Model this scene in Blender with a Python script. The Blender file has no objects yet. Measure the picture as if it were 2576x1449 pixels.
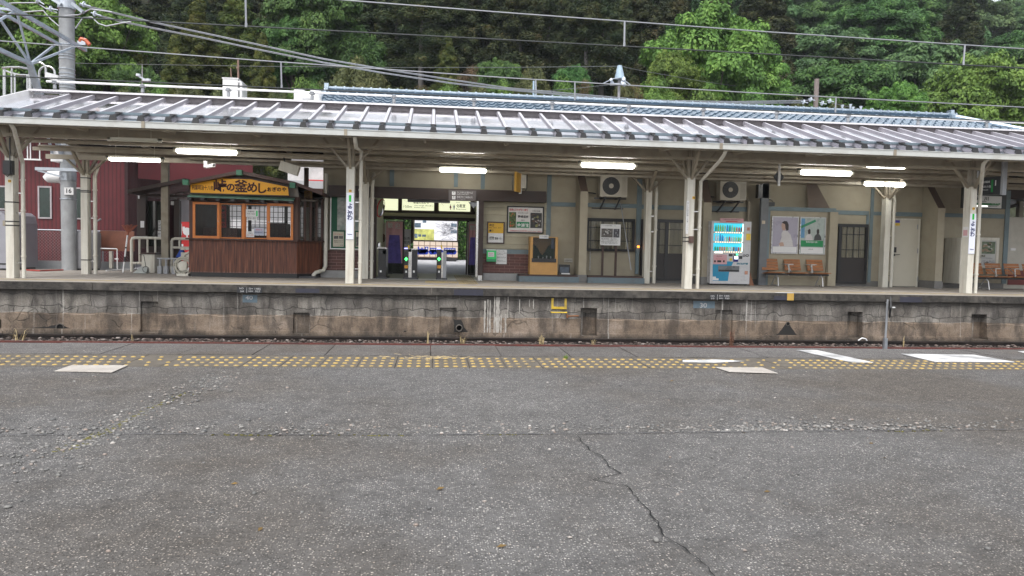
import bpy, math, random
import numpy as np
from mathutils import Vector, Matrix
R = math.radians
SC = bpy.context.scene
COL = SC.collection
random.seed(7)

# ------------------------------------------------------------------ camera
FL, YAW, PITCH, ROLL = 1880.0, R(6.15), R(2.9), 0.021
EYE = Vector((0, 0, 0.88))
cp, sp = math.cos(PITCH), math.sin(PITCH)
FW = Vector((math.sin(YAW)*cp, math.cos(YAW)*cp, -sp))
R0 = Vector((math.cos(YAW), -math.sin(YAW), 0))
U0 = R0.cross(FW)
RT = (R0*math.cos(ROLL) + U0*math.sin(ROLL)).normalized()
UP = RT.cross(FW)
cam = bpy.data.cameras.new('camera')
cam.sensor_width = 36; cam.lens = FL/2576*36; cam.clip_start = 0.05; cam.clip_end = 2000
camo = bpy.data.objects.new('camera', cam); COL.objects.link(camo)
camo.matrix_world = Matrix(((RT.x, UP.x, -FW.x, EYE.x), (RT.y, UP.y, -FW.y, EYE.y), (RT.z, UP.z, -FW.z, EYE.z), (0, 0, 0, 1)))
SC.camera = camo

# ------------------------------------------------------------------ sky, sun, exposure
wd = bpy.data.worlds.new('World'); SC.world = wd; wd.use_nodes = True
nt = wd.node_tree; nt.nodes.clear()
sky = nt.nodes.new('ShaderNodeTexSky'); sky.sky_type = 'NISHITA'; sky.sun_disc = False
SUN_EL, SUN_AZ = R(58), R(200)
sky.sun_elevation = SUN_EL; sky.sun_rotation = SUN_AZ; sky.air_density = 1.0; sky.dust_density = 3.0
hs = nt.nodes.new('ShaderNodeHueSaturation'); hs.inputs['Saturation'].default_value = 0.22
bg = nt.nodes.new('ShaderNodeBackground'); bg.inputs['Strength'].default_value = 0.15
wo = nt.nodes.new('ShaderNodeOutputWorld')
nt.links.new(sky.outputs[0], hs.inputs['Color']); nt.links.new(hs.outputs[0], bg.inputs[0]); nt.links.new(bg.outputs[0], wo.inputs[0])
sl = bpy.data.lights.new('sun', 'SUN'); sl.energy = 0.9; sl.angle = R(25); sl.color = (1, .97, .93)
so = bpy.data.objects.new('sun', sl); COL.objects.link(so)
# light comes from the sky texture's sun direction (behind the viewer, to the left)
sd = Vector((math.sin(SUN_AZ)*math.cos(SUN_EL), math.cos(SUN_AZ)*math.cos(SUN_EL), math.sin(SUN_EL)))
so.rotation_euler = sd.to_track_quat('Z', 'Y').to_euler(); so.location = (0, -10, 30)
SC.view_settings.view_transform = 'Standard'; SC.view_settings.look = 'None'
SC.view_settings.exposure = 1.02; SC.view_settings.gamma = 1
SC.cycles.max_bounces = 8; SC.cycles.diffuse_bounces = 4; SC.cycles.transparent_max_bounces = 12
SC.cycles.sample_clamp_indirect = 4

# ------------------------------------------------------------------ measuring helpers (photo measurements -> metres)
CROPS = dict(P=(0, 0, 1/1.565217), A=(0, 540, 2.414), B=(680, 600, 2.787), C=(1240, 560, 2.4986), D=(1880, 600, 2.683),
             E=(2500, 560, 2.414), F=(3150, 560, 2.337), G1=(1480, 640, 6.133), G2=(1900, 780, 5.177), G3=(2780, 850, 5.175),
             G4=(3740, 680, 3.2945), G5=(220, 640, 3.15), G6=(900, 520, 4.293), G7=(1300, 740, 4.261), G8=(0, 80, 3.6225),
             T1=(0, 0, 2.576), T2=(1000, 0, 2.576), T3=(2000, 0, 2.576), T4=(3000, 0, 2.496), L1=(0, 1080, 1.9167),
             L2=(1344, 1080, 1.9167), L3=(2688, 1080, 1.9167), S=(0, 0, 1.0))
def px(k, x, y):
    ox, oy, s = CROPS[k]
    return (ox + x/s)/1.565217, (oy + y/s)/1.565217
def at(k, x, y, Y):
    a, b = px(k, x, y)
    d = FW*FL + RT*(a-1288) - UP*(b-724.5)
    return EYE + d*((Y-EYE.y)/d.y)
def atz(k, x, y, z):
    a, b = px(k, x, y)
    d = FW*FL + RT*(a-1288) - UP*(b-724.5)
    return EYE + d*((z-EYE.z)/d.z)
def rc(k, x0, y0, x1, y1, Y):
    mx, my = (x0+x1)/2, (y0+y1)/2
    return at(k, x0, my, Y).x, at(k, mx, y1, Y).z, at(k, x1, my, Y).x, at(k, mx, y0, Y).z   # X0, Z0, X1, Z1

# ------------------------------------------------------------------ mesh helpers
class MB:
    def __init__(s): s.v = []; s.f = []; s.m = []
    def add(s, vs, fs, m=0):
        o = len(s.v); s.v += [tuple(v) for v in vs]
        s.f += [tuple(i+o for i in f) for f in fs]; s.m += [m]*len(fs); return s
    def box(s, x0, y0, z0, x1, y1, z1, m=0):
        if x0 > x1: x0, x1 = x1, x0
        if y0 > y1: y0, y1 = y1, y0
        if z0 > z1: z0, z1 = z1, z0
        return s.add([(x0,y0,z0),(x1,y0,z0),(x1,y1,z0),(x0,y1,z0),(x0,y0,z1),(x1,y0,z1),(x1,y1,z1),(x0,y1,z1)],
                     [(3,2,1,0),(4,5,6,7),(0,1,5,4),(1,2,6,5),(2,3,7,6),(3,0,4,7)], m)
    def quad(s, a, b, c, d, m=0): return s.add([a,b,c,d], [(0,1,2,3)], m)
    def bar(s, p0, p1, w, h, up=(0,0,1), m=0):
        p0, p1 = Vector(p0), Vector(p1); d = (p1-p0).normalized(); u = Vector(up)
        if abs(d.dot(u)) > .99: u = Vector((0,1,0))
        a = d.cross(u).normalized()*w/2; b = a.cross(d).normalized()*h/2
        vs = [p0-a-b, p0+a-b, p0+a+b, p0-a+b, p1-a-b, p1+a-b, p1+a+b, p1-a+b]
        return s.add(vs, [(0,1,2,3),(7,6,5,4),(0,4,5,1),(1,5,6,2),(2,6,7,3),(3,7,4,0)], m)
    def tube(s, pts, r, n=8, m=0, cap=True):
        pts = [Vector(p) for p in pts]; rr = r if isinstance(r, (list, tuple)) else [r]*len(pts)
        rings = []; ref = None
        for i, p in enumerate(pts):
            d = (pts[min(i+1, len(pts)-1)] - pts[max(i-1, 0)])
            if d.length < 1e-9: d = Vector((0,0,1))
            d.normalize()
            if ref is None: ref = Vector((0,0,1)) if abs(d.z) < .9 else Vector((0,1,0))
            a = ref - d*ref.dot(d)
            if a.length < 1e-4: a = Vector((1,0,0)) - d*d.x
            a.normalize(); b = d.cross(a); ref = a
            rings.append([p + a*math.cos(2*math.pi*j/n)*rr[i] + b*math.sin(2*math.pi*j/n)*rr[i] for j in range(n)])
        vs = [q for rg in rings for q in rg]; fs = []
        for i in range(len(pts)-1):
            for j in range(n):
                k = (j+1) % n; fs.append((i*n+j, i*n+k, (i+1)*n+k, (i+1)*n+j))
        if cap: fs += [tuple(range(n-1, -1, -1)), tuple((len(pts)-1)*n+j for j in range(n))]
        return s.add(vs, fs, m)
    def disc(s, c, nrm, r, th, n=20, m=0):
        c = Vector(c); nrm = Vector(nrm).normalized(); return s.tube([c-nrm*th/2, c+nrm*th/2], r, n, m)
    def lathe(s, c, prof, n=20, m=0):        # prof: (radius, z) from bottom to top
        vs = [(c[0]+r*math.cos(2*math.pi*j/n), c[1]+r*math.sin(2*math.pi*j/n), c[2]+z) for r, z in prof for j in range(n)]
        fs = [(i*n+j, i*n+(j+1) % n, (i+1)*n+(j+1) % n, (i+1)*n+j) for i in range(len(prof)-1) for j in range(n)]
        fs += [tuple(range(n-1, -1, -1)), tuple((len(prof)-1)*n+j for j in range(n))]
        return s.add(vs, fs, m)
    def prism(s, poly, y0, y1, m=0):         # poly of (x, z) counter-clockwise seen from -Y, extruded along Y
        n = len(poly); vs = [(x, y0, z) for x, z in poly] + [(x, y1, z) for x, z in poly]
        fs = [tuple(range(n)), tuple(range(2*n-1, n-1, -1))] + [(i, i+n, (i+1) % n+n, (i+1) % n) for i in range(n)]
        return s.add(vs, fs, m)
    def prismx(s, poly, x0, x1, m=0):        # poly of (y, z), extruded along X
        n = len(poly); vs = [(x0, y, z) for y, z in poly] + [(x1, y, z) for y, z in poly]
        fs = [tuple(range(n-1, -1, -1)), tuple(range(n, 2*n))] + [(i, (i+1) % n, (i+1) % n+n, i+n) for i in range(n)]
        return s.add(vs, fs, m)
    def build(s, name, mats, parent=None, smooth=False, org=None):
        me = bpy.data.meshes.new(name)
        ob = bpy.data.objects.new(name, me)
        off = Vector((0,0,0)); p = parent
        while p is not None: off += p.location; p = p.parent
        if org is not None: ob.location = Vector(org) - off; off = Vector(org)
        me.from_pydata([tuple(Vector(v)-off) for v in s.v], [], s.f)
        for mt in (mats if isinstance(mats, (list, tuple)) else [mats]): me.materials.append(mt)
        me.polygons.foreach_set('material_index', s.m)
        if smooth:
            me.polygons.foreach_set('use_smooth', [True]*len(s.f))
            try: me.set_sharp_from_angle(angle=R(40))
            except Exception: pass
        me.validate(); me.update()
        COL.objects.link(ob)
        if parent is not None: ob.parent = parent
        return ob
    def base(s):
        a = np.array(s.v); lo = a.min(0); hi = a.max(0); return ((lo[0]+hi[0])/2, (lo[1]+hi[1])/2, lo[2])
def tag(o, label=None, cat=None, group=None, kind=None):
    if label: o['label'] = label
    if cat: o['category'] = cat
    if group: o['group'] = group
    if kind: o['kind'] = kind
    return o
def thing(name, label, cat, loc=(0,0,0), group=None):
    o = bpy.data.objects.new(name, None); o.empty_display_size = .2; COL.objects.link(o)
    o.location = loc; return tag(o, label, cat, group)
def solo(name, mb, mats, label, cat, group=None, smooth=False, kind=None):
    return tag(mb.build(name, mats, None, smooth, org=mb.base()), label, cat, group, kind)
def struct(name, mb, mats, smooth=False): return tag(mb.build(name, mats, None, smooth), kind='structure')
def copy_tree(root, loc, label=None, group=None, scale=None, rz=None):
    r = root.copy(); COL.objects.link(r); r.location = loc
    if label: r['label'] = label
    if group: r['group'] = group
    if scale: r.scale = (scale if isinstance(scale, tuple) else (scale,)*3)
    if rz is not None: r.rotation_euler.z = rz
    for ch in [c for c in COL.objects if c.parent == root]:
        c = ch.copy(); COL.objects.link(c); c.parent = r
        for g in [q for q in COL.objects if q.parent == ch]:
            d = g.copy(); COL.objects.link(d); d.parent = c
    return r
def text(body, size, mat, parent, pos, right=(1,0,0), up=(0,0,1), name='lettering', width=None, ext=.001, bold=0, align='CENTER', ls=1.0, shear=0):
    cu = bpy.data.curves.new(name, 'FONT'); cu.body = body; cu.size = size; cu.align_x = align; cu.align_y = 'CENTER'
    cu.extrude = ext; cu.offset = bold; cu.space_line = ls; cu.shear = shear; cu.resolution_u = 3
    t = bpy.data.objects.new(name, cu); COL.objects.link(t)
    me = bpy.data.meshes.new_from_object(t.evaluated_get(bpy.context.evaluated_depsgraph_get()))
    bpy.data.objects.remove(t); bpy.data.curves.remove(cu)
    r, u = Vector(right).normalized(), Vector(up).normalized(); n = r.cross(u)
    if width and len(me.vertices):
        xs = [v.co.x for v in me.vertices]; w = max(xs)-min(xs); k = width/w if w > 0 else 1
        for v in me.vertices: v.co.x *= k
    off = Vector((0,0,0)); p = parent
    while p is not None: off += p.location; p = p.parent
    P = Vector(pos) - off
    me.transform(Matrix(((r.x,u.x,n.x,P.x),(r.y,u.y,n.y,P.y),(r.z,u.z,n.z,P.z),(0,0,0,1))))
    me.materials.clear(); me.materials.append(mat); me.name = name
    ob = bpy.data.objects.new(name, me); COL.objects.link(ob)
    if parent is not None: ob.parent = parent
    return ob

# ------------------------------------------------------------------ materials
def nodes(name):
    m = bpy.data.materials.new(name); m.use_nodes = True; t = m.node_tree
    return m, t, t.nodes['Principled BSDF'], t.nodes.new, t.links.new
def ramp(N, stops):
    r = N('ShaderNodeValToRGB'); e = r.color_ramp.elements
    while len(e) < len(stops): e.new(.5)
    for i, (p, c) in enumerate(stops):
        e[i].position = p; e[i].color = (c, c, c, 1) if isinstance(c, (int, float)) else (*c, 1)
    return r
def pm(name, col, rough=.6, metal=0, var=.18, scale=3., bump=.0, bscale=40., dirt=None, streak=False, dirt_amt=.35, spec=.5, coat=0):
    m, t, b, N, L = nodes(name)
    tc = N('ShaderNodeTexCoord'); mp = N('ShaderNodeMapping'); L(tc.outputs['Object'], mp.inputs[0])
    n1 = N('ShaderNodeTexNoise'); n1.inputs['Scale'].default_value = scale; n1.inputs['Detail'].default_value = 8; n1.inputs['Roughness'].default_value = .65
    L(mp.outputs[0], n1.inputs[0])
    a = tuple(max(0, c*(1-var)) for c in col); c2 = tuple(min(1, c*(1+var)) for c in col)
    r = ramp(N, [(.3, a), (.7, c2)]); L(n1.outputs[0], r.inputs[0]); out = r.outputs[0]
    if dirt:
        n2 = N('ShaderNodeTexNoise'); m2 = N('ShaderNodeMapping'); L(tc.outputs['Object'], m2.inputs[0])
        m2.inputs['Scale'].default_value = (6, 6, .5) if streak else (1.5, 1.5, 1.5)
        n2.inputs['Scale'].default_value = 2.2; n2.inputs['Detail'].default_value = 7; L(m2.outputs[0], n2.inputs[0])
        r2 = ramp(N, [(.48, 0), (.72, dirt_amt)]); L(n2.outputs[0], r2.inputs[0])
        mx = N('ShaderNodeMix'); mx.data_type = 'RGBA'; L(r2.outputs[0], mx.inputs[0]); L(out, mx.inputs[6]); mx.inputs[7].default_value = (*dirt, 1)
        out = mx.outputs[2]
    L(out, b.inputs['Base Color'])
    rr = ramp(N, [(.3, max(0, rough-.1)), (.7, min(1, rough+.1))]); L(n1.outputs[0], rr.inputs[0]); L(rr.outputs[0], b.inputs['Roughness'])
    b.inputs['Metallic'].default_value = metal; b.inputs['Specular IOR Level'].default_value = spec
    if coat: b.inputs['Coat Weight'].default_value = coat; b.inputs['Coat Roughness'].default_value = .05
    if bump:
        n3 = N('ShaderNodeTexNoise'); n3.inputs['Scale'].default_value = bscale; n3.inputs['Detail'].default_value = 6; L(tc.outputs['Object'], n3.inputs[0])
        bp = N('ShaderNodeBump'); bp.inputs['Strength'].default_value = bump; bp.inputs['Distance'].default_value = .02
        L(n3.outputs[0], bp.inputs['Height']); L(bp.outputs[0], b.inputs['Normal'])
    return m
def emis(name, col, st):
    m, t, b, N, L = nodes(name); b.inputs['Base Color'].default_value = (*col, 1)
    b.inputs['Emission Color'].default_value = (*col, 1); b.inputs['Emission Strength'].default_value = st; return m
def glass(name, tint=(.8,.85,.85), rough=.03, alpha=.25):
    m, t, b, N, L = nodes(name); b.inputs['Base Color'].default_value = (*tint, 1); b.inputs['Roughness'].default_value = rough
    b.inputs['Alpha'].default_value = alpha; b.inputs['Specular IOR Level'].default_value = .8; return m

CREAM = pm('cream_paint', (.60,.58,.51), .45, var=.07, dirt=(.25,.17,.10), streak=True, dirt_amt=.35)
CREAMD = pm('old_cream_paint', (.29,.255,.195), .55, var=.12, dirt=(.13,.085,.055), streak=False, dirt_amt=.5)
WHITE = pm('white_paint', (.74,.74,.74), .4, var=.05, dirt=(.4,.38,.34), dirt_amt=.25)
OFFW = pm('off_white_plastic', (.62,.62,.60), .4, var=.05)
DARK = pm('dark_metal', (.035,.035,.04), .45, var=.2)
BLACK = pm('black_plastic', (.015,.015,.017), .35, var=.2)
GREY = pm('grey_metal', (.30,.31,.33), .4, .3, var=.12)
GALV = pm('galvanised_steel', (.42,.45,.49), .38, .75, var=.15, scale=8)
STEEL = pm('stainless_steel', (.6,.6,.6), .22, .95, var=.08)
RED = pm('red_paint', (.5,.03,.03), .4, var=.1)
ORANGE = pm('orange_yellow_paint', (.72,.33,.02), .5, var=.06)
GREEN = pm('green_paint', (.02,.22,.10), .4, var=.1)
LGREEN = pm('light_green', (.03,.55,.14), .4, var=.05)
INK = pm('black_ink', (.012,.012,.014), .6, var=.1)
WINK = pm('white_ink', (.72,.72,.72), .6, var=.03)
BLUEGREY = pm('blue_grey_timber', (.14,.19,.21), .6, var=.12, dirt=(.10,.09,.08), dirt_amt=.3)
BROWN = pm('dark_brown_timber', (.035,.020,.016), .55, var=.25, bump=.1)
PINK = pm('pink_paper', (.55,.32,.34), .7, var=.06)
PAPER = pm('white_paper', (.66,.66,.66), .7, var=.05)
YELLOW = pm('yellow_paint', (.72,.50,.04), .5, var=.15, dirt=(.2,.16,.06), dirt_amt=.5)
# ================================================================== GROUND, TRACK, PLATFORMS
ZN = -0.05                                   # top of the platform the viewer stands on
YE = atz('P', 1288, 871, ZN).y               # its edge
YF = 16.8                                    # edge of the station platform
def paving_mat(name, dens=1.0, tint=(1,1,1), base=.04):
    m, t, b, N, L = nodes(name)
    tc = N('ShaderNodeTexCoord'); vec = tc.outputs['Object']
    def vor(sc, rnd=1.0):
        v = N('ShaderNodeTexVoronoi'); v.inputs['Scale'].default_value = sc; v.inputs['Randomness'].default_value = rnd
        L(vec, v.inputs['Vector']); return v
    def noise(sc, det=5, ro=.6):
        n = N('ShaderNodeTexNoise'); n.inputs['Scale'].default_value = sc; n.inputs['Detail'].default_value = det
        n.inputs['Roughness'].default_value = ro; L(vec, n.inputs['Vector']); return n
    def math_(op, a, c):
        n = N('ShaderNodeMath'); n.operation = op
        for i, q in enumerate((a, c)):
            if isinstance(q, (int, float)): n.inputs[i].default_value = q
            else: L(q, n.inputs[i])
        return n.outputs[0]
    def mix(f, a, c):
        n = N('ShaderNodeMix'); n.data_type = 'RGBA'
        for i, q in ((0, f), (6, a), (7, c)):
            if isinstance(q, (int, float)): n.inputs[i].default_value = q
            elif isinstance(q, tuple): n.inputs[i].default_value = (*q, 1)
            else: L(q, n.inputs[i])
        return n.outputs[2]
    big = noise(.55, 6, .65); mid = noise(5, 6, .7)
    A = vor(125); B = vor(84); Cc = vor(42)
    def sep(v):
        s = N('ShaderNodeSeparateColor'); L(v.outputs['Color'], s.inputs[0]); return s
    sA, sB, sC = sep(A), sep(B), sep(Cc)
    # small aggregate everywhere
    rA = ramp(N, [(.0, (.030,.029,.027)), (.35, (.095,.090,.083)), (.65, (.18,.175,.165)), (.88, (.31,.30,.285)), (1, (.46,.445,.42))]); L(sA.outputs[0], rA.inputs[0])
    mA = ramp(N, [(.30, 1), (.46, 0)]); L(A.outputs['Distance'], mA.inputs[0])
    thrA = ramp(N, [(.25, .35), (.7, 1)]); L(mid.outputs[0], thrA.inputs[0])
    binder = mix(big.outputs[0], tuple(base*.8*c for c in tint), tuple(base*1.3*c for c in tint))
    c1 = mix(math_('MULTIPLY', mA.outputs[0], thrA.outputs[0]), binder, rA.outputs[0])
    # medium pebbles
    rB = ramp(N, [(0, (.05,.05,.052)), (.4, (.15,.147,.14)), (.7, (.30,.295,.28)), (.9, (.34,.30,.27)), (1, (.47,.455,.43))]); L(sB.outputs[1], rB.inputs[0])
    mB = ramp(N, [(.24, 1), (.36, 0)]); L(B.outputs['Distance'], mB.inputs[0])
    selB = math_('GREATER_THAN', sB.outputs[0], .55)
    mBf = math_('MULTIPLY', mB.outputs[0], selB)
    c2 = mix(mBf, c1, rB.outputs[0])
    # a few large ones, in patches
    rC = ramp(N, [(0, (.12,.12,.12)), (.5, (.30,.28,.26)), (1, (.6,.58,.54))]); L(sC.outputs[1], rC.inputs[0])
    mC = ramp(N, [(.20, 1), (.30, 0)]); L(Cc.outputs['Distance'], mC.inputs[0])
    patch = ramp(N, [(.50, 0), (.62, 1)]); L(big.outputs[0], patch.inputs[0])
    selC = math_('MULTIPLY', math_('GREATER_THAN', sC.outputs[0], .86), patch.outputs[0])
    mCf = math_('MULTIPLY', mC.outputs[0], selC)
    c3 = mix(mCf, c2, rC.outputs[0])
    # brown and pale weathering
    w = noise(.32, 7, .6); rw = ramp(N, [(.38, (.78,.71,.64)), (.52, (1,1,1.02)), (.66, (1.18,1.18,1.20))]); L(w.outputs[0], rw.inputs[0])
    w2 = noise(9, 6, .75); rw2 = ramp(N, [(.32, .75), (.68, 1.25)]); L(w2.outputs[0], rw2.inputs[0]); c3 = mix(1.0, c3, rw2.outputs[0]); c3.node.blend_type = 'MULTIPLY'
    mm = N('ShaderNodeMix'); mm.data_type = 'RGBA'; mm.blend_type = 'MULTIPLY'; mm.inputs[0].default_value = 1
    L(c3, mm.inputs[6]); L(rw.outputs[0], mm.inputs[7])
    m2 = N('ShaderNodeMix'); m2.data_type = 'RGBA'; m2.blend_type = 'MULTIPLY'; m2.inputs[0].default_value = 1
    L(mm.outputs[2], m2.inputs[6]); m2.inputs[7].default_value = (*[dens*c for c in tint], 1)
    L(m2.outputs[2], b.inputs['Base Color'])
    b.inputs['Roughness'].default_value = .72; b.inputs['Specular IOR Level'].default_value = .4
    h = math_('ADD', math_('MULTIPLY', mA.outputs[0], .5), math_('MULTIPLY', mBf, 1.0)); h = math_('ADD', h, math_('MULTIPLY', mCf, 1.6))
    h = math_('ADD', h, math_('MULTIPLY', mid.outputs[0], 1.5))
    bp = N('ShaderNodeBump'); bp.inputs['Strength'].default_value = 1.0; bp.inputs['Distance'].default_value = .009
    L(h, bp.inputs['Height']); L(bp.outputs[0], b.inputs['Normal'])
    return m
PAVE = paving_mat('exposed_aggregate_asphalt', 1.66, (1.0,.985,.965), .062)
SLAB = paving_mat('edge_slab_concrete', 1.35, (1.0,.97,.94), .085)
EARTH = pm('earth', (.07,.06,.045), .9, var=.4, scale=1.2, bump=.5)
ROADM = pm('street_asphalt', (.42,.42,.44), .8, var=.15, scale=2, bump=.2, bscale=120)

# far ground: low under the tracks, street level behind the station
g = MB()
g.quad((-180,-24,-1.3),(180,-24,-1.3),(180,16.95,-1.3),(-180,16.95,-1.3))
g.quad((-180,24.6,-.10),(180,24.6,-.10),(180,38,.22),(-180,38,.22)); g.quad((-180,38,.22),(180,38,.22),(180,46,.3),(-180,46,.3))
g.quad((-180,16.95,-1.3),(180,16.95,-1.3),(180,24.6,-.10),(-180,24.6,-.10))
struct('ground', g, EARTH)
g = MB(); g.quad((-60,26.6,-.02),(60,26.6,-.02),(60,38.5,.33),(-60,38.5,.33)); g.quad((-60,26.6,-.3),(60,26.6,-.3),(60,26.6,-.02),(-60,26.6,-.02)); struct('road', g, ROADM)

# ---- platform underfoot: slightly uneven paving sheets
def sheet(name, x0, x1, y0, y1, z, mat, step=.25, amp=.004, zb=None):
    nx, ny = max(2, int((x1-x0)/step)), max(2, int((y1-y0)/step)); vs = []
    rnd = random.Random(5)
    for j in range(ny+1):
        for i in range(nx+1):
            e = 0 if i in (0, nx) or j in (0, ny) else amp
            vs.append((x0+(x1-x0)*i/nx, y0+(y1-y0)*j/ny, z + e*math.sin(i*.7+j*1.3)*math.cos(j*.45-i*.31)))
    fs = [(j*(nx+1)+i, j*(nx+1)+i+1, (j+1)*(nx+1)+i+1, (j+1)*(nx+1)+i) for j in range(ny) for i in range(nx)]
    q = MB(); q.add(vs, fs); return q
Y898 = atz('P', 1288, 897.5, ZN).y; Y925 = atz('P', 1288, 926.5, ZN).y; Y901 = atz('P', 1288, 900.5, ZN).y
q = sheet('platform', -14, 15, -4, Y925, ZN, PAVE); q.box(-60,-6,-1.28,60,YE-.02,ZN-.06)
struct('platform', q, PAVE)
# edge slabs with open joints between them
q = MB(); rnd = random.Random(3); x = -14.0
while x < 15:
    w = rnd.choice((.62,.62,.62,.6,.9)); dz = rnd.uniform(-.003,.003)
    q.box(x+.004, Y898+.012, ZN-.05, x+w-.004, YE+.02, ZN+dz); x += w
q.box(-14, Y898+.006, ZN-.06, 15, YE+.02, ZN-.05)
struct('platform_edge_slabs', q, SLAB)


# ---- tactile strip: brown tiles with worn yellow domes
TACT = pm('tactile_tile', (.115,.10,.08), .8, var=.30, scale=14, bump=.5, bscale=90)
DOME = pm('worn_yellow_dome', (.42,.29,.085), .65, var=.25, scale=20, dirt=(.18,.15,.10), dirt_amt=.9)
q = MB(); xq = -14.0; rq = random.Random(4)
while xq < 15: q.box(xq+.0025, Y925, ZN-.06, xq+.292-.0025, Y898+.006, ZN+.001+rq.uniform(-.0015,.0015)); xq += .292
tile = q
rows = 4; pit = (Y901-Y925)/rows; x = -9.0; k = 0
rnd = random.Random(11)
xl = atz('P', 150, 912, ZN).x; xl2 = atz('P', 300, 912, ZN).x; xl3 = atz('P', 440, 912, ZN).x
xr = atz('P', 2010, 918, ZN).x; xr0 = atz('P', 1830, 918, ZN).x; xr1 = atz('P', 1990, 918, ZN).x
def dome(mb, cx, cy, r, h, z, m):
    n = 8
    vs = [(cx+r*a*math.cos(2*math.pi*j/n), cy+r*a*math.sin(2*math.pi*j/n), z+b) for a, b in ((1,0),(.8,h*.7),(.4,h)) for j in range(n)]
    fs = [(i*n+j, i*n+(j+1)%n, (i+1)*n+(j+1)%n, (i+1)*n+j) for i in range(2) for j in range(n)] + [tuple(2*n+j for j in range(n))]
    mb.add(vs, fs, m)
while x < 11:
    sparse = xl2 < x < xl3 or xr0 < x < xr1
    stag = x < xl3 or (x > xr0 and x < xr+1.6)
    for r_ in range(rows):
        if sparse and (k+r_) % 2: continue
        off = pit*0 + (.0365 if (stag and r_ % 2) else 0)
        if rnd.random() < .015: continue
        dome(q, x+off, Y925+.5*pit+r_*pit, rnd.uniform(.0185,.0225)*(.85 if sparse else 1), .007, ZN+.001, 1)
    x += .073; k += 1
struct('tactile_paving', tile, [TACT, DOME])

# ---- paint and patches on the platform underfoot
def flat(name, pts, z, mat, th=.004):
    m = MB(); n = len(pts)
    vs = [(p.x, p.y, z) for p in pts] + [(p.x, p.y, z+th) for p in pts]
    m.add(vs, [tuple(range(n, 2*n))] + [(i, (i+1)%n, (i+1)%n+n, i+n) for i in range(n)]); return m
WPAINT = pm('white_road_paint', (.62,.62,.62), .6, var=.12, scale=9, dirt=(.16,.16,.16), dirt_amt=.9, bump=.3, bscale=140)
PATCH = pm('beige_patch', (.44,.41,.37), .7, var=.12, scale=10, dirt=(.25,.2,.17), dirt_amt=.4, bump=.3, bscale=120)
def P4(k, pts, z): return [atz(k, x, y, z) for x, y in pts]
def ccw(p):
    a = sum(p[i].x*p[(i+1)%len(p)].y - p[(i+1)%len(p)].x*p[i].y for i in range(len(p))); return p if a > 0 else p[::-1]
zz = ZN+.0045
for pts, nm, mt in (
    ([(862,574),(1010,574),(1437,667),(1282,668)], 'platform_marking', WPAINT),
    ([(1648,602),(2200,610),(2505,664),(1905,662)], 'platform_marking', WPAINT),
    ([(2530,583),(2700,587),(2700,594),(2565,592)], 'platform_marking', WPAINT),
    ([(0,650),(250,646),(460,657),(250,668),(0,664)], 'platform_marking', WPAINT),
    ([(246,704),(600,706),(718,749),(350,738)], 'platform_patch', PATCH)):
    struct(nm, flat(nm, ccw(P4('L3', pts, zz)), zz, mt), mt)
pts = [(545,688),(965,690),(845,742),(410,733)]
struct('platform_patch', flat('p', ccw(P4('L1', pts, zz)), zz, PATCH), PATCH)

# ---- seam across the paving (sunken kerb stone line) and the long crack
def ribbon(pts, w, z, jit=0, seed=1):
    rn = random.Random(seed); m = MB(); L_, R_ = [], []
    P = []
    for a, b in zip(pts[:-1], pts[1:]):
        n = max(1, int((b-a).length/.03))
        for i in range(n): P.append(a.lerp(b, i/n))
    P.append(pts[-1])
    for i, p in enumerate(P):
        d = P[min(i+1, len(P)-1)] - P[max(i-1, 0)]; d = Vector((d.y, -d.x, 0)).normalized()
        o = d*rn.uniform(-jit, jit); ww = w*rn.uniform(.35, 1.3)
        L_.append(p+o-d*ww/2); R_.append(p+o+d*ww/2)
    vs = [(p.x,p.y,z) for p in L_] + [(p.x,p.y,z) for p in R_]; n = len(L_)
    m.add(vs, [(i, i+n, i+n+1, i+1) for i in range(n-1)]); return m
CR = [(100,300),(140,345),(190,395),(240,410),(280,470),(350,510),(180,545),(380,580),(415,625),(460,680),(500,720),(560,800),(580,860),(640,890),(700,925),(730,960),(800,1005),(850,1055),(880,1100),(960,1260)]
CROPS['Q'] = (2200, 1500, 1.406)
cpts = [atz('Q', x, y, ZN+.006) for x, y in CR]
struct('paving_crack', ribbon(cpts, .0055, ZN+.006, .006, 4), pm('crack_dark', (.008,.008,.008), .95, var=.3))
SEAM = [(-200,1096),(0,1093.5),(300,1090),(700,1092),(1100,1092.5),(1405,1090.5),(1800,1086),(2200,1082),(2576,1079),(2900,1076)]
spts = [atz('P', x, y, ZN+.006) for x, y in SEAM]
struct('paving_seam', ribbon(spts, .010, ZN+.006, .004, 9), pm('seam_stone', (.09,.09,.093), .8, var=.5, scale=12))
s898 = [Vector((-14, Y898+.003, 0)), Vector((15, Y898+.003, 0))]
struct('paving_seam', ribbon(s898, .010, ZN+.004, .003, 10), bpy.data.materials['crack_dark'])

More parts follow.
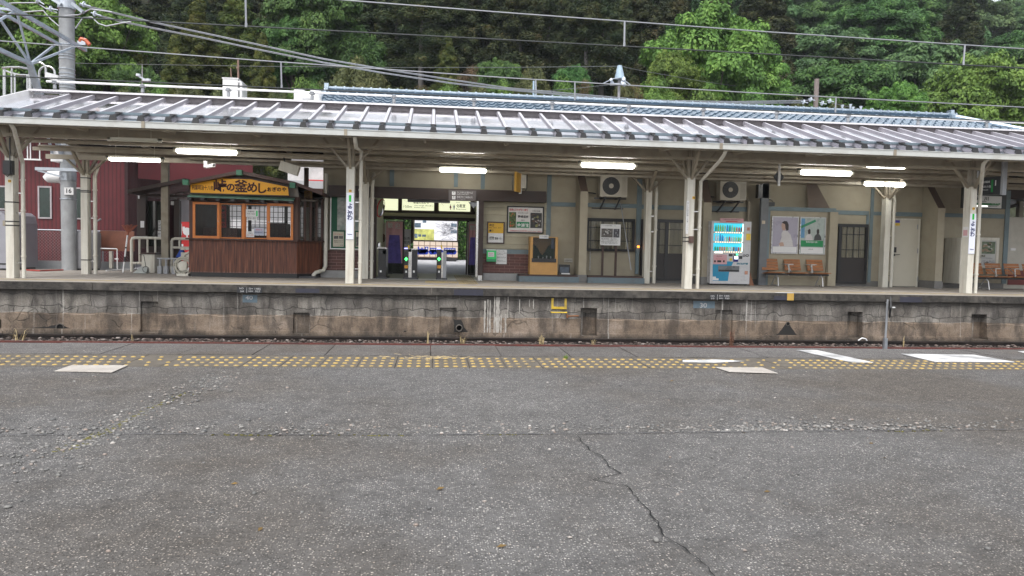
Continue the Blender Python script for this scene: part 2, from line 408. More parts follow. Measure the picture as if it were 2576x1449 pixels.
# ---- loose pebbles: a stuff object of real stones
def stones(n, pos, size, seed):
    rs = np.random.RandomState(seed)
    t = (1+5**.5)/2
    iv = np.array([(-1,t,0),(1,t,0),(-1,-t,0),(1,-t,0),(0,-1,t),(0,1,t),(0,-1,-t),(0,1,-t),(t,0,-1),(t,0,1),(-t,0,-1),(-t,0,1)])/1.9
    ifc = np.array([(0,11,5),(0,5,1),(0,1,7),(0,7,10),(0,10,11),(1,5,9),(5,11,4),(11,10,2),(10,7,6),(7,1,8),(3,9,4),(3,4,2),(3,2,6),(3,6,8),(3,8,9),(4,9,5),(2,4,11),(6,2,10),(8,6,7),(9,8,1)])
    V, F = [], []
    for i in range(n):
        p = pos(rs); s = size(rs)
        v = iv*(1+rs.uniform(-.22,.22,(12,1)))*np.array([s*rs.uniform(.8,1.5), s*rs.uniform(.7,1.2), s*rs.uniform(.4,.75)])
        a = rs.uniform(0, 6.28); c, q = math.cos(a), math.sin(a)
        v = v @ np.array([[c,q,0],[-q,c,0],[0,0,1]]) + np.array(p)
        F.append(ifc+12*i); V.append(v)
    return np.concatenate(V), np.concatenate(F)
def np_mesh(name, V, F, mat, parent=None, smooth=False):
    me = bpy.data.meshes.new(name); k = F.shape[1]
    me.vertices.add(len(V)); me.vertices.foreach_set('co', V.astype(np.float32).ravel())
    me.loops.add(F.size); me.loops.foreach_set('vertex_index', F.astype(np.int32).ravel())
    me.polygons.add(len(F)); me.polygons.foreach_set('loop_start', np.arange(0, F.size, k, dtype=np.int32))
    me.polygons.foreach_set('loop_total', np.full(len(F), k, dtype=np.int32))
    if smooth: me.polygons.foreach_set('use_smooth', np.ones(len(F), dtype=bool))
    me.update(calc_edges=True); me.materials.append(mat)
    o = bpy.data.objects.new(name, me); COL.objects.link(o)
    if parent is not None: o.parent = parent
    return o
def stone_mat(name, stops):
    m, t, b, N, L = nodes(name); g_ = N('ShaderNodeNewGeometry'); r = ramp(N, stops); L(g_.outputs['Random Per Island'], r.inputs[0])
    L(r.outputs[0], b.inputs['Base Color']); b.inputs['Roughness'].default_value = .8; return m
PEB = stone_mat('pebble', [(0,(.10,.10,.10)),(.4,(.17,.168,.16)),(.75,(.26,.25,.235)),(.93,(.26,.21,.18)),(1,(.50,.48,.45))])
sl0, sl1 = atz('P', 560, 945, ZN), atz('P', 60, 1180, ZN)
def seam_y(x):
    for a, b in zip(spts[:-1], spts[1:]):
        if a.x <= x <= b.x: return a.y + (b.y-a.y)*(x-a.x)/(b.x-a.x)
    return spts[0].y
def pos_near(rs):
    u = rs.rand()
    if u < .42:
        x = rs.uniform(-3.2, 4.2); return x, seam_y(x)+.01+abs(rs.normal(0,.13)), ZN+.003
    if u < .62:
        x = rs.normal(1.9, .45); return x, seam_y(x)+.02+abs(rs.normal(0,.11)), ZN+.003
    if u < .86:
        f = rs.rand(); return sl0.x+(sl1.x-sl0.x)*f+rs.normal(0,.10), sl0.y+(sl1.y-sl0.y)*f+rs.normal(0,.10), ZN+.003
    return rs.uniform(-2.4,2.4), rs.uniform(1.6,5.5), ZN+.002
V, F = stones(2200, pos_near, lambda rs: rs.choice([.005,.007,.009,.012], p=[.4,.3,.2,.1]), 3)
tag(np_mesh('pebbles', V, F, PEB), kind='stuff', label='pale loose pebbles scattered along the seam in the paving')
# a few fallen leaves
LEAF = pm('dead_leaf', (.16,.10,.03), .8, var=.3)
q = MB(); rs = random.Random(8)
for (a, b) in ((1108,1232),(1262,1378),(2192,1118),(2225,1155),(1870,1090),(655,1335),(1690,960),(590,1220),(1930,1240)):
    c = atz('P', a, b, ZN); an = rs.uniform(0,3); l = rs.uniform(.012,.022)
    d = Vector((math.cos(an), math.sin(an), 0))*l; e = Vector((-d.y, d.x, 0))*.4; z = Vector((0,0,.006))
    q.add([c-d+z*.8, c+e+z*1.6, c+d+z, c-e+z*.9], [(0,3,2,1)])
tag(q.build('fallen_leaves', LEAF), kind='stuff', label='small dead leaves lying on the grey paving')
# moss in the seam and small weeds by the edge
MOSS = pm('moss', (.14,.13,.04), .95, var=.5, scale=60, bump=.8)
V, F = stones(240, lambda rs: ((lambda f: (sl0.x+(sl1.x-sl0.x)*f+rs.normal(0,.02), sl0.y+(sl1.y-sl0.y)*f+rs.normal(0,.02), ZN))(.28+.6*rs.rand()**.7) if rs.rand() < .6 else ((lambda x: (x, seam_y(x)+rs.normal(0,.008), ZN))(rs.choice([-2.6,-.9,-.3,.35,2.6])+rs.normal(0,.1)))), lambda rs: rs.uniform(.004,.009), 5)
tag(np_mesh('moss', V, F, MOSS), kind='stuff', label='yellow green moss growing in the paving seams')
def grass_tuft(name, c, n, h, spread, mat, label, seed, group=None, cat='weed'):
    rn = random.Random(seed); m = MB()
    for i in range(n):
        a = rn.uniform(0, 6.28); b = Vector((c[0]+rn.uniform(-.3,.3)*spread, c[1]+rn.uniform(-.3,.3)*spread, c[2]))
        d = Vector((math.cos(a), math.sin(a), 0)); hh = h*rn.uniform(.4,1); sp_ = spread*rn.uniform(.3,1); s = Vector((-d.y, d.x, 0))*(.006 if c[1] > 10 else .003)
        p1 = b+d*sp_*.4+Vector((0,0,hh*.7)); p2 = b+d*sp_+Vector((0,0,hh*rn.uniform(.5,1)))
        m.add([b-s, b+s, p1+s*.8, p1-s*.8, p2], [(0,1,2,3),(3,2,4)])
    return solo(name, m, mat, label, cat, group)
STRAW = pm('dry_straw', (.42,.33,.18), .9, var=.25); WEED = pm('weed_green', (.14,.22,.03), .8, var=.3)
c = atz('P', 1395, 902, ZN); c = atz('L2', 1692, 640, ZN)
grass_tuft('weed', (c.x, c.y, ZN), 26, .05, .05, WEED, 'small bright green weed in the joint beside the yellow dots', 1)
c = atz('L2', 700, 645, ZN); V = []
q = MB(); rn = random.Random(2)
for i in range(60):
    a = Vector((c.x+rn.gauss(0,.16), c.y+rn.gauss(0,.04), ZN+rn.uniform(.008,.03))); d = Vector((rn.uniform(-.09,.09), rn.uniform(-.03,.03), rn.uniform(-.006,.012)))
    q.tube([a, a+d], .0014, 3)
tag(q.build('dry_straw', STRAW), 'dry pale straw lying on the tactile strip', kind='stuff')

# ---- ballast and rails
BALM = stone_mat('ballast_stone', [(0,(.035,.028,.025)),(.5,(.085,.065,.055)),(.85,(.14,.105,.09)),(1,(.24,.21,.19))])
BALB = pm('ballast_bed', (.07,.06,.052), .95, var=.5, scale=25, bump=1, bscale=30)
q = MB(); q.quad((-60,YE,-1.16),(60,YE,-1.16),(60,YF+.1,-1.16),(-60,YF+.1,-1.16)); q.box(-60, 13.7, -1.28, 60, 16.1, -1.085); struct('track_bed', q, BALB)
RAILM = pm('rusty_rail', (.028,.020,.017), .6, .4, var=.4, scale=9, dirt=(.012,.011,.011), dirt_amt=.8)
SLEEP = pm('sleeper', (.17,.16,.15), .85, var=.2)
YR = [14.55, 15.62]
for nm, ys in (('railway_track', YR), ('railway_track', [10.95, 12.02])):
    t = thing(nm, 'rusty railway track beside the station platform' if ys is YR else 'railway track nearest the viewer, below the paved platform edge', 'track', (0, sum(ys)/2, -1.2))
    for y in ys:
        q = MB(); zt = -.972 + (0 if y > 13 else .05)
        q.prismx([(y-.063,zt-.15),(y+.063,zt-.15),(y+.063,zt-.135),(y+.01,zt-.12),(y+.01,zt-.04),(y+.033,zt-.03),(y+.033,zt),(y-.033,zt),(y-.033,zt-.03),(y-.01,zt-.04),(y-.01,zt-.12),(y-.063,zt-.135)], -60, 60)
        q.build('rail', RAILM if y != YR[0] else pm('red_rusty_rail', (.13,.040,.032), .6, .2, var=.3, scale=9, dirt=(.04,.03,.03), dirt_amt=.6), t)
    q = MB(); x = -40
    while x < 40: q.box(x, ys[0]-.45, -1.3, x+.22, ys[1]+.45, -1.122); x += .62
    q.build('sleepers', SLEEP, t)
def pos_b(rs):
    u = rs.rand()
    if u < .12: return rs.uniform(-13,16), rs.uniform(13.8,14.4), -1.07+rs.uniform(-.03,.02)
    if u < .85: return rs.uniform(-13,16), rs.uniform(14.65,15.5), -1.06+rs.uniform(-.04,.04)
    return rs.uniform(-13,16), rs.uniform(15.7,16.5), -1.14+rs.uniform(-.03,.02)
V, F = stones(7500, pos_b, lambda rs: rs.uniform(.018,.042), 12)
tag(np_mesh('ballast_gravel', V, F, BALM), kind='stuff', label='brown ballast stones beside the rusty rail')
for i, (a, n, h, cc, lb) in enumerate(((1060/3+0,10,.35,STRAW,'dry grass tuft on the ballast below the station platform'),)): pass
for i, (k, a, b, n, h, sp_, lb) in enumerate((('L2',915,520,24,.22,.16,'dry grass clump on the ballast below the drain pipe'),
    ('L2',1510,540,22,.25,.14,'dry grass clump on the ballast below the yellow step'),
    ('L1',140,505,16,.30,.30,'long dry grass leaning over the rail near the round drain hole'),
    ('L1',1000,515,7,.22,.04,'thin dry reddish weed stalk by the rail, below a wall recess'),
    ('L2',650,530,9,.32,.06,'thin upright dry weed stalk between two wall recesses'),
    ('L2',1900,530,8,.2,.1,'short dry grass below the deep square recess'),
    ('L3',365,550,40,.45,.13,'reddish brown dry bushy weed below the number thirty'),
    ('L3',1665,570,6,.35,.03,'single dry stalk beside the diamond marker post'))):
    c = at(k, a, b, 15.1)
    grass_tuft('dry_weed', (c.x, 15.1, -1.04), n, h, sp_, STRAW if i != 6 else pm('red_weed', (.16,.08,.05), .9, var=.3), lb, 20+i, 'dry weeds growing along the rail')

# ================================================================== STATION PLATFORM (far side)
PLATM = pm('platform_concrete', (.30,.27,.235), .8, var=.22, scale=1.6, bump=.25, bscale=70, dirt=(.14,.12,.10), dirt_amt=.55)
q = MB(); q.box(-60, YF+.55, -1.25, 60, 24.6, -.004); struct('station_platform', q, PLATM)
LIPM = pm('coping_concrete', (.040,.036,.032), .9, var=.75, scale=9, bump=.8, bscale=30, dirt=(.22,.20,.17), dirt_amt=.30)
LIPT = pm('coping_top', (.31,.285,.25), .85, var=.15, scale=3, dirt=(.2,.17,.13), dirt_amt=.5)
YL = pm('worn_yellow_line', (.42,.31,.12), .8, var=.25, scale=5, dirt=(.27,.23,.18), dirt_amt=.95)
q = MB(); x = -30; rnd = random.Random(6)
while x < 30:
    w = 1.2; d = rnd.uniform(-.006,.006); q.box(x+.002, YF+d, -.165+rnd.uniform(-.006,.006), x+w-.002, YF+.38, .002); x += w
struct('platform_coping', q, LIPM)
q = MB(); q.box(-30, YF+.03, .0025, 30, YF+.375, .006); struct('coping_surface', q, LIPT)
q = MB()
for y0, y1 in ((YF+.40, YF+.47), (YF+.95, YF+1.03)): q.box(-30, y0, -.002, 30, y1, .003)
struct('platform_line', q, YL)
# tactile lines leading into the hall
q = MB()
for a in range(8):
    p0 = atz('C', 1370+a*22, 1310, .002); p1 = atz('C', 1430+a*24, 1395, .002)
    q.bar((p0.x, p0.y, .004), (p1.x, p1.y, .004), .03, .006)
for a in range(4):
    p0 = atz('C', 1085, 1366+a*5, .002); p1 = atz('C', 1400, 1374+a*5, .002); q.bar((p0.x,p0.y,.004),(p1.x,p0.y,.004), .03, .006)
struct('tactile_lines', q, YL)

# ---- platform wall with recesses
def wall_mat():
    m, t, b, N, L = nodes('stained_platform_wall')
    tc = N('ShaderNodeTexCoord'); vec = tc.outputs['Object']
    def noise(sc, mapsc=None, det=7, ro=.62):
        n = N('ShaderNodeTexNoise'); n.inputs['Scale'].default_value = sc; n.inputs['Detail'].default_value = det; n.inputs['Roughness'].default_value = ro
        if mapsc:
            mp = N('ShaderNodeMapping'); mp.inputs['Scale'].default_value = mapsc; L(vec, mp.inputs[0]); L(mp.outputs[0], n.inputs['Vector'])
        else: L(vec, n.inputs['Vector'])
        return n.outputs[0]
    def M(op, a, c, d=None):
        n = N('ShaderNodeMath'); n.operation = op
        for i, q_ in enumerate((a, c, d)):
            if q_ is None: continue
            if isinstance(q_, (int, float)): n.inputs[i].default_value = q_
            else: L(q_, n.inputs[i])
        return n.outputs[0]
    def mix(f, a, c, bt='MIX'):
        n = N('ShaderNodeMix'); n.data_type = 'RGBA'; n.blend_type = bt
        for i, q_ in ((0, f), (6, a), (7, c)):
            if isinstance(q_, (int, float)): n.inputs[i].default_value = q_
            elif isinstance(q_, tuple): n.inputs[i].default_value = (*q_, 1)
            else: L(q_, n.inputs[i])
        return n.outputs[2]
    sx = N('ShaderNodeSeparateXYZ'); L(vec, sx.inputs[0]); z = M('SUBTRACT', sx.outputs[2], 1.2)
    n1 = noise(1.1); n2 = noise(7); ns = noise(1.5, (2.2, 1, .8)); nb = noise(.8, (1, 1, 2))
    up = ramp(N, [(.30, (.060,.053,.047)), (.47, (.155,.142,.128)), (.70, (.29,.275,.255))]); L(n1, up.inputs[0])
    lo = ramp(N, [(.30, (.085,.063,.048)), (.5, (.19,.145,.108)), (.72, (.30,.245,.20))]); L(M('ADD', M('MULTIPLY', nb, .75), M('MULTIPLY', n2, .25)), lo.inputs[0])
    # the cast lower band ends at an uneven line
    zl = M('ADD', z, M('MULTIPLY', M('SUBTRACT', noise(.9, (2,1,0)), .5), .14))
    isl = ramp(N, [(.49, 1), (.51, 0)]); L(M('ADD', M('MULTIPLY', M('ADD', zl, .66), 1.5), .5), isl.inputs[0])
    c = mix(isl.outputs[0], up.outputs[0], lo.outputs[0])
    # stone courses: cracks and joints in the upper part
    br = N('ShaderNodeTexBrick'); mp = N('ShaderNodeMapping'); mp.inputs['Rotation'].default_value = (R(90), 0, 0)
    wv = N('ShaderNodeVectorMath'); wv.operation = 'ADD'; nn = N('ShaderNodeTexNoise'); nn.inputs['Scale'].default_value = 3; L(vec, nn.inputs['Vector'])
    sc_ = N('ShaderNodeVectorMath'); sc_.operation = 'SCALE'; sc_.inputs['Scale'].default_value = .26; L(nn.outputs['Color'], sc_.inputs[0]); L(vec, wv.inputs[0]); L(sc_.outputs[0], wv.inputs[1])
    L(wv.outputs[0], mp.inputs[0]); L(mp.outputs[0], br.inputs['Vector']); br.inputs['Scale'].default_value = 1
    br.inputs['Color1'].default_value = (.80,.79,.80,1); br.inputs['Color2'].default_value = (1.22,1.2,1.15,1); br.inputs['Mortar'].default_value = (.5,.5,.5,1); br.inputs['Brick Width'].default_value = .62; br.inputs['Row Height'].default_value = .27; br.inputs['Mortar Size'].default_value = .011; br.inputs['Mortar Smooth'].default_value = .6
    jf = M('MULTIPLY', br.outputs['Fac'], M('SUBTRACT', 1.0, isl.outputs[0]))
    vo = N('ShaderNodeTexVoronoi'); vo.feature = 'DISTANCE_TO_EDGE'; vo.inputs['Scale'].default_value = 1.7; L(wv.outputs[0], vo.inputs['Vector'])
    cr = ramp(N, [(.0, 1), (.022, 0)]); L(vo.outputs['Distance'], cr.inputs[0])
    jf2 = M('MAXIMUM', M('MULTIPLY', M('MULTIPLY', jf, .75), n2), M('MULTIPLY', M('MULTIPLY', cr.outputs[0], M('GREATER_THAN', n1, .56)), .5))
    bv = N('ShaderNodeMix'); bv.data_type = 'RGBA'; bv.blend_type = 'MULTIPLY'; L(M('MULTIPLY', M('SUBTRACT', 1.0, isl.outputs[0]), .8), bv.inputs[0]); L(c, bv.inputs[6]); L(br.outputs['Color'], bv.inputs[7]); c = bv.outputs[2]
    c = mix(jf2, c, (.028,.025,.022))
    # black water stains below the coping and on the base, runs down the face
    blk = ramp(N, [(.44, 0), (.60, .9)]); L(ns, blk.inputs[0]); c = mix(M('MULTIPLY', blk.outputs[0], .72), c, (.03,.027,.025))
    topd = ramp(N, [(.0, 0), (1.0, .9)]); L(M('ADD', M('MULTIPLY', M('ADD', z, .42), 4.2), M('MULTIPLY', M('SUBTRACT', n1, .5), 1.2)), topd.inputs[0])
    c = mix(M('MULTIPLY', topd.outputs[0], .8), c, (.06,.055,.05))
    bot = ramp(N, [(.0, .85), (1.0, 0)]); L(M('ADD', M('MULTIPLY', M('ADD', z, 1.13), 8), M('MULTIPLY', M('SUBTRACT', noise(.7, (1.5,1,.3)), .5), 2.6)), bot.inputs[0])
    c = mix(bot.outputs[0], c, (.035,.032,.028))
    # white lime runs
    wh = ramp(N, [(.60, 0), (.70, .75)]); L(noise(1.7, (8, 1, .18), 5, .5), wh.inputs[0]); wr = ramp(N, [(.47, 0), (.58, 1)]); L(noise(.45), wr.inputs[0])
    c = mix(M('MULTIPLY', wh.outputs[0], wr.outputs[0]), c, (.46,.44,.41))
    fine = noise(38, None, 4); rf = ramp(N, [(.3, .72), (.7, 1.25)]); L(fine, rf.inputs[0]); c = mix(1.0, c, rf.outputs[0], 'MULTIPLY')
    L(c, b.inputs['Base Color']); b.inputs['Roughness'].default_value = .85; b.inputs['Specular IOR Level'].default_value = .3
    h = M('SUBTRACT', M('ADD', M('MULTIPLY', n2, .5), M('MULTIPLY', fine, .25)), M('MULTIPLY', jf2, 1.2))
    bp = N('ShaderNodeBump'); bp.inputs['Strength'].default_value = .8; bp.inputs['Distance'].default_value = .02; L(h, bp.inputs['Height']); L(bp.outputs[0], b.inputs['Normal'])
    return m
WALLM = wall_mat()
YW_ = YF+.09
ztop = -.166; zb = -1.2
niches = []
for k, x0, x1, yt, dp in (('L1',-60,14,340,.2),('L1',1062,1195,205,.06),('L1',2212,2340,290,.07),('L2',740,868,252,.07),('L2',1803,1928,254,.22),
                      ('L3',242,374,270,.05),('L3',1240,1355,284,.22),('L3',2176,2292,302,.22)):
    niches.append((at(k, x0, 400, YW_).x, at(k, x1, 400, YW_).x, at(k, (x0+x1)/2, yt, YW_).z, dp))
q = MB(); q.box(-30, YW_, -.45, 30, YW_+.45, ztop)            # upper courses
q = MB(); xs = -30
rnd = random.Random(2)
for a, b_, zt, dp in niches + [(30, 30, 0, 0)]:
    q.box(xs, YW_, zb, a, YW_+.03+.4, ztop)
    # lower cast band, proud, with an uneven top
    n = max(2, int((a-xs)/.25)); zs = [-.665+rnd.uniform(-.03,.03) for _ in range(n+1)]
    for i in range(n):
        xa, xb = xs+(a-xs)*i/n, xs+(a-xs)*(i+1)/n
        q.add([(xa,YW_-.022,-1.0),(xb,YW_-.022,-1.0),(xb,YW_-.022,zs[i+1]-.02),(xa,YW_-.022,zs[i]-.02),(xb,YW_+.001,zs[i+1]),(xa,YW_+.001,zs[i])], [(0,1,2,3),(3,2,4,5)])
    q.box(xs, YW_-.07, zb, a, YW_-.0225, -1.0)
    if b_ > a:
        q.box(a+.001, YW_+dp, zb, b_-.001, YW_+.43, zt); q.box(a+.001, YW_, zt, b_-.001, YW_+.43, ztop)
        q.box(a-.05, YW_-.09, zb, b_+.05, YW_+dp, -1.06)
    xs = b_
t = thing('platform_wall', 'stained concrete and stone wall under the station platform edge', 'wall', (0, YW_, -1.2))
q.build('wall_face', WALLM, t)
HOLE = pm('hole_black', (.004,.004,.004), 1.0, var=.1)
PIPEC = pm('old_concrete_pipe', (.09,.08,.07), .9, var=.4)
# black fan-shaped water stains below the drains
STN = pm('wet_black_stain', (.014,.013,.012), .8, var=.4, scale=9)
def ring(c, r0, r1, l, n=18):
    m = MB(); cx, cy, cz = c
    vs = []
    for (r, y) in ((r1, cy), (r1, cy-l), (r0, cy-l), (r0, cy+.0)):
        vs += [(cx+r*math.cos(2*math.pi*j/n), y, cz+r*math.sin(2*math.pi*j/n)) for j in range(n)]
    m.add(vs, [(i*n+j, i*n+(j+1)%n, (i+1)*n+(j+1)%n, (i+1)*n+j) for i in range(3) for j in range(n)]); return m
for k, a, b_, r, l in (('L1',455,400,.085,.03),('L2',888,402,.075,.14),('L2',480,436,.04,.02),('L3',793,374,.05,.02)):
    c = at(k, a, b_, YW_-.025); m = ring((c.x, YW_-.023, c.z), r*.8, r, l); m.disc((c.x, YW_-.026, c.z), (0,1,0), r*.82, .004, 18, 1)
    m.build('drain_pipe', [PIPEC, HOLE], t)
for k, pts in (('L1', [(430,385),(480,385),(560,420),(700,455),(1000,462),(1000,470),(60,470),(60,455),(300,432),(180,412)]),
               ('L2', [(845,340),(905,345),(930,400),(960,440),(1010,462),(1350,462),(1330,472),(840,472),(852,420)]),
               ('L3', [(780,372),(806,372),(835,420),(870,470),(960,492),(960,505),(560,505),(600,485),(690,472),(740,430)])):
    P = [at(k, a, b_, YW_-.0245) for a, b_ in pts]; m = MB()
    # jagged outline
    o = []
    rn = random.Random(len(pts)+3)
    for i in range(len(P)):
        p0, p1 = P[i], P[(i+1) % len(P)]; n = max(1, int((p1-p0).length/.05))
        for j in range(n): p = p0.lerp(p1, j/n); o.append((p.x+rn.uniform(-.012,.012), YW_-.0245, max(p.z+rn.uniform(-.012,.012), -.995)))
    m.add(o, [tuple(range(len(o)))]); m.build('water_stain', STN, t)
# white paint runs
m = MB(); rn = random.Random(5)
for a, wd_, y0, y1 in ((1082,10,200,455),(1105,6,190,440),(1122,8,195,450),(1155,8,160,450),(1180,34,170,445),(1205,8,300,440),(1240,8,300,455),(1257,6,170,330),(1345,4,190,300),(1420,5,190,250),(1450,6,190,260)):
    p0 = at('L2', a-wd_/2, y0, YW_-.024); p1 = at('L2', a+wd_/2, y1, YW_-.024); n = 10
    z0, z1 = min(p0.z, ztop-.01), p1.z
    L_ = []
    for i in range(n+1):
        w = (p1.x-p0.x)/2*rn.uniform(.5,1.05); cx = (p0.x+p1.x)/2+rn.uniform(-.004,.004); zc = z0+(z1-z0)*i/n; L_.append((cx-w, cx+w, zc))
    for (a0,b0,c0),(a1,b1,c1) in zip(L_[:-1], L_[1:]): m.add([(a1,YW_-.0245,c1),(b1,YW_-.0245,c1),(b0,YW_-.0245,c0),(a0,YW_-.0245,c0)], [(0,1,2,3)])
m.build('paint_runs', pm('old_white_runs', (.34,.32,.29), .8, var=.35, scale=12), t)
# painted figures on coping and wall
def plate(k, x0, y0, x1, y1, Y, mat, parent, name='plate', th=.003):
    X0, Z0, X1, Z1 = rc(k, x0, y0, x1, y1, Y); m = MB(); m.box(X0, Y-th, Z0, X1, Y, Z1); return m.build(name, mat, parent)
BLKP = pm('black_painted_patch', (.02,.021,.024), .7, var=.3)
PBL = pm('blue_black_patch', (.030,.030,.045), .8, var=.3)
PGR = pm('blue_grey_patch', (.10,.14,.17), .8, var=.3)
yc = YF-.007
for k, x0, y0, x1, y1, mt in (('L1',1790,98,1978,140,BLKP),('L1',1832,155,1942,213,PGR),('L2',850,115,1070,160,PBL),('L3',1640,172,1805,212,PBL),('L3',205,152,355,190,BLKP),('L3',80,202,242,256,PGR),('L1',2230,108,2410,140,PBL),('L3',690,165,790,195,PBL)):
    plate(k, x0, y0, x1, y1, yc if y0 < 150 or (k=='L3' and y1 < 215) else YW_-.001, mt, t, 'painted_patch')
FADED = pm('faded_white_paint', (.33,.33,.33), .8, var=.4, scale=25)
def wtxt(s, k, x, y, h, Y, parent, mat=None, width=None, **kw):
    p = at(k, x, y, Y); sz = (at(k, x, y-h/2, Y).z - at(k, x, y+h/2, Y).z)/.72
    w = None
    if width: w = at(k, x+width/2, y, Y).x - at(k, x-width/2, y, Y).x
    return text(s, sz, mat or FADED, parent, p, width=w, **kw)
yt = yc-.005
for s, k, x, y, h, w in (('NO','L1',1822,107,13,32),('34','L1',1825,129,13,28),('|','L1',1862,118,34,3),('D= 1485','L1',1922,110,13,88),('H=  927','L1',1920,129,13,88),
                    ('NO','L3',226,165,12,28),('33','L3',226,183,12,26),('|','L3',262,172,34,3),('D= 1485','L3',314,164,12,76),('H=  920','L3',314,182,12,76)):
    wtxt(s, k, x, y, h, yt, t, width=w, bold=.001)
wtxt('40', 'L1', 1880, 178, 30, YW_-.006, t, width=56, bold=.002); wtxt('30', 'L3', 155, 236, 36, YW_-.006, t, width=54, bold=.002)
# white/yellow edge mark on the coping
X0, Z0, X1, Z1 = rc('L3', 788, 165, 838, 197, YF-.008); m = MB(); m.box(X0, YF-.012, Z0, X1, YF-.0085, .001); m.box(X0-.25, YF-.012, .0065, X1, YF+.1, .012, 1)
m.build('edge_mark', [pm('ochre_mark', (.45,.28,.06), .7, var=.2), PAPER], t)
# yellow step and rusty bracket
st = thing('wall_step', 'yellow painted iron step fixed to the platform wall', 'step', (at('L2',1640,270,YW_).x, YW_, at('L2',1640,290,YW_).z))
m = MB(); X0, Z0, X1, Z1 = rc('L2', 1585, 192, 1700, 262, YW_-.02)
m.box(X0, YW_-.035, Z0, X0+.05, YW_-.0235, ztop-.03); m.box(X1-.05, YW_-.035, Z0, X1, YW_-.0235, ztop-.03); m.box(X0, YW_-.04, Z0, X1, YW_-.0235, Z0+.055)
m.build('painted_frame', pm('bright_yellow_paint', (.50,.34,.03), .6, var=.3, scale=9, dirt=(.14,.12,.09), dirt_amt=.9), st)
m = MB(); X0, Z0, X1, Z1 = rc('L2', 1587, 270, 1702, 288, YW_-.1)
m.tube([(X0,YW_-.02,Z0),(X0,YW_-.12,Z0),(X1,YW_-.12,Z0),(X1,YW_-.02,Z0)], .014, 6); m.build('rung', YELLOW, st)
m = MB(); c0, c1 = at('L2',1702,316,YW_-.06), at('L2',1790,314,YW_-.06); m.tube([c0, c1], .016, 6); m.tube([c0+Vector((.02,0,0)), Vector((c0.x+.02, YW_, c0.z))], .01, 5); m.tube([c1, Vector((c1.x, YW_, c1.z))], .01, 5)
m.box(c0.x-.01, YW_-.07, c0.z-.04, c0.x+.03, YW_-.024, c0.z+.04)
solo('rusty_bracket', m, pm('rust', (.20,.08,.03), .8, var=.4, scale=20), 'short rusty iron bracket on the platform wall beside the yellow step', 'bracket')
# white hose end by the drain on the right
m = MB(); c = at('L3', 1358, 525, 16.6); m.tube([(c.x-.12,16.6,-1.13),(c.x-.1,16.6,-1.07),(c.x-.02,16.6,-1.02),(c.x+.07,16.6,-1.04),(c.x+.13,16.6,-1.12)], .016, 7)
solo('bent_pipe', m, WHITE, 'small bent white pipe end at the foot of the platform wall', 'pipe', smooth=True)
# diamond marker post between the tracks
Yp = 13.3; c = at('L3', 1526, 575, Yp)
t = thing('marker_post', 'grey post with a black diamond marker standing between the tracks', 'marker post', (c.x, Yp, -1.2))
zt_ = at('L3', 1530, 190, Yp).z; zs_ = at('L3', 1526, 482, Yp).z
m = MB(); m.box(c.x-.03, Yp-.03, -1.25, c.x+.03, Yp+.03, zs_); m.build('base_sleeve', GALV, t)
m = MB(); m.tube([(c.x,Yp,zs_),(c.x+.01,Yp,zt_)], .02, 8); m.box(c.x-.03,Yp-.01,zt_-.06,c.x+.01,Yp+.01,zt_-.055); m.build('pole', GREY, t)
m = MB(); zc = at('L3', 1545, 248, Yp).z; hx = .055; hz = .20; ang = R(62); ux, uy = math.cos(ang), math.sin(ang)
C0 = Vector((c.x+.045, Yp-.03, zc)); w_ = .19
vs = []
for o in (-.012, .012):
    for a, b_ in ((0,-1),(1,0),(0,1),(-1,0)): vs.append(C0+Vector((ux*a*w_-uy*o, uy*a*w_+ux*o, b_*.2)))
m.add(vs, [(0,1,2,3),(7,6,5,4),(0,4,5,1),(1,5,6,2),(2,6,7,3),(3,7,4,0)]); m.build('diamond_plate', BLACK, t)
m = MB(); m.box(c.x+.075,Yp-.06,zc-.01,c.x+.13,Yp-.045,zc+.012); m.build('reflector', PAPER, t)
# ================================================================== CANOPY
YG = 17.3                                             # front gutter
zG = at('P', 880, 327.5, YG).z; zGb = at('P', 880, 342.5, YG).z
YRD = YG
while at('P', 879, 269, YRD).z > zG+.02+.335*(YRD-YG) and YRD < 25: YRD += .02
zR = zG+.02+.335*(YRD-YG)
YB, zB = YRD+2.3, zR-1.0                              # rear eave
XL = at('T1', 320, 925, YRD).x; XR = 26.0
cn = thing('platform_canopy', 'long platform canopy with glossy metal roof on cream steel columns', 'canopy', (XL, 18.35, 0))
ROOFM = pm('glossy_roof_sheet', (.96,.95,1.0), .11, .97, var=.05, scale=.7, dirt=(.55,.50,.55), dirt_amt=.35, spec=.8)
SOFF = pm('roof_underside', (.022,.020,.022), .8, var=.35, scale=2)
m = MB()
m.add([(XL,YG,zG+.02),(XR,YG,zG+.02),(XR,YRD,zR),(XL,YRD,zR),(XL,YG,zG),(XR,YG,zG),(XR,YRD,zR-.02),(XL,YRD,zR-.02)], [(0,1,2,3),(7,6,5,4),(0,4,5,1),(0,3,7,4),(1,5,6,2),(3,2,6,7)])
m.add([(XL,YRD+.002,zR),(XR,YRD+.002,zR),(XR,YB,zB),(XL,YB,zB),(XL,YRD+.002,zR-.02),(XR,YRD+.002,zR-.02),(XR,YB,zB-.02),(XL,YB,zB-.02)], [(0,1,2,3),(7,6,5,4),(0,3,7,4),(1,5,6,2),(3,2,6,7)])
m.build('roof_deck', ROOFM, cn)
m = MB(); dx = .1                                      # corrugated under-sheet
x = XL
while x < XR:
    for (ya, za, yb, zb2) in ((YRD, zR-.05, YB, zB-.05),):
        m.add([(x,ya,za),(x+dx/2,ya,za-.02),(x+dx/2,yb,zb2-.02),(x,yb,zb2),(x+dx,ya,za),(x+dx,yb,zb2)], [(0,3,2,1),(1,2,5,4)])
    x += dx
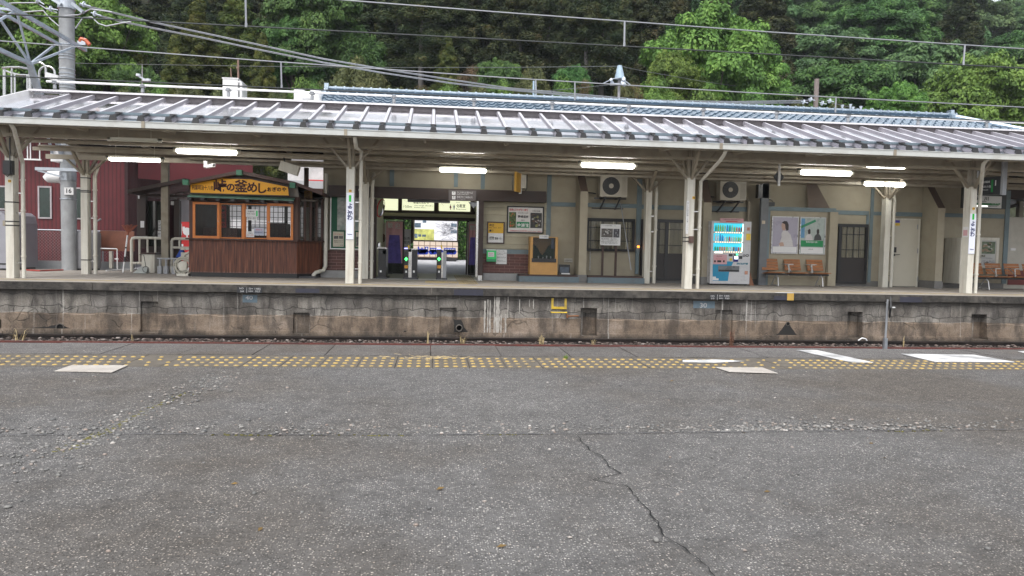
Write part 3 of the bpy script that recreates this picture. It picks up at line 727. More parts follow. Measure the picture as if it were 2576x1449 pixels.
m.build('roof_underside', SOFF, cn)
rib0 = at('T2', 1820, 1290, YG+.35).x; RS = .58
RIBM = pm('roof_rib', (.70,.70,.74), .35, .4, var=.06, spec=.8); RIBS = pm('roof_rib_side', (.24,.23,.26), .4, .3, var=.1)
m = MB(); sl_ = Vector((0, YRD-YG, zR-zG-.02)).normalized(); nrm = Vector((0, -sl_.z, sl_.y))
k0 = int((XL-rib0)/RS)+1; ribs = []
k = k0
while rib0+k*RS < XR: ribs.append(rib0+k*RS); k += 1
for x in ribs:
    a = Vector((x, YG+.035, zG+.033)); b = Vector((x, YRD-.06, zR-.018))
    prof = [(-.055,0),(-.033,.05),(.033,.05),(.055,0)]
    vs = [a+Vector((p,0,0))+nrm*h for p, h in prof] + [b+Vector((p,0,0))+nrm*h for p, h in prof]
    m.add(vs, [(1,2,6,5)]); m.add(vs, [(0,1,5,4),(2,3,7,6),(3,2,1,0),(4,5,6,7)], 1)
m.build('roof_ribs', [RIBM, RIBS], cn)
# rake at the left end
m = MB(); m.bar((XL-.03,YG-.05,zG+.03),(XL-.03,YRD,zR+.03),.06,.16); m.bar((XL-.03,YRD,zR+.03),(XL-.03,YB,zB+.03),.06,.16); m.build('rake_board', WHITE, cn)
m = MB()
m.prismx([(YRD-.16,zR+.055),(YRD-.16,zR+.10),(YRD-.02,zR+.13),(YRD+.12,zR+.09),(YRD+.12,zR+.05),(YRD-.02,zR+.08)], XL, XR)
m.build('ridge_cap', pm('ridge_flashing', (.68,.66,.68), .3, .5, var=.06), cn)
m = MB()
for a, b in zip(ribs[:-1], ribs[1:]): m.box(a-.001, YRD-.10, zR-.05, b-.002, YRD-.06, zR+.07)
m.build('ridge_closures', pm('closure_shade', (.07,.06,.065), .5, var=.2), cn)  # closures coloured dark for the shade under the ridge cap
# gutter
m = MB(); m.prismx([(YG-.10,zGb),(YG+.02,zGb),(YG+.02,zG),(YG-.085,zG),(YG-.085,zGb+.02)][::-1] if 0 else [(YG-.10,zGb),(YG+.02,zGb),(YG+.02,zG),(YG-.10,zG)], XL-.1, XR)
m.box(XL-.1, YG-.112, zG-.012, XR, YG-.10-.0005, zG+.004)
m.build('gutter', pm('gutter_paint', (.50,.51,.49), .4, var=.06, dirt=(.32,.30,.25), dirt_amt=.35), cn)
jo = [at('T1', 1470, 1290, YG).x, at('T2', 935, 1345, YG).x, at('E', 805, 30, YG).x, at('F', 850, 100, YG).x]
for x in jo: MB().box(x-.035, YG-.118, zGb-.006, x+.035, YG-.1005, zG+.006).build('gutter_joint', CREAMD, cn)
# snow guard rail with its clamps
m = MB(); yS = YG+.42; zS = zG+.02+.335*(yS-YG)+.085
m.bar((XL,yS,zS),(XR,yS,zS),.03,.05); m.bar((XL,yS+.045,zS-.025),(XR,yS+.045,zS-.025),.03,.012)
m.build('snow_guard_rail', pm('blue_grey_steel', (.14,.18,.21), .4, .5, var=.15), cn)
CLM = pm('clamp_dark', (.02,.02,.022), .6, 0, var=.2)
for x in ribs:
    m = MB(); y0, y1 = YG+.003, YG+.46; z0 = zG+.08; z1 = zG+.02+.335*.46+.04
    m.add([(x-.085,y0,z0-.055),(x+.085,y0,z0-.055),(x+.055,y0+.01,z0+.06),(x-.055,y0+.01,z0+.06),(x-.05,y0+.10,z0),(x+.05,y0+.10,z0),(x+.034,y0+.1,z0+.06),(x-.034,y0+.1,z0+.06)], [(0,1,2,3),(3,2,6,7),(0,3,7,4),(1,5,6,2)])
    m.bar((x,y0+.05,z0+.05),(x,y1,z1+.05),.06,.04); m.bar((x-.07,y1-.1,z1+.035),(x+.07,y1-.1,z1+.035),.02,.02); m.bar((x-.06,y1-.16,z1+.02),(x+.06,y1-.16,z1+.02),.015,.04)
    m.build('snow_guard_clamp', CLM, cn)
# white pipe above the ridge on little stands
zP = at('T2', 971, 955, YRD).z
pr = thing('ridge_pipe', 'white pipe running along the canopy ridge on small grey stands', 'pipe', (XL+.5, YRD, zR+.1))
m = MB(); m.tube([(at('T1',470,818,YRD).x,YRD,zP),(XR,YRD,zP)], .028, 8); m.build('pipe', WHITE, pr, True)
px0 = at('T2', 590, 990, YRD).x; sp_ = at('T2', 1420, 1010, YRD).x - px0
x = px0 - 4*sp_
while x < XR:
    if x > XL: MB().lathe((x,YRD,zR+.15), [(.045,0),(.045,.10),(.03,.10),(.03,.13),(.075,.135),(.08,.165),(.06,.17),(.07,.19),(.05,max(.21,zP-zR-.17))], 10).build('pipe_stand', GREY, pr, True)
    x += sp_
# framing below the roof
BM = pm('beam_cream', (.40,.36,.285), .55, var=.08, dirt=(.17,.11,.07), dirt_amt=.35)
m = MB()
def hbeam(mb, y, z, w, h, x0=XL+.05, x1=XR): mb.bar((x0,y,z),(x1,y,z),w,h)
m.box(XL+.05, YG+.03, zGb-.02, XR, YG+.09, zG-.01); m.build('eave_purlin', BM, cn)
m = MB(); zt1 = at('P', 880, 347, 18.3).z; zb1 = at('P', 880, 365, 18.3).z; zb2_ = at('P', 880, 372.5, 18.3).z
m.box(XL+.05, 18.32, zb1, XR, 18.36, zt1); m.box(XL+.05, 18.26, zb2_, XR, 18.44, zb1-.001); m.box(XL+.05, 18.26, zt1+.001, XR, 18.44, zt1+.03)
m.build('front_girder', pm('girder_cream', (.40,.36,.28), .55, var=.10, dirt=(.2,.14,.09), dirt_amt=.4), cn)
m = MB()
for y, p, w in ((19.6, 381, .09), (20.5, 400, .09), (21.15, 418, .12)):
    z = at('P', 880, p, y).z; hbeam(m, y, z, .06, w)
for y, f in ((YB-.1, 0), ): hbeam(m, y, zB-.12, .1, .14)
m.build('purlins', BM, cn)
m = MB(); m.tube([(XL+.2,20.45,at('P',880,393,20.45).z),(XR,20.45,at('P',880,393,20.45).z)], .03, 8); m.tube([(XL+.2,19.0,at('P',880,378,19.0).z),(XR,19.0,at('P',880,378,19.0).z)], .022, 8)
m.build('conduits', CREAMD, cn)
m = MB(); m.box(XL, YB, zB-.12, XR, YB+.1, zB+.0); m.build('rear_gutter', CREAMD, cn)
# rafters
x = XL+.4
while x < XR:
    m = MB(); m.bar((x,YG+.1,zGb+.02),(x,18.3,zt1-.02),.06,.09); m.bar((x,18.4,zt1-.05),(x,YRD,zt1+.12),.06,.09); m.bar((x,YRD,zt1+.12),(x,YB-.1,zB-.15),.06,.09)
    m.build('rafter', BM, cn); x += 1.93
x = XL+1
while x < XR:
    m = MB(); z1 = at('P', 880, 372, 19.5).z; m.tube([(x,19.5,z1+.3),(x,19.5,z1-.02)], .006, 4); m.bar((x-.35,19.3,z1+.24),(x+.35,19.6,z1-.02), .03,.03); m.build('hanger', DARK, cn); x += 2.4
# cable ladder tray
zC = at('P', 880, 413, 20.85).z
tr = thing('cable_tray', 'cream ladder-type cable tray hung below the canopy', 'cable tray', (0, 20.85, zC))
x0 = at('P', 470, 410, 20.7).x
m = MB(); m.bar((x0,20.7,zC),(XR,20.7,zC),.03,.06); m.bar((x0,21.0,zC),(XR,21.0,zC),.03,.06); x = x0+.1
while x < XR: m.bar((x,20.7,zC-.01),(x,21.0,zC-.01),.03,.03); x += .47
m.build('ladder_tray', CREAMD, tr)
m = MB(); rn = random.Random(9)
for i in range(5):
    pts = []; x = x0
    while x < XR: pts.append((x, 20.75+i*.045+rn.uniform(-.01,.01), zC+.01+rn.uniform(0,.02))); x += .8
    m.tube(pts, .010, 5)
m.build('cables', BLACK, tr)

# ---- columns
STRAP = BLACK
def column(x, y, wd_, dp, zt, zgir, straps=(), pipe=None, rear=False, label=None):
    c = MB(); c.box(x-wd_/2, y-dp/2, -.002, x+wd_/2, y+dp/2, zt)
    co = c.build('column', CREAM, cn)
    b = MB()
    s = .55 if not rear else .42
    b.bar((x-wd_/2+.02,y,zt-.05),(x-wd_/2-s,y,zgir-.02),.05,.08,(0,1,0)); b.bar((x+wd_/2-.02,y,zt-.05),(x+wd_/2+s,y,zgir-.02),.05,.08,(0,1,0))
    b.bar((x-.05,y,zt-.02),(x-.05,y,zgir+.04),.06,.10,(0,1,0)); b.bar((x+.05,y,zt-.02),(x+.05,y,zgir+.04),.06,.10,(0,1,0))
    b.bar((x,y-dp/2,zt-.05),(x,y-dp/2-.62,zgir+.1),.08,.06,(1,0,0)); b.bar((x,y+dp/2,zt-.05),(x,y+dp/2+.62,zgir+.1),.08,.06,(1,0,0))
    b.box(x-wd_/2-.01, y-dp/2-.01, zt-.03, x+wd_/2+.01, y+dp/2+.01, zt)
    b.build('brace', CREAMD, co)
    if straps:
        for z in straps: MB().box(x-wd_/2-.006, y-dp/2-.006, z-.012, x+wd_/2+.006, y+dp/2+.006, z+.012).build('strap', STRAP, co)
    if pipe:
        xp, r, pts = pipe
        q_ = MB(); q_.tube(pts, r, 10); z = .5
        for z in (.5, 1.55, 2.25): q_.tube([(pts[0][0],pts[0][1],z-.02),(pts[0][0],pts[0][1],z+.02)], r+.012, 10)
        q_.build('downpipe', CREAM, cn, True)
        for z in (.35, 1.5, 1.95): MB().bar((x+wd_/2*(1 if xp > x else -1), y, z),(pts[0][0], pts[0][1], z),.015,.025).build('pipe_bracket', STEEL, cn)
    return co
Y1, Y2 = 18.35, 21.2
zt13 = at('C', 350, 235, Y1).z
c14 = at('A', 97, 1335, Y1-.12).x; c13 = at('C', 338, 1383, Y1-.12).x; c12 = at('E', 505, 1390, Y1-.12).x; c11 = at('F', 1552, 1390, Y1-.12).x
def pipe_front(k, xb, yb, xe, ye, bend, xg):
    xp = at(k, xb, yb, Y1).x; zl = at(k, xb, bend, Y1).z; xt = at(k, xg, ye, YG+.1).x
    return (xp, .045, [(xp,Y1,0),(xp,Y1,zl),(xt+(xp-xt)*.15,YG+.12+.15,zGb-.22),(xt,YG+.12,zGb-.10),(xt,YG+.0,zGb+.0)])
zst14 = [at('A', 110, q_, Y1-.12).z for q_ in (616, 800, 838)]
column(c14, Y1, .17, .24, zt13, zt1, zst14, pipe_front('A', 228, 1335, 0, 20, 245, 130))
column(c13, Y1, .19, .22, zt13, zt1, (), pipe_front('C', 442, 1383, 0, 20, 90, 395))
column(c12, Y1, .19, .24, zt13, zt1, [at('E', 500, q_, Y1-.12).z for q_ in (905, 942)], pipe_front('E', 592, 1395, 0, 90, 370, 850))
column(c11, Y1, .17, .26, zt13, zt1, (), pipe_front('F', 1612, 1390, 0, 60, 480, 1700))
zt2 = at('C', 495, 385, Y2).z; zg2 = at('P', 880, 418, 21.15).z
col2 = []
for k, xb, yb, xp, yp_, rust in (('G5',358,1370,492,1370,0),('C',490,1340,555,1340,1),('E',110,1350,178,1350,1),('F',780,1340,832,1340,1)):
    x = at(k, xb, yb, Y2-.1).x; xq = at(k, xp, yp_, Y2).x
    col2.append(column(x, Y2, .17, .22, zt2, zg2, [at('G5',370,q_,Y2-.1).z for q_ in (190,348,366,1208)] if k == 'G5' else (), (xq, .05, [(xq,Y2,0),(xq,Y2,zt2-.1),(xq+.02,Y2+.15,zt2+.25)]), True))
x = at('G5', 1360, 1330, 22.95).x
m = MB(); m.box(x-.10, 22.88, -.1, x+.10, 23.02, zB-.1); m.build('column', CREAMD, cn)
m = MB(); m.box(XL, 22.85, zB-.34, -4.2, 22.97, zB-.16); m.build('rear_beam', CREAMD, cn)

# number plates and station name boards on the columns
YPL = pm('yellow_plate', (.75,.42,.03), .5, var=.05)
def numplate(s, k, x0, y0, x1, y1, Y, colname):
    X0, Z0, X1, Z1 = rc(k, x0, y0, x1, y1, Y); t_ = thing('number_plate', f'small yellow plate numbered {s} on the cream column ' + {'14': 'at the left end', '13': 'left of the gates', '12': 'left of the drinks machine', '11': 'beside the hanging platform sign'}[s], 'number plate', ((X0+X1)/2, Y, Z0))
    m = MB(); m.box(X0, Y-.006, Z0, X1, Y-.0005, Z1); m.build('plate', YPL, t_)
    text(s, (Z1-Z0)*.8, INK, t_, ((X0+X1)/2, Y-.0075, (Z0+Z1)/2), width=(X1-X0)*.75, bold=.002)
numplate('14', 'A', 78, 404, 106, 430, Y1-.12, c14)
numplate('13', 'C', 334, 466, 361, 492, Y1-.11, c13)
numplate('12', 'E', 546, 515, 572, 541, Y1-.12, c12)
numplate('11', 'G4', 293, 450, 323, 482, Y1-.13, c11)
NAVY = pm('navy_ink', (.02,.03,.12), .5, var=.05)
SIGNW = pm('sign_white', (.74,.76,.85), .35, var=.03)
for k, bx, gx, ch, rom, Y, lb in (('C', (303,498,386,958), (331,521,357,586), ((345,627),(343,668),(343,706),(343,746)), (341,906), Y1-.11, 'vertical white station name board on column 13 left of the ticket gates'),
                       ('G4', (272,532,345,1055), (297,533,326,610), ((304,660),(300,710),(302,755),(297,805)), (287,995), Y1-.13, 'vertical white station name board on column 11 near the right edge')):
    X0, Z0, X1, Z1 = rc(k, *bx, Y)
    cx = c13 if k == 'C' else c11; X0, X1 = cx-.085, cx+.085
    t_ = thing('station_name_board', lb, 'station sign', (cx, Y, Z0), 'vertical name boards on canopy columns')
    m = MB(); m.box(X0, Y-.014, Z0, X1, Y-.0005, Z1); m.build('board', SIGNW, t_)
    g0 = rc(k, *gx, Y); m = MB(); m.box(cx-.028, Y-.017, g0[1], cx+.028, Y-.0145, g0[3]); m.build('green_bar', pm('sign_green', (.02,.50,.05), .4, var=.03), t_)
    for c_, (a, b) in zip('よこかわ', ch):
        p = at(k, a, b, Y-.016); text(c_, .132, NAVY, t_, (cx, Y-.016, p.z), bold=.004)
    p = at(k, *rom, Y-.016); text('Yokokawa', .045, NAVY, t_, (cx, Y-.016, p.z), width=.115, bold=.001)
    m = MB(); m.box(X0, Y-.0155, Z0, X1, Y-.0142, Z0+.008); m.build('lower_edge', GREY, t_)
# boxes on the columns
X0, Z0, X1, Z1 = rc('A', 35, 222, 122, 355, Y1-.2)
t_ = thing('switch_box', 'dark switch box with a cable fixed to column 14', 'switch box', ((X0+X1)/2, Y1-.2, Z0))
m = MB(); m.box(X0, Y1-.24, Z0, X1, Y1-.125, Z1); m.build('box', BLACK, t_)
m = MB(); m.tube([(X1-.03,Y1-.26,Z1+.5),(X1-.03,Y1-.26,Z0+.02),(X1-.08,Y1-.26,Z0-.05),(X0+.02,Y1-.26,Z0+.02)], .012, 6); m.build('cable', BLACK, t_)
X0, Z0, X1, Z1 = rc('E', 514, 893, 552, 958, Y1-.16)
m = MB(); m.box(X0, Y1-.2, Z0, X1, Y1-.125, Z1); m.box(X0+.02, Y1-.21, Z0+.03, X1-.02, Y1-.2005, Z0+.09)
solo('junction_box', m, pm('brown_box', (.09,.05,.04), .5, var=.2), 'small brown box strapped to column 12', 'junction box')
X0, Z0, X1, Z1 = rc('A', 30, 792, 60, 845, Y1-.1)
m = MB(); m.box(X0, Y1-.12, Z0, c14-.09, Y1-.02, Z1); m.tube([(X0+.03,Y1-.07,Z1),(X0+.03,Y1-.07,Z1+.4)], .008, 5); solo('junction_box', m, CREAMD, 'small cream box on the side of column 14', 'junction box')
m = MB(); X0, Z0, X1, Z1 = rc('E', 470, 555, 497, 870, Y1-.14); m.box(c12-.115, Y1-.14, Z0, c12-.05, Y1-.1225, Z1)
t_ = solo('notice_strip', m, PAPER, 'narrow vertical white notice strip on column 12', 'notice')
text('きっぷは駅係員へお渡しください', .033, INK, t_, (c12-.083, Y1-.1415, (Z0+Z1)/2), right=(0,0,-1), up=(1,0,0), width=(Z1-Z0)*.9)
X0, Z0, X1, Z1 = rc('G4', 180, 700, 250, 835, Y1-.14)
m = MB(); xs_ = c11-.0865; m.box(xs_-.004, Y1-.1, Z0, xs_, Y1+.1, Z1); t_ = solo('small_poster', m, PAPER, 'small pink and white notice on the side of column 11', 'notice')
m = MB(); m.box(xs_-.006, Y1-.08, Z0+.04, xs_-.0045, Y1+.08, Z1-.08); m.build('printed_picture', PINK, t_)

# ---- lamps
TUBE = emis('lamp_tube', (1.0,.99,.94), 9.0); HOUS = pm('lamp_housing', (.6,.58,.48), .4, var=.05)
def lamp(k, x0, y0, x1, y1, Y, lb, double=False, thin=False):
    X0, Z0, X1, Z1 = rc(k, x0, y0, x1, y1, Y); zc = (Z0+Z1)/2; h = (Z1-Z0)/2
    t_ = thing('fluorescent_lamp', lb, 'lamp', ((X0+X1)/2, Y, Z0), 'fluorescent lamps under the canopy')
    m = MB()
    for a, b in ([(X0, (X0+X1)/2-.02), ((X0+X1)/2+.02, X1)] if double else [(X0, X1)]):
        m.tube([(a,Y,zc),(a+.03,Y,zc),(b-.03,Y,zc),(b,Y,zc)], [h*.6, h, h, h*.6], 12)
    m.build('tube', TUBE if lb[:4] != 'slim' else HOUS, t_, True)
    m = MB(); m.box(X0-.08, Y-.05+.02, zc+h*.75, X1+.08, Y+.09, zc+h*.75+.05); m.box(X0-.08, Y-.03, zc-.02, X0-.015, Y+.05, zc+h*.75+.05); m.box(X1+.015, Y-.03, zc-.02, X1+.08, Y+.05, zc+h*.75+.05)
    for x in (X0+.15, X1-.15): m.tube([(x,Y+.03,zc+h),(x,Y+.03,zc+.45)], .006, 4)
    m.build('housing', HOUS, t_)
lamp('P', 445, 376, 595, 388.5, 18.9, 'lit fluorescent lamp above and in front of the wooden kiosk sign')
lamp('P', 275, 397, 403, 406.5, 20.4, 'lit fluorescent lamp to the left of the wooden kiosk')
lamp('P', 1107, 423, 1222, 434.5, 20.6, 'lit fluorescent lamp above the ticket gates, the lower of two')
lamp('P', 1113, 379.0, 1222, 384.5, 18.6, 'thin lit lamp above the ticket gates, the upper of two', thin=True)
lamp('P', 1463, 410.5, 1595, 423, 18.9, 'lit fluorescent lamp above the air conditioner at the room window')
lamp('P', 2015, 429, 2140, 441.5, 18.9, 'lit fluorescent lamp above the wooden bench and posters')
lamp('P', 2175, 458, 2275, 469, 20.6, 'double lit lamp at the top of the column beside the white door', double=True)
lamp('P', 2180, 419, 2275, 423.5, 18.6, 'thin double lit lamp hanging above the double lamp of the white door', double=True, thin=True)
lamp('P', 280, 352, 396, 357, 18.0, 'slim pale lamp under the front gutter at the left')
# ================================================================== STATION BUILDING
YW = 21.7
zWT = zB+.55                                         # wall top, hidden under the canopy
def fb(k, x0, y0, x1, y1, Y, d, mb=None, m=0):        # box whose front face fills the measured rectangle at depth Y
    X0, Z0, X1, Z1 = rc(k, x0, y0, x1, y1, Y); mb = mb or MB(); mb.box(X0, Y, Z0, X1, Y+d, Z1, m); return mb
def xz(k, x, y, Y): p = at(k, x, y, Y); return p.x, p.z
WCR = pm('cream_plaster', (.335,.30,.225), .8, var=.10, scale=1.2, bump=.12, bscale=120, dirt=(.24,.20,.15), dirt_amt=.35)
def lap_mat(name, col, pitch, lw=.06, dark=.35, axis='Z'):
    m, t, b, N, L = nodes(name); tc = N('ShaderNodeTexCoord'); s = N('ShaderNodeSeparateXYZ'); L(tc.outputs['Object'], s.inputs[0])
    a = N('ShaderNodeMath'); a.operation = 'DIVIDE'; L(s.outputs[axis], a.inputs[0]); a.inputs[1].default_value = pitch
    f = N('ShaderNodeMath'); f.operation = 'FRACT'; L(a.outputs[0], f.inputs[0])
    r = ramp(N, [(0, dark), (lw, 1), (1, .9)]); L(f.outputs[0], r.inputs[0])
    n = N('ShaderNodeTexNoise'); n.inputs['Scale'].default_value = 2; L(tc.outputs['Object'], n.inputs[0])
    r2 = ramp(N, [(.3, tuple(c*.85 for c in col)), (.7, tuple(c*1.1 for c in col))]); L(n.outputs[0], r2.inputs[0])
    mx = N('ShaderNodeMix'); mx.data_type = 'RGBA'; mx.blend_type = 'MULTIPLY'; mx.inputs[0].default_value = 1; L(r2.outputs[0], mx.inputs[6]); L(r.outputs[0], mx.inputs[7])
    L(mx.outputs[2], b.inputs['Base Color']); b.inputs['Roughness'].default_value = .6
    bp = N('ShaderNodeBump'); bp.inputs['Strength'].default_value = .6; bp.inputs['Distance'].default_value = .015; L(r.outputs[0], bp.inputs['Height']); L(bp.outputs[0], b.inputs['Normal'])
    return m
SIDING = lap_mat('lap_siding', (.36,.33,.24), .21, .05, .35)
PLANK = lap_mat('dark_planks', (.060,.026,.018), .17, .04, .35, 'X')
def brick_mat():
    m, t, b, N, L = nodes('red_brick'); tc = N('ShaderNodeTexCoord'); mp = N('ShaderNodeMapping'); mp.inputs['Rotation'].default_value = (R(90),0,0); L(tc.outputs['Object'], mp.inputs[0])
    br = N('ShaderNodeTexBrick'); L(mp.outputs[0], br.inputs['Vector']); br.inputs['Scale'].default_value = 1; br.inputs['Brick Width'].default_value = .30; br.inputs['Row Height'].default_value = .085
    br.inputs['Mortar Size'].default_value = .006; br.inputs['Color1'].default_value = (.075,.028,.024,1); br.inputs['Color2'].default_value = (.11,.04,.033,1); br.inputs['Mortar'].default_value = (.20,.12,.10,1)
    L(br.outputs['Color'], b.inputs['Base Color']); b.inputs['Roughness'].default_value = .6
    bp = N('ShaderNodeBump'); bp.invert = True; bp.inputs['Strength'].default_value = .5; bp.inputs['Distance'].default_value = .01; L(br.outputs['Fac'], bp.inputs['Height']); L(bp.outputs[0], b.inputs['Normal'])
    return m
BRICK = brick_mat()
xBL = at('G6', 1600, 800, YW).x                       # left corner of the building
xE0 = at('C', 585, 900, YW).x; xE1 = at('C', 1650, 900, YW).x   # ticket hall opening
xBR = at('G4', 735, 600, YW).x
zE = at('C', 1100, 575, YW).z
sb = thing('station_building', 'long cream plastered station building with blue grey timber trim and blue tiled roof', 'station building', (0, YW, 0))
m = MB()
m.box(xBL, YW, -.01, xE0, YW+.2, zWT); m.box(xE1, YW, -.01, xBR, YW+.2, zWT); m.box(xE0, YW, zE+.1, xE1, YW+.2, zWT)
m.box(xBL, YW+.2, -.01, xBL+.2, YW+5.2, zWT)
m.build('wall', WCR, sb)
# base: brick and plinth left and right of the opening
m = MB()
X0, Z0, X1, Z1 = rc('C', 100, 1065, 590, 1262, YW); zb_ = Z0; m.box(xBL-.01, YW-.03, Z0, xE0-.02, YW-.001, Z1); m.build('brick_base', BRICK, sb); m = MB()
X0, Z0, X1, Z1 = rc('D', 55, 1072, 560, 1275, YW); m.box(xE1+.02, YW-.03, Z0, X1, YW-.001, Z1); xbr = X1
m.build('brick_base', BRICK, sb)
m = MB(); m.box(xBL-.06, YW-.16, -.01, xE0-.03, YW-.001, zb_-.002); X1b = at('D', 1040, 1300, YW).x; m.box(xE1+.03, YW-.16, -.01, xbr+.1, YW-.001, zb_-.002)
m.build('plinth', pm('plinth_concrete', (.27,.27,.27), .8, var=.15, dirt=(.15,.14,.13), dirt_amt=.4), sb)
m = MB(); X0, Z0, X1, Z1 = rc('D', 60, 522, 730, 1020, YW); m.box(xE1+.02, YW-.028, Z0, X1, YW-.001, Z1); m.build('lap_siding', SIDING, sb)
# big dark beam across the hall front and its posts
m = MB(); xa, z1 = xz('C', 135, 425, YW-.4); z1 = at('C', 1100, 450, YW-.3).z; z0 = at('C', 1100, 560, YW-.3).z; xr_ = at('D', 728, 450, YW-.3).x
m.box(at('C', 132, 480, YW-.3).x, YW-.3, z0, xr_, YW-.05, z1); m.build('lintel_beam', BROWN, sb)
fb('C', 1608, 560, 1655, 1362, YW-.35, .2).build('door_post', BROWN, sb); fb('C', 580, 560, 604, 1340, YW-.3, .15).build('door_post', BROWN, sb)
m = MB(); fb('C', 1586, 580, 1606, 1330, YW-.3, .1, m); fb('C', 1602, 1310, 1645, 1364, YW-.38, .02, m); m.build('sliding_gate', STEEL, sb)
# blue grey timber frame
m = MB(); yb = YW-.03
def trim(k, x0, y0, x1, y1, Y=None): fb(k, x0, y0, x1, y1, Y or yb, .028).build('timber_trim', BLUEGREY, sb)
trim('C', 735, 255, 780, 432); trim('C', 1368, 280, 1407, 440); trim('C', 1632, 300, 1672, 460)
trim('D', 732, 235, 778, 880); trim('D', 780, 528, 1037, 572); trim('D', 1168, 540, 1690, 582); trim('D', 1685, 330, 1732, 1060)
trim('D', 58, 1025, 555, 1072, YW-.034); trim('E', 15, 350, 62, 1050, YW-.04); trim('E', 62, 598, 480, 640); trim('E', 725, 612, 1065, 655)
trim('F', 640, 425, 668, 1290, YW-.034); trim('F', 320, 630, 636, 668); trim('F', 670, 640, 755, 672); trim('F', 870, 645, 1125, 682); trim('F', 1325, 655, 1520, 690); trim('F', 1640, 660, 1880, 700)
trim('F', 600, 668, 625, 1300, YW-.02); trim('G4', 706, 230, 762, 1440, YW-.034)
m = MB(); m.box(xE1+1.2, YW-.02, -.01, xBR, YW-.001, .16); m.build('skirting', pm('grey_skirting', (.16,.155,.15), .8, var=.2), sb)
# buttresses with brown sloping struts
def buttress(k, x0, y0, x1, y1, Y0, slope):
    X0, Z0, X1, Z1 = rc(k, x0, y0, x1, y1, Y0); q = MB(); q.box(X0, Y0, .22, X1, YW-.001, Z1); b = q.build('buttress', WCR, sb)
    q = MB(); q.box(X0-.02, Y0-.02, -.01, X1+.02, YW-.04, .22); q.build('foot', pm('foot_grey', (.17,.165,.16), .8, var=.2), b)
    q = MB(); zt = Z1; q.add([(X0,Y0,zt),(X1,Y0,zt),(X1,YW-.15,zt+slope),(X0,YW-.15,zt+slope),(X0,YW-.001,zt),(X1,YW-.001,zt),(X1,YW-.001,zt+slope),(X0,YW-.001,zt+slope)],
        [(0,3,7,4),(1,5,6,2),(3,2,6,7)]); q.add([(X0,Y0,zt),(X1,Y0,zt),(X1,YW-.15,zt+slope),(X0,YW-.15,zt+slope)], [(0,1,2,3)], 1); q.build('strut', [WCR, pm('brown_strut', (.10,.07,.055), .7, var=.15)], b)
buttress('D', 1078, 412, 1158, 1330, YW-.7, .55); buttress('E', 643, 572, 720, 1318, YW-.7, .9); buttress('F', 1255, 606, 1320, 1312, YW-.75, .75)

# ---- tiled roof
YR_, = (26.4,)
zt_l = at('T2', 745, 905, YR_); zt_r = at('T4', 1840, 1130, YR_)
zRr = (zt_l.z+zt_r.z)/2; SLP = .42
TILE = pm('blue_grey_roof_tile', (.34,.41,.48), .28, .45, var=.18, scale=5, spec=1.0, dirt=(.09,.12,.15), dirt_amt=.3)
xl, xr = zt_l.x, zt_r.x
Yf = YR_-6.0/ (1.0) if 0 else 21.9
V = []; Fq = []; TW, TH = .315, .38
def tprof(u):                                         # S-shaped pantile
    u = u % 1.0; return (.055*math.sin(math.pi*u/.36) if u < .36 else -.028*math.sin(math.pi*(u-.36)/.64))
x_lo, x_hi = xl-.0, xr+ (YR_-Yf)*.98
nx = int((x_hi-x_lo)/TW*8); rows_ = int((YR_-Yf)/TH)
m = MB()
for j in range(rows_):
    ya, yb2 = YR_-j*TH, YR_-(j+1)*TH; za = zRr-.12-SLP*(j*TH); zb3 = zRr-.12-SLP*((j+1)*TH)+.045
    x_end = xr + (YR_-yb2)*.95                       # hip on the right side
    xs = [x_lo+i*TW/8 for i in range(nx+1) if x_lo+i*TW/8 <= x_end]
    o = len(m.v)
    for x in xs:
        h = tprof((x-x_lo)/TW+.5*(0)); m.v.append((x, ya, za+h)); 
    for x in xs: m.v.append((x, yb2, zb3+tprof((x-x_lo)/TW)))
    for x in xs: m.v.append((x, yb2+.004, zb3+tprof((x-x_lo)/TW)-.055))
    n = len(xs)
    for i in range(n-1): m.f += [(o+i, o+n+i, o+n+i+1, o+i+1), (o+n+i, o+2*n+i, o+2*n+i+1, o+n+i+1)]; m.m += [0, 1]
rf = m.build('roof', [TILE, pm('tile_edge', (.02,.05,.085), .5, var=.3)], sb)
m = MB(); m.add([(xl,YR_,zRr-.1),(xr,YR_,zRr-.1),(xr+4,YR_+5,zRr-2.3),(xl,YR_+5,zRr-2.3)], [(3,2,1,0)])
m.add([(xr,YR_,zRr-.1),(xr+4.3,Yf,zRr-.1-SLP*(YR_-Yf)),(xr+4,YR_+5,zRr-2.3)], [(0,1,2)])
m.add([(xl,Yf,zRr-.2-SLP*(YR_-Yf)),(xl,YR_,zRr-.15),(xl,YR_+5,zRr-2.3)], [(0,2,1)]); m.build('rear_slope', TILE, rf)
m = MB(); x = xl
while x < xr:
    w = .29; m.tube([(x+.01,YR_,zRr+.035),(x+w-.01,YR_,zRr+.035)], .052, 10); m.box(x,YR_-.045,zRr-.12,x+w+.01,YR_+.045,zRr-.0,1)
    m.tube([(x+w-.04,YR_,zRr+.04),(x+w+.02,YR_,zRr+.04)], .072, 10); x += .30
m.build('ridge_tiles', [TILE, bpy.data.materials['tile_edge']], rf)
for xx, s in ((xl-.02, 1.0), (xr+.05, 1.1)):
    m = MB(); m.prismx([(YR_-.16*s,zRr-.14),(YR_+.16*s,zRr-.14),(YR_+.2*s,zRr-.02),(YR_+.12*s,zRr+.06),(YR_+.11*s,zRr+.17*s),(YR_-.11*s,zRr+.17*s),(YR_-.12*s,zRr+.06),(YR_-.2*s,zRr-.02)], xx-.07, xx+.07); m.build('ridge_end_tile', TILE, rf)
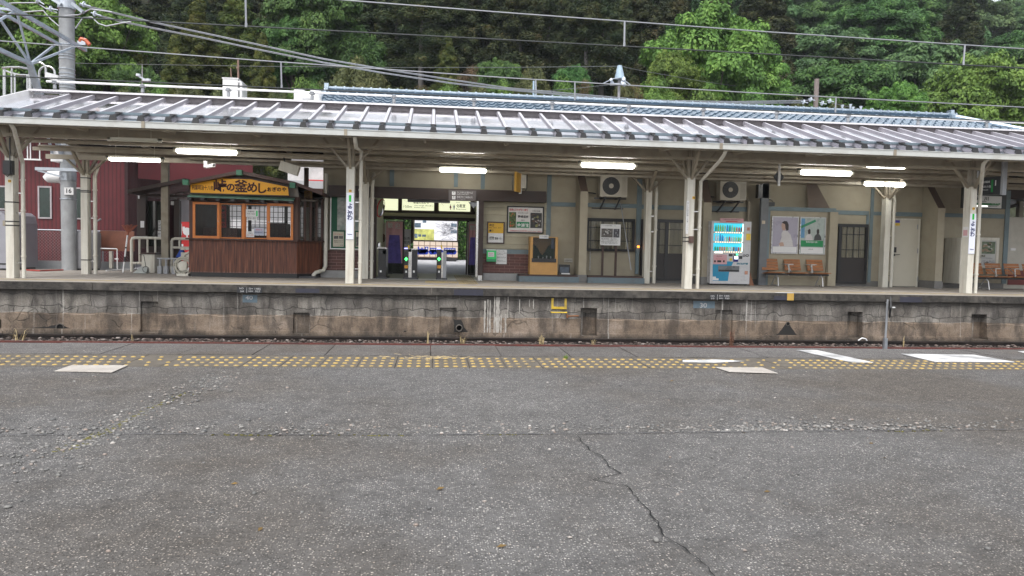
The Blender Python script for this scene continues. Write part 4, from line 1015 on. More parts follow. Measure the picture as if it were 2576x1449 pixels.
m = MB(); m.tube([(xr+.05,YR_-.05,zRr-.02),(xr+2.4,YR_-2.45,zRr-.02-SLP*2.45)], .08, 8); m.build('hip_tiles', TILE, rf)
m = MB(); m.bar((xl-.05,YR_,zRr-.05),(xl-.05,Yf,zRr-.05-SLP*(YR_-Yf)),.12,.12); m.build('verge', TILE, rf)
# soffit boards closing the gap over the wall, under the canopy
m = MB(); m.box(xBL, YW-.35, zWT-.02, xBR, YW+.3, zWT+.05); m.build('eave_soffit', pm('soffit_brown', (.06,.045,.04), .8, var=.2), sb)

# ---- ticket hall interior
HW = pm('hall_wall', (.62,.62,.48), .8, var=.06); YI = 25.6
hi = thing('ticket_hall', 'inside of the ticket hall with cream walls and dark beams behind the gates', 'ticket hall', ((xE0+xE1)/2, YW+.3, 0))
m = MB(); m.box(xE0-.1, YW+.21, -.01, xE0-.001, YI+.3, 3.3); m.box(xE1+.001, YW+.21, -.01, xE1+.1, YI+.3, 3.3); m.box(xE0, YI+.02, at('C',1100,735,YI).z-.001, xE1, YI+.2, 3.3)
m.build('hall_wall', HW, hi)
m = MB(); m.box(xE0, YW-.5, -.002, xE1, 26.55, .004); m.build('hall_floor', pm('hall_floor', (.45,.46,.45), .5, var=.08), hi)
m = MB(); m.box(xE0-.1, YW+.2, 3.3, xE1+.1, YI+.3, 3.36); m.build('hall_ceiling', HW, hi)
m = MB(); fb('C', 590, 700, 1600, 730, YI-.02, .03, m); m.build('cream_rail', pm('cream_rail', (.5,.48,.34), .6, var=.05), hi)
m = MB(); fb('C', 590, 735, 1600, 766, YI-.08, .12, m); fb('C', 590, 668, 1600, 699, YI-.03, .04, m)
for a in (818, 1172, 1528): fb('C', a, 556, a+42, 690, YI-.05, .045, m)
m.build('dark_beam', BROWN, hi)
m = MB(); fb('C', 862, 760, 878, 1292, YI, .15, m); fb('C', 1488, 770, 1514, 1305, YI, .15, m); fb('C', 945, 760, 968, 990, YI+.1, .05, m); m.build('hall_post', BROWN, hi)
m = MB(); X0 = xE0; X1 = at('C', 700, 1000, YI).x; m.box(X0, YI, .0, X1, YI+.12, at('C',650,790,YI).z); m.build('side_panel', HW, hi)
m = MB(); X0 = at('C', 1585, 1000, YI).x; m.box(at('C',1514,1000,YI).x, YI+.16, .0, xE1, YI+.2, at('C',1550,760,YI).z); m.build('side_panel', HW, hi)
# direction signs on the inner wall
SIGNY = emis('pale_backlit_sign', (.60,.62,.42), .75)
def board(name, k, x0, y0, x1, y1, Y, mat, label, cat, th=.02, group=None, frame=None, fw=.03):
    X0, Z0, X1, Z1 = rc(k, x0, y0, x1, y1, Y); t_ = thing(name, label, cat, ((X0+X1)/2, Y, Z0), group)
    m = MB()
    if frame:
        m.box(X0+fw, Y-.004, Z0+fw, X1-fw, Y, Z1-fw); m.build('panel', mat, t_)
        m = MB(); m.box(X0, Y-.016, Z0, X0+fw, Y+th, Z1); m.box(X1-fw, Y-.016, Z0, X1, Y+th, Z1); m.box(X0+fw, Y-.016, Z0, X1-fw, Y+th, Z0+fw); m.box(X0+fw, Y-.016, Z1-fw, X1-fw, Y+th, Z1)
        m.build('frame', frame, t_)
    else: m.box(X0, Y-th, Z0, X1, Y, Z1); m.build('panel', mat, t_)
    return t_, (X0, Z0, X1, Z1)
def pt(k, x, y, Y): return at(k, x, y, Y)
def T(s, k, x, y, h, Y, par, mat=None, w=None, **kw):
    p = at(k, x, y, Y); sz = (at(k, x, y-h/2, Y).z-at(k, x, y+h/2, Y).z)/.75; W = None
    if w: W = at(k, x+w/2, y, Y).x-at(k, x-w/2, y, Y).x
    return text(s, sz, mat or INK, par, p, width=W, **kw)
YS = YI-.06; zt0 = YS-.023
t_, _ = board('blank_sign', 'C', 600, 556, 818, 668, YS, SIGNY, 'blank pale sign panel inside the hall, left of the 150m sign', 'sign')
t_, _ = board('direction_sign', 'C', 858, 556, 1172, 671, YS, SIGNY, 'pale direction sign reading 150m to the railway culture village', 'sign')
T('150m', 'C', 911, 634, 26, zt0, t_, w=80); T('鉄道文化むら', 'C', 1045, 594, 22, zt0, t_, w=150, bold=.002); T('Usui touge tetsudou', 'C', 1070, 624, 14, zt0, t_, w=185); T('bunka mura', 'C', 1032, 642, 14, zt0, t_, w=110)
m = MB(); a, b_ = pt('C',868,565,zt0), pt('C',905,592,zt0); m.bar(a, b_, .004, .035, (0,1,0)); m.build('arrow', INK, t_)
t_, _ = board('direction_sign', 'C', 1222, 572, 1528, 680, YS, SIGNY, 'pale restrooms sign with red and blue figures inside the hall', 'sign')
T('化粧室', 'C', 1437, 629, 27, zt0, t_, w=88, bold=.002); T('Restrooms', 'C', 1440, 659, 16, zt0, t_, w=98); T('Stay', 'C', 1408, 592, 10, zt0, t_, w=40)
m = MB(); a, b_ = pt('C',1240,600,zt0), pt('C',1272,630,zt0); m.bar(a, b_, .004, .035, (0,1,0)); a, b_ = pt('C',1240,600,zt0), pt('C',1320,604,zt0); m.bar(a, b_, .004, .02, (0,1,0)); a,b_ = pt('C',1352,614,zt0), pt('C',1352,664,zt0); m.bar(a,b_,.004,.02,(0,1,0)); m.build('arrow', INK, t_)
def picto(k, cx, cy, h, Y, mat, par, skirt=False):
    p = at(k, cx, cy, Y); H = at(k, cx, cy-h/2, Y).z-at(k, cx, cy+h/2, Y).z; m = MB(); x, z = p.x, p.z
    m.disc((x, Y, z+H*.41), (0,1,0), H*.085, .003, 12)
    if skirt: m.prism([(x-H*.20,z-H*.15),(x+H*.20,z-H*.15),(x+H*.10,z+H*.28),(x-H*.10,z+H*.28)], Y-.0015, Y+.0015)
    else: m.box(x-H*.13,Y-.0015,z-H*.1,x+H*.13,Y+.0015,z+H*.28)
    for s in (-1,1): m.box(x+s*H*.02,Y-.0015,z-H*.5,x+s*H*.10,Y+.0014,z-H*.1)
    m.build('figure_symbol', mat, par)
picto('C', 1334, 638, 52, zt0, RED, t_, True); picto('C', 1369, 638, 52, zt0, pm('blue_ink', (.02,.12,.5), .5, var=.05), t_)
t_, _ = board('hanging_sign', 'G1', 1755, 672, 2422, 930, YW-.34, pm('grey_sign', (.10,.085,.085), .5, var=.05), 'grey hanging sign with white wheelchair and walking symbols on the dark beam', 'sign')
ys_ = YW-.365
T('うしろから入るきっぷ', 'G1', 2150, 730, 42, ys_, t_, WINK, w=380); T('Insert ticket here', 'G1', 2100, 772, 18, ys_, t_, WINK, w=290)
T('車椅子をご利用の方', 'G1', 2145, 842, 42, ys_, t_, WINK, w=380); T('for wheelchairs', 'G1', 2060, 882, 16, ys_, t_, WINK, w=200)
m = MB(); fb('G1', 1840, 700, 1922, 780, ys_, .003, m); fb('G1', 1840, 808, 1922, 888, ys_, .003, m); m.build('symbol_squares', WINK, t_)
m = MB()
for cy in (740, 848):
    c = at('G1', 1880, cy-22, ys_-.003); m.disc(c, (0,1,0), .012, .003, 10); a = at('G1', 1880, cy-8, ys_-.003); b_ = at('G1', 1876, cy+12, ys_-.003); m.bar(a, b_, .003, .018, (0,1,0)); c2 = at('G1', 1898, cy+26, ys_-.003); m.bar(b_, c2, .003, .012, (0,1,0)); a = at('G1', 1905, cy, ys_-.003); m.bar(at('G1',1865,cy,ys_-.003), a, .003, .009, (0,1,0))
m.build('symbols', INK, t_)
m = MB(); c0 = pt('C', 912, 577, YW+.6); c1 = pt('C', 1330, 588, YW+.6); m.tube([c0, c1], .035, 8); m.box(c0.x, YW+.58, c0.z+.03, c1.x, YW+.66, c0.z+.06)
solo('unlit_lamp', m, GREY, 'grey unlit tube lamp inside the top of the hall opening', 'lamp')
# convex mirror at the left of the opening
c = pt('C', 648, 648, YW+.25); t_ = thing('convex_mirror', 'round convex mirror with a red rim seen nearly edge-on at the hall opening', 'mirror', tuple(c))
nv = Vector((.93,-.3,-.2)).normalized()
m = MB(); m.disc(c, nv, .27, .03, 24); m.build('rim', RED, t_, True)
m = MB(); m.tube([c+nv*.018, c+nv*.03, c+nv*.045, c+nv*.05], [.25,.2,.1,.02], 24); m.build('mirror_face', pm('mirror_chrome', (.8,.8,.8), .04, 1, var=.01), t_, True)
m = MB(); m.tube([c-nv*.015, Vector((xE0, YW+.25, c.z-.1))], .015, 6); m.build('bracket', GREY, t_)
m = MB(); X0, Z0, X1, Z1 = rc('C', 1512, 590, 1600, 648, YW-.2); m.add([(X0,YW-.2,Z1),(X0+.14,YW-.2,Z0),(X1-.02,YW-.2,Z0+.08),(X1,YW-.2,Z1),(X0,YW-.05,Z1),(X0+.14,YW-.05,Z0),(X1-.02,YW-.05,Z0+.08),(X1,YW-.05,Z1)],[(0,1,2,3),(7,6,5,4),(0,4,5,1),(1,5,6,2),(2,6,7,3),(3,7,4,0)])
solo('sensor_box', m, GREY, 'grey angular sensor box at the top right of the hall opening', 'sensor')

# ---- ticket gates
def gate(k, parts, arrow, lb, cat='ticket gate'):
    Y = 21.25; x0 = min(p[0] for p in parts); x1 = max(p[2] for p in parts)
    t_ = thing('ticket_gate', lb, cat, (at(k,(x0+x1)/2,1345,Y).x, Y, 0), 'ticket gates in the hall opening')
    for (a, b_, c_, d, mt, dep, nm) in parts:
        X0, Z0, X1, Z1 = rc(k, a, b_, c_, d, Y); m = MB(); m.box(X0, Y, max(0, Z0), X1, Y+dep, Z1); m.build(nm, mt, t_)
    X0, Z0, X1, Z1 = rc(k, x0-8, 1328, x1+8, 1352, Y); m = MB(); m.box(X0, Y-.03, 0, X1, Y+1.1, .05); m.build('base_plate', DARK, t_)
    return t_, Y
g1, Y = gate('C', [(622,1045,700,1335,BLACK,1.0,'cabinet'),(610,1035,704,1052,STEEL,1.05,'top_cover'),(668,1060,704,1100,GLOSS:=pm('grey_gloss', (.2,.2,.22),.2,var=.05),.03,'side_panel')], 0, 'black ticket gate cabinet at the left post without an arrow')
g2, Y = gate('C', [(876,1080,920,1345,BLACK,1.0,'cabinet'),(921,1048,952,1340,STEEL,.95,'middle_panel'),(953,1058,1004,1345,BLACK,1.0,'cabinet'),(874,1050,950,1078,DARK,1.02,'card_reader'),(952,1046,1008,1057,STEEL,1.02,'top_cover')], 1, 'wide double ticket gate with green arrow between the two openings')
g3, Y = gate('C', [(1199,1080,1243,1345,BLACK,1.0,'cabinet'),(1262,1068,1292,1348,GREY,1.0,'cabinet'),(1244,1085,1261,1345,STEEL,.95,'middle_panel'),(1199,1054,1243,1078,DARK,1.02,'card_reader')], 1, 'right ticket gate with green arrow and a grey cabinet beside it')
GA = emis('green_arrow_light', (.05,1.0,.12), 3.0); OR = emis('orange_panel', (1,.45,.02), .7)
for g_, cx in ((g2, 898), (g3, 1221)):
    ya = Y-.004; m = MB(); P = [pt('C', cx+a, b_, ya) for a, b_ in ((0,1130),(18,1152),(6,1150),(6,1166),(-6,1166),(-6,1150),(-18,1152))]
    m.add([(p.x, ya, p.z) for p in P], [tuple(range(7))[::-1]]); m.build('arrow_light', GA, g_)
    m = MB(); fb('C', cx-16, 1212, cx+16, 1240, ya, .003, m); m.build('orange_sticker', ORANGE, g_); T('2+', 'C', cx, 1226, 15, ya-.004, g_, w=18)
    m = MB(); fb('C', cx-8, 1264, cx+8, 1284, ya, .003, m); m.build('white_symbol', WINK, g_)
    X0, Z0, X1, Z1 = rc('C', cx-20, 1040, cx+20, 1052, Y); m = MB(); m.box(X0, Y+.05, Z0, X1, Y+.22, Z1); m.build('reader_light', emis('reader_violet', (.35,.35,1), 1.5), g_)
    m = MB(); m.tube([pt('C',cx+24,1050,Y+.02), pt('C',cx+24,1012,Y+.02)], .022, 8); m.build('beacon', YELLOW, g_)
m = MB(); fb('C', 638, 1260, 655, 1280, Y-.004, .003, m); m.build('white_symbol', WINK, g1); m = MB(); fb('C', 965, 1262, 982, 1283, Y-.004, .003, m); m.build('white_symbol', WINK, g2)
m = MB(); p = pt('C', 630, 1035, Y+.3); m.lathe((p.x, p.y, p.z), [(.05,0),(.06,.05),(.05,.12),(.03,.16)], 10); m.build('sensor_cap', STEEL, g1)
# welcome banners (the printed character is left out)
def banner(x0, y0, x1, y1, chars, lb):
    Y = YI-.25; X0, Z0, X1, Z1 = rc('C', x0, y0, x1, y1, Y); t_ = thing('welcome_banner', lb, 'banner', ((X0+X1)/2, Y, 0), 'pink welcome banners inside the hall')
    n = 14; vs = []
    for j in (0, 1):
        for i in range(n+1): vs.append((X0+(X1-X0)*i/n, Y+.02*math.sin(i*.9), (Z0 if j else Z1)))
    m = MB(); m.add(vs, [(i, n+1+i, n+2+i, i+1) for i in range(n)]); m.build('cloth', pm('banner_pink', (.75,.42,.47), .7, var=.10, scale=4), t_)
    n0 = (Z1-Z0)
    vs = []
    for j, zz_ in ((0, Z0+n0*.20), (1, Z0)):
        for i in range(n+1): vs.append((X0+(X1-X0)*i/n, Y-.004+.02*math.sin(i*.9), zz_))
    m = MB(); m.add(vs, [(i, n+1+i, n+2+i, i+1) for i in range(n)]); m.build('dark_hem', pm('banner_dark', (.03,.035,.03), .7, var=.8, scale=25), t_)
    vs = []
    for j, zz_ in ((0, Z0+n0*.74), (1, Z0+n0*.201)):
        for i in range(n+1): vs.append(((X0+X1)/2+(X1-X0)*(i/n-.5)*(.62 if j == 0 else .9), Y-.03+.004*math.sin(i*.9), zz_))
    m = MB(); m.add(vs, [(i, n+1+i, n+2+i, i+1) for i in range(n)]); m.build('blue_field', pm('banner_blue', (.13,.10,.42), .7, var=.35, scale=7), t_)
    m = MB(); m.tube([(X0-.02,Y,Z1+.03),(X1+.02,Y,Z1+.03)], .012, 6); m.tube([(X0-.03,Y,0),(X0-.03,Y,Z1+.06)], .012, 6); m.build('pole', WINK, t_)
    m = MB(); m.box(X0+.02, Y-.14, .003, X0+.22, Y+.14, .06); m.build('weight', DARK, t_)
    return t_, Y
t_, Y = banner(700, 780, 862, 1292, '歓迎', 'pink and blue welcome banner standing left of the double gate')
T('歓', 'C', 742, 822, 42, Y-.03, t_, WINK, bold=.003); T('迎', 'C', 815, 828, 42, Y-.03, t_, WINK, bold=.003)
t_, Y = banner(1512, 805, 1590, 1308, '歓', 'pink and blue welcome banner partly hidden by the right hall post')
T('歓', 'C', 1552, 845, 42, Y-.03, t_, WINK, bold=.003)
t_, _ = board('ticket_notice', 'C', 876, 856, 943, 1045, YI+.3, PAPER, 'white board about ticket sales behind the double gate', 'notice board'); T('販売', 'C', 905, 950, 26, YI+.275, t_, w=60); T('案内', 'C', 905, 988, 26, YI+.275, t_, w=60)
m = MB(); c = pt('C', 648, 942, YI-.03); m.disc(c, (0,1,0), .17, .05, 20); m.tube([c+Vector((0,-.03,0)), c+Vector((0,-.12,0))], [.13,.07], 14)
solo('straw_hat', m, pm('hat_brown', (.10,.06,.03), .9, var=.3), 'round brown straw hat hung on the inner wall left of the banner', 'hat')
# ---- across the street
YM = 37.5
t_, (X0, Z0, X1, Z1) = board('map_board', 'C', 970, 762, 1408, 975, YM, pm('map_white', (.85,.85,.88), .5, var=.02), 'large white area map board across the street seen through the hall', 'map board', th=.1, frame=BROWN, fw=.05)
m = MB(); fb('C', 978, 855, 1172, 962, YM-.008, .004, m); m.build('yellow_map', pm('map_yellow', (.55,.56,.16), .6, var=.5, scale=3), t_)
MPH = pm('map_photo', (.10,.15,.20), .5, var=.9, scale=6)
for a in ((982,795,1042,838),(1060,768,1095,792),(1340,800,1396,835),(1336,865,1396,895),(980,900,1010,925),(1016,905,1045,930),(1055,908,1092,930),(1330,840,1360,855),(982,925,1010,942)): fb('C', *a, YM-.012, .004).build('photo_print', MPH, t_)
m = MB(); rn = random.Random(6)
for i in range(34):
    a = Vector((rn.uniform(X0+1.6,X1-.3), YM-.01, rn.uniform(Z0+.2,Z1-.2))); p = [a]
    for j in range(4): p.append(p[-1]+Vector((rn.uniform(-.3,.3),0,rn.uniform(-.18,.18))))
    p = [Vector((min(max(q.x,X0+.1),X1-.1), YM-.01, min(max(q.z,Z0+.1),Z1-.1))) for q in p]; m.tube(p, .007, 3)
m.build('map_lines', pm('map_grey_lines', (.3,.3,.33), .7, var=.5, scale=4), t_)
X0, Z0, X1, Z1 = rc('C', 968, 978, 1405, 1130, YM)
t_ = thing('tiled_wall', 'low cream tiled wall with a blue steam train picture across the street', 'wall', ((X0+X1)/2, YM, Z0))
def grid_mat(name, col, pitch, line):
    m, t, b, N, L = nodes(name); tc = N('ShaderNodeTexCoord'); mp = N('ShaderNodeMapping'); mp.inputs['Rotation'].default_value = (R(90),0,0); L(tc.outputs['Object'], mp.inputs[0])
    br = N('ShaderNodeTexBrick'); br.offset = 0; L(mp.outputs[0], br.inputs['Vector']); br.inputs['Scale'].default_value = 1; br.inputs['Brick Width'].default_value = pitch; br.inputs['Row Height'].default_value = pitch; br.inputs['Mortar Size'].default_value = pitch*.07
    br.inputs['Color1'].default_value = (*col,1); br.inputs['Color2'].default_value = (*col,1); br.inputs['Mortar'].default_value = (*line,1); L(br.outputs['Color'], b.inputs['Base Color']); b.inputs['Roughness'].default_value = .4; return m
m = MB(); m.box(X0, YM, Z0-.02, X1, YM+.2, Z1); m.build('tiled_face', grid_mat('cream_tiles', (.72,.60,.48), .28, (.30,.2,.14)), t_)
NB = pm('train_blue', (.01,.04,.42), .5, var=.05); m = MB(); yt_ = YM-.006
def loco(x0, y0, x1, y1): fb('C', x0, y0, x1, y1, yt_, .004, m)
loco(1005,1048,1105,1072); loco(1012,1028,1026,1048); loco(1046,1036,1060,1048); loco(1082,1028,1115,1074); loco(1002,1072,1116,1080)
loco(1130,1040,1250,1078); loco(1268,1040,1384,1078)
for cx in (1018,1042,1066,1092,1146,1172,1212,1238,1284,1312,1342,1368):
    c = pt('C', cx, 1080, yt_); m.disc((c.x, yt_+.002, c.z), (0,1,0), .13, .004, 14)
m.build('train_picture', NB, t_)
m = MB()
for a in range(1140, 1245, 17): fb('C', a, 1048, a+8, 1058, yt_-.004, .003, m)
for a in range(1278, 1380, 17): fb('C', a, 1048, a+8, 1058, yt_-.004, .003, m)
fb('C', 1092, 1036, 1106, 1052, yt_-.004, .003, m); m.build('train_windows', PAPER, t_)
m = MB(); fb('C', 968, 1131, 1405, 1160, YM+.02, .3, m); m.build('base_shadow', BLACK, t_)  # black strip standing in for the shadow below the tiled wall
HED = stone_mat('hedge_leaf', [(0,(.015,.05,.012)),(.5,(.04,.12,.02)),(1,(.12,.24,.04))])
def leafbox(n, x0, x1, y0, y1, z0, z1, s, seed):
    r = np.random.RandomState(seed); c = np.stack([r.uniform(x0,x1,n), r.uniform(y0,y1,n), r.uniform(z0,z1,n)], 1)
    a = r.normal(size=(n,3)); a /= np.linalg.norm(a,axis=1)[:,None]; b = np.cross(a, r.normal(size=(n,3))); b /= np.linalg.norm(b,axis=1)[:,None]
    a *= s; b *= s*.55; V = np.stack([c-a, c+b, c+a, c-b], 1).reshape(-1,3); return V, np.arange(4*n).reshape(-1,4)
for (a, b_, lb) in ((870, 948, 'leafy green hedge across the street left of the map board'), (1420, 1502, 'leafy green hedge across the street right of the map board')):
    X0, Z0, X1, Z1 = rc('C', a, 762, b_, 1150, 38.0); V, F = leafbox(5200, X0-1.0, X1+.6, 38.0, 38.9, .25, Z1+1.6, .075, a)
    tag(np_mesh('hedge', V-np.array([(X0+X1)/2,38.4,.25]), F, HED), lb, 'hedge').location = ((X0+X1)/2, 38.4, .25)
m = MB(); c = pt('C', 1330, 1165, 36.6); m.add([(c.x-.3,36.4,.22),(c.x+.25,36.4,.22),(c.x+.36,36.4,.42),(c.x-.28,36.4,.5),(c.x-.3,37,.22),(c.x+.25,37,.22),(c.x+.36,37,.40),(c.x-.28,37,.5)], [(0,1,2,3),(7,6,5,4),(3,2,6,7),(1,5,6,2),(0,3,7,4)])
solo('dark_boulder', m, pm('boulder', (.03,.03,.032), .8, var=.3), 'dark low boulder in front of the tiled wall across the street', 'boulder')
m = MB(); m.quad((-3,33.5,.185),(6,33.5,.185),(6,33.68,.19),(-3,33.68,.19)); struct('road_marking', m, WPAINT)
# ================================================================== THINGS ALONG THE STATION WALL
BR3 = pm('brown_frame', (.045,.022,.016), .5, var=.15)
# green notice board with papers
Yn = YW-.12
t_, (X0,Z0,X1,Z1) = board('notice_board', 'C', 150, 495, 542, 1056, Yn, pm('board_green', (.012,.085,.045), .8, var=.1), 'large green notice board with a white frame behind the column with the station name', 'notice board', frame=WHITE, fw=.03)
m = MB(); fb('C', 220, 503, 470, 868, Yn-.012, .004, m); m.build('map_poster', pm('pale_map', (.30,.31,.29), .7, var=.55, scale=5, dirt=(.10,.20,.18), dirt_amt=.7), t_)
m = MB(); fb('C', 178, 880, 284, 1028, Yn-.012, .004, m); fb('C', 402, 885, 440, 1030, Yn-.012, .004, m); fb('C', 450, 885, 530, 1030, Yn-.012, .004, m); m.build('paper_notice', pm('cream_paper', (.50,.47,.38), .8, var=.06), t_)
m = MB(); fb('C', 186, 922, 230, 950, Yn-.016, .003, m); fb('C', 236, 922, 276, 950, Yn-.016, .003, m); fb('C', 405, 930, 436, 1020, Yn-.016, .003, m); m.build('printed_photo', pm('grey_photo', (.12,.12,.12), .7, var=.9, scale=14), t_)
T('おぎのや釜めし', 'C', 231, 906, 11, Yn-.014, t_, RED, w=90); T('横川駅からのお知らせ', 'C', 231, 970, 8, Yn-.014, t_, w=85); T('ご利用ありがとうございます', 'C', 231, 985, 8, Yn-.014, t_, w=88); T('横川駅', 'C', 262, 1014, 8, Yn-.014, t_, w=26)

# exit / restroom sign
t_, (X0,Z0,X1,Z1) = board('exit_sign', 'G2', 92, 482, 448, 930, YW-.05, PAPER, 'framed sign with yellow exit half over white restrooms half on the siding', 'sign', frame=BR3, fw=.035)
m = MB(); fb('G2', 114, 504, 424, 715, YW-.058, .003, m); m.build('yellow_half', pm('sign_yellow', (.62,.36,.02), .5, var=.03), t_)
ys2 = YW-.063
T('出口', 'G2', 187, 555, 42, ys2, t_, w=92, bold=.003); T('Exit  出口  출구', 'G2', 262, 606, 22, ys2, t_, w=245); T('駅前', 'G2', 212, 655, 16, ys2, t_, w=40); T('Bus', 'G2', 205, 677, 12, ys2, t_, w=24)
T('化粧室', 'G2', 188, 806, 30, ys2, t_, w=95, bold=.002); T('Restrooms', 'G2', 188, 838, 16, ys2, t_, w=105)
m = MB(); fb('G2', 140, 642, 180, 683, ys2, .003, m); a, b_ = at('G2',320,822,ys2), at('G2',382,822,ys2); m.bar(a,b_,.003,.022,(0,1,0))
for s in (-1,1): m.bar(at('G2',352,822+s*28,ys2), at('G2',384,822,ys2), .003, .022, (0,1,0))
m.bar(at('G2',282,795,ys2), at('G2',282,850,ys2), .003,.006,(0,1,0)); m.build('arrow', INK, t_)
picto('G2', 265, 822, 56, ys2, INK, t_); picto('G2', 299, 822, 56, ys2, INK, t_, True)
# hot spring poster
t_, (X0,Z0,X1,Z1) = board('framed_poster', 'G2', 500, 168, 1248, 718, YW-.05, pm('poster_white', (.60,.58,.56), .25, var=.03), 'framed hot spring poster with two photos and a green name panel on the siding', 'poster', frame=INK, fw=.035)
def photo(k, x0, y0, x1, y1, Y, base, seed, par, cells=16, name='printed_photo', cols=None):
    X0, Z0, X1, Z1 = rc(k, x0, y0, x1, y1, Y); rn = random.Random(seed); mats = [pm(f'print_{seed}_{i}', c, .6, var=.5, scale=9) for i, c in enumerate(cols)]
    m = MB(); m.box(X0, Y-.002, Z0, X1, Y, Z1, 0)
    for i in range(cells):
        w, h = (X1-X0)*rn.uniform(.12,.4), (Z1-Z0)*rn.uniform(.08,.25); cx = rn.uniform(X0+w/2, X1-w/2); cz = rn.uniform(Z0+h/2, Z1-h/2); n = 7
        yy = Y-.0022-.0002*i
        m.add([(cx+w/2*math.cos(a)*rn.uniform(.6,1), yy, cz+h/2*math.sin(a)*rn.uniform(.6,1)) for a in [2*math.pi*j/n for j in range(n)]], [tuple(range(n))], rn.randrange(1, len(mats)))
    return m.build(name, mats, par)
photo('G2', 538, 285, 683, 605, YW-.056, 0, 11, t_, 26, cols=[(.06,.10,.03),(.35,.08,.03),(.20,.20,.05),(.03,.05,.02),(.12,.16,.05)])
photo('G2', 974, 300, 1210, 612, YW-.056, 0, 12, t_, 26, cols=[(.04,.04,.04),(.20,.20,.08),(.10,.06,.04),(.35,.34,.33),(.02,.02,.02)])
m = MB(); fb('G2', 694, 484, 955, 606, YW-.056, .003, m); m.build('green_panel', pm('poster_green', (.01,.20,.08), .5, var=.03), t_)
T('秘境にたたずむ一軒宿', 'G2', 740, 243, 38, ys2, t_, RED, w=385, bold=.001); T('天然の自噴。', 'G2', 1110, 268, 28, ys2, t_, w=170)
T('日本秘湯を守る会', 'G2', 825, 305, 18, ys2, t_, w=205); T('霧積温泉', 'G2', 828, 382, 44, ys2, t_, w=215, bold=.001); T('湯元', 'G2', 822, 455, 24, ys2, t_, w=80)
T('金湯館', 'G2', 822, 558, 56, ys2, t_, WINK, w=235, bold=.002); T('群馬県安中市松井田町坂本', 'G2', 740, 670, 22, ys2, t_, RED, w=355); T('027-395-3851', 'G2', 1070, 682, 22, ys2, t_, RED, w=265)
# green box and paper notice
t_, (X0,Z0,X1,Z1) = board('green_box', 'G2', 80, 1068, 270, 1292, YW-.06, LGREEN, 'bright green collection box with a white label, hung on the brick base', 'box', th=.12)
m = MB(); fb('G2', 112, 1102, 236, 1196, YW-.186, .004, m); m.build('label_sheet', PAPER, t_); T('きっぷ回収箱', 'G2', 174, 1132, 14, YW-.192, t_, RED, w=80); T('ご利用ください', 'G2', 174, 1168, 11, YW-.192, t_, w=100)
m = MB(); fb('G2', 82, 1243, 268, 1290, YW-.186, .005, m); m.build('darker_lower_band', GREEN, t_)
m = MB(); fb('G2', 82, 1044, 272, 1066, YW-.1, .05, m); m.build('white_top', PAPER, t_)
t_, _ = board('paper_notice', 'G2', 278, 1052, 494, 1345, YW-.05, PAPER, 'white paper notice with black print hung beside the green box', 'notice', th=.006)
for y, w, c in ((1080,150,'ご案内とお願い'),(1122,190,'●駅係員が不在の時間帯は'),(1148,120,'乗車駅証明書を'),(1204,180,'●下車されるお客さまは'),(1220,170,'運賃箱へお入れください'),(1270,110,'●お問い合わせは'),(1290,170,'係員までお申し付けください'),(1330,20,'横川')):
    T(c, 'G2', 295+w/2+8, y, 13, YW-.058, t_, w=w)
# low blue-grey platforms (bench steps) at the wall
BOARDT = pm('dark_board', (.055,.030,.025), .6, var=.25, bump=.2)
def lowbox(k, x0, y0, x1, y1, Y0, lb):
    X0, Z0, X1, Z1 = rc(k, x0, y0, x1, y1, Y0); t_ = thing('low_bench', lb, 'bench', ((X0+X1)/2, Y0, 0), 'low blue grey benches at the station wall')
    m = MB(); m.box(X0, Y0, -.003, X1, YW-.001, Z1); m.build('base', pm('bluegrey_base', (.115,.155,.18), .6, var=.12, dirt=(.10,.09,.08), dirt_amt=.4), t_)
    m = MB()
    for i in range(5): y = Y0+.06+i*.17; m.box(X0+.03, y, Z1+.001, X1-.03, y+.15, Z1+.035+.004*(i%2))
    m.build('slats', BOARDT, t_); return t_, Z1+.04
_, zt_a = lowbox('D', 440, 1312, 1075, 1375, 20.85, 'low blue grey bench with brown slats holding the display case')
_, zt_b = lowbox('D', 1165, 1325, 1765, 1390, 20.85, 'low blue grey bench with brown slats below the room window')
# display case
Yd = 21.25; X0, Z0, X1, Z1 = rc('D', 556, 892, 848, 1282, Yd); Z0 = zt_a-.035
OAK = pm('light_oak', (.50,.27,.08), .45, var=.12, scale=4, bump=.05)
t_ = thing('display_case', 'light oak display case with a dark glass front showing a mountain model', 'display case', ((X0+X1)/2, Yd, Z0))
xa, za = xz('D', 588, 905, Yd); xb, zb5 = xz('D', 820, 1130, Yd); zc5 = at('D', 700, 1160, Yd).z
m = MB(); m.box(X0, Yd, Z0, X0+(xa-X0), Yd+.38, Z1); m.box(xb, Yd, Z0, X1, Yd+.38, Z1); m.box(xa+.001, Yd, Z0, xb-.001, Yd+.38, zc5); m.box(xa+.001, Yd+.34, zc5+.001, xb-.001, Yd+.38, Z1); m.box(xa+.001, Yd+.001, Z1-.02, xb-.001, Yd+.34, Z1); m.build('cabinet', OAK, t_)
m = MB(); m.box(xa-.03, Yd-.03, zc5, xb+.03, Yd-.001, zb5+.02); m.build('lower_rail', BLACK, t_)
m = MB(); m.box(xa, Yd+.01, zb5, xb, Yd+.018, Z1-.025); m.build('glass_front', glass('case_glass', (.02,.03,.03), .03, .35), t_)
m = MB(); rn = random.Random(3); n = 40; ridge = [(xa+(xb-xa)*i/n, zb5+.10+.34*abs(math.cos(i/n*math.pi*1.05))**1.3+.02*rn.uniform(-1,1)) for i in range(n+1)]
m.prism([(xa,zb5)]+[(xb,zb5)]+ridge[::-1], Yd+.2, Yd+.33); m.build('mountain_model', pm('model_green', (.02,.055,.03), .9, var=.5, scale=9, bump=.6), t_)
m = MB(); 
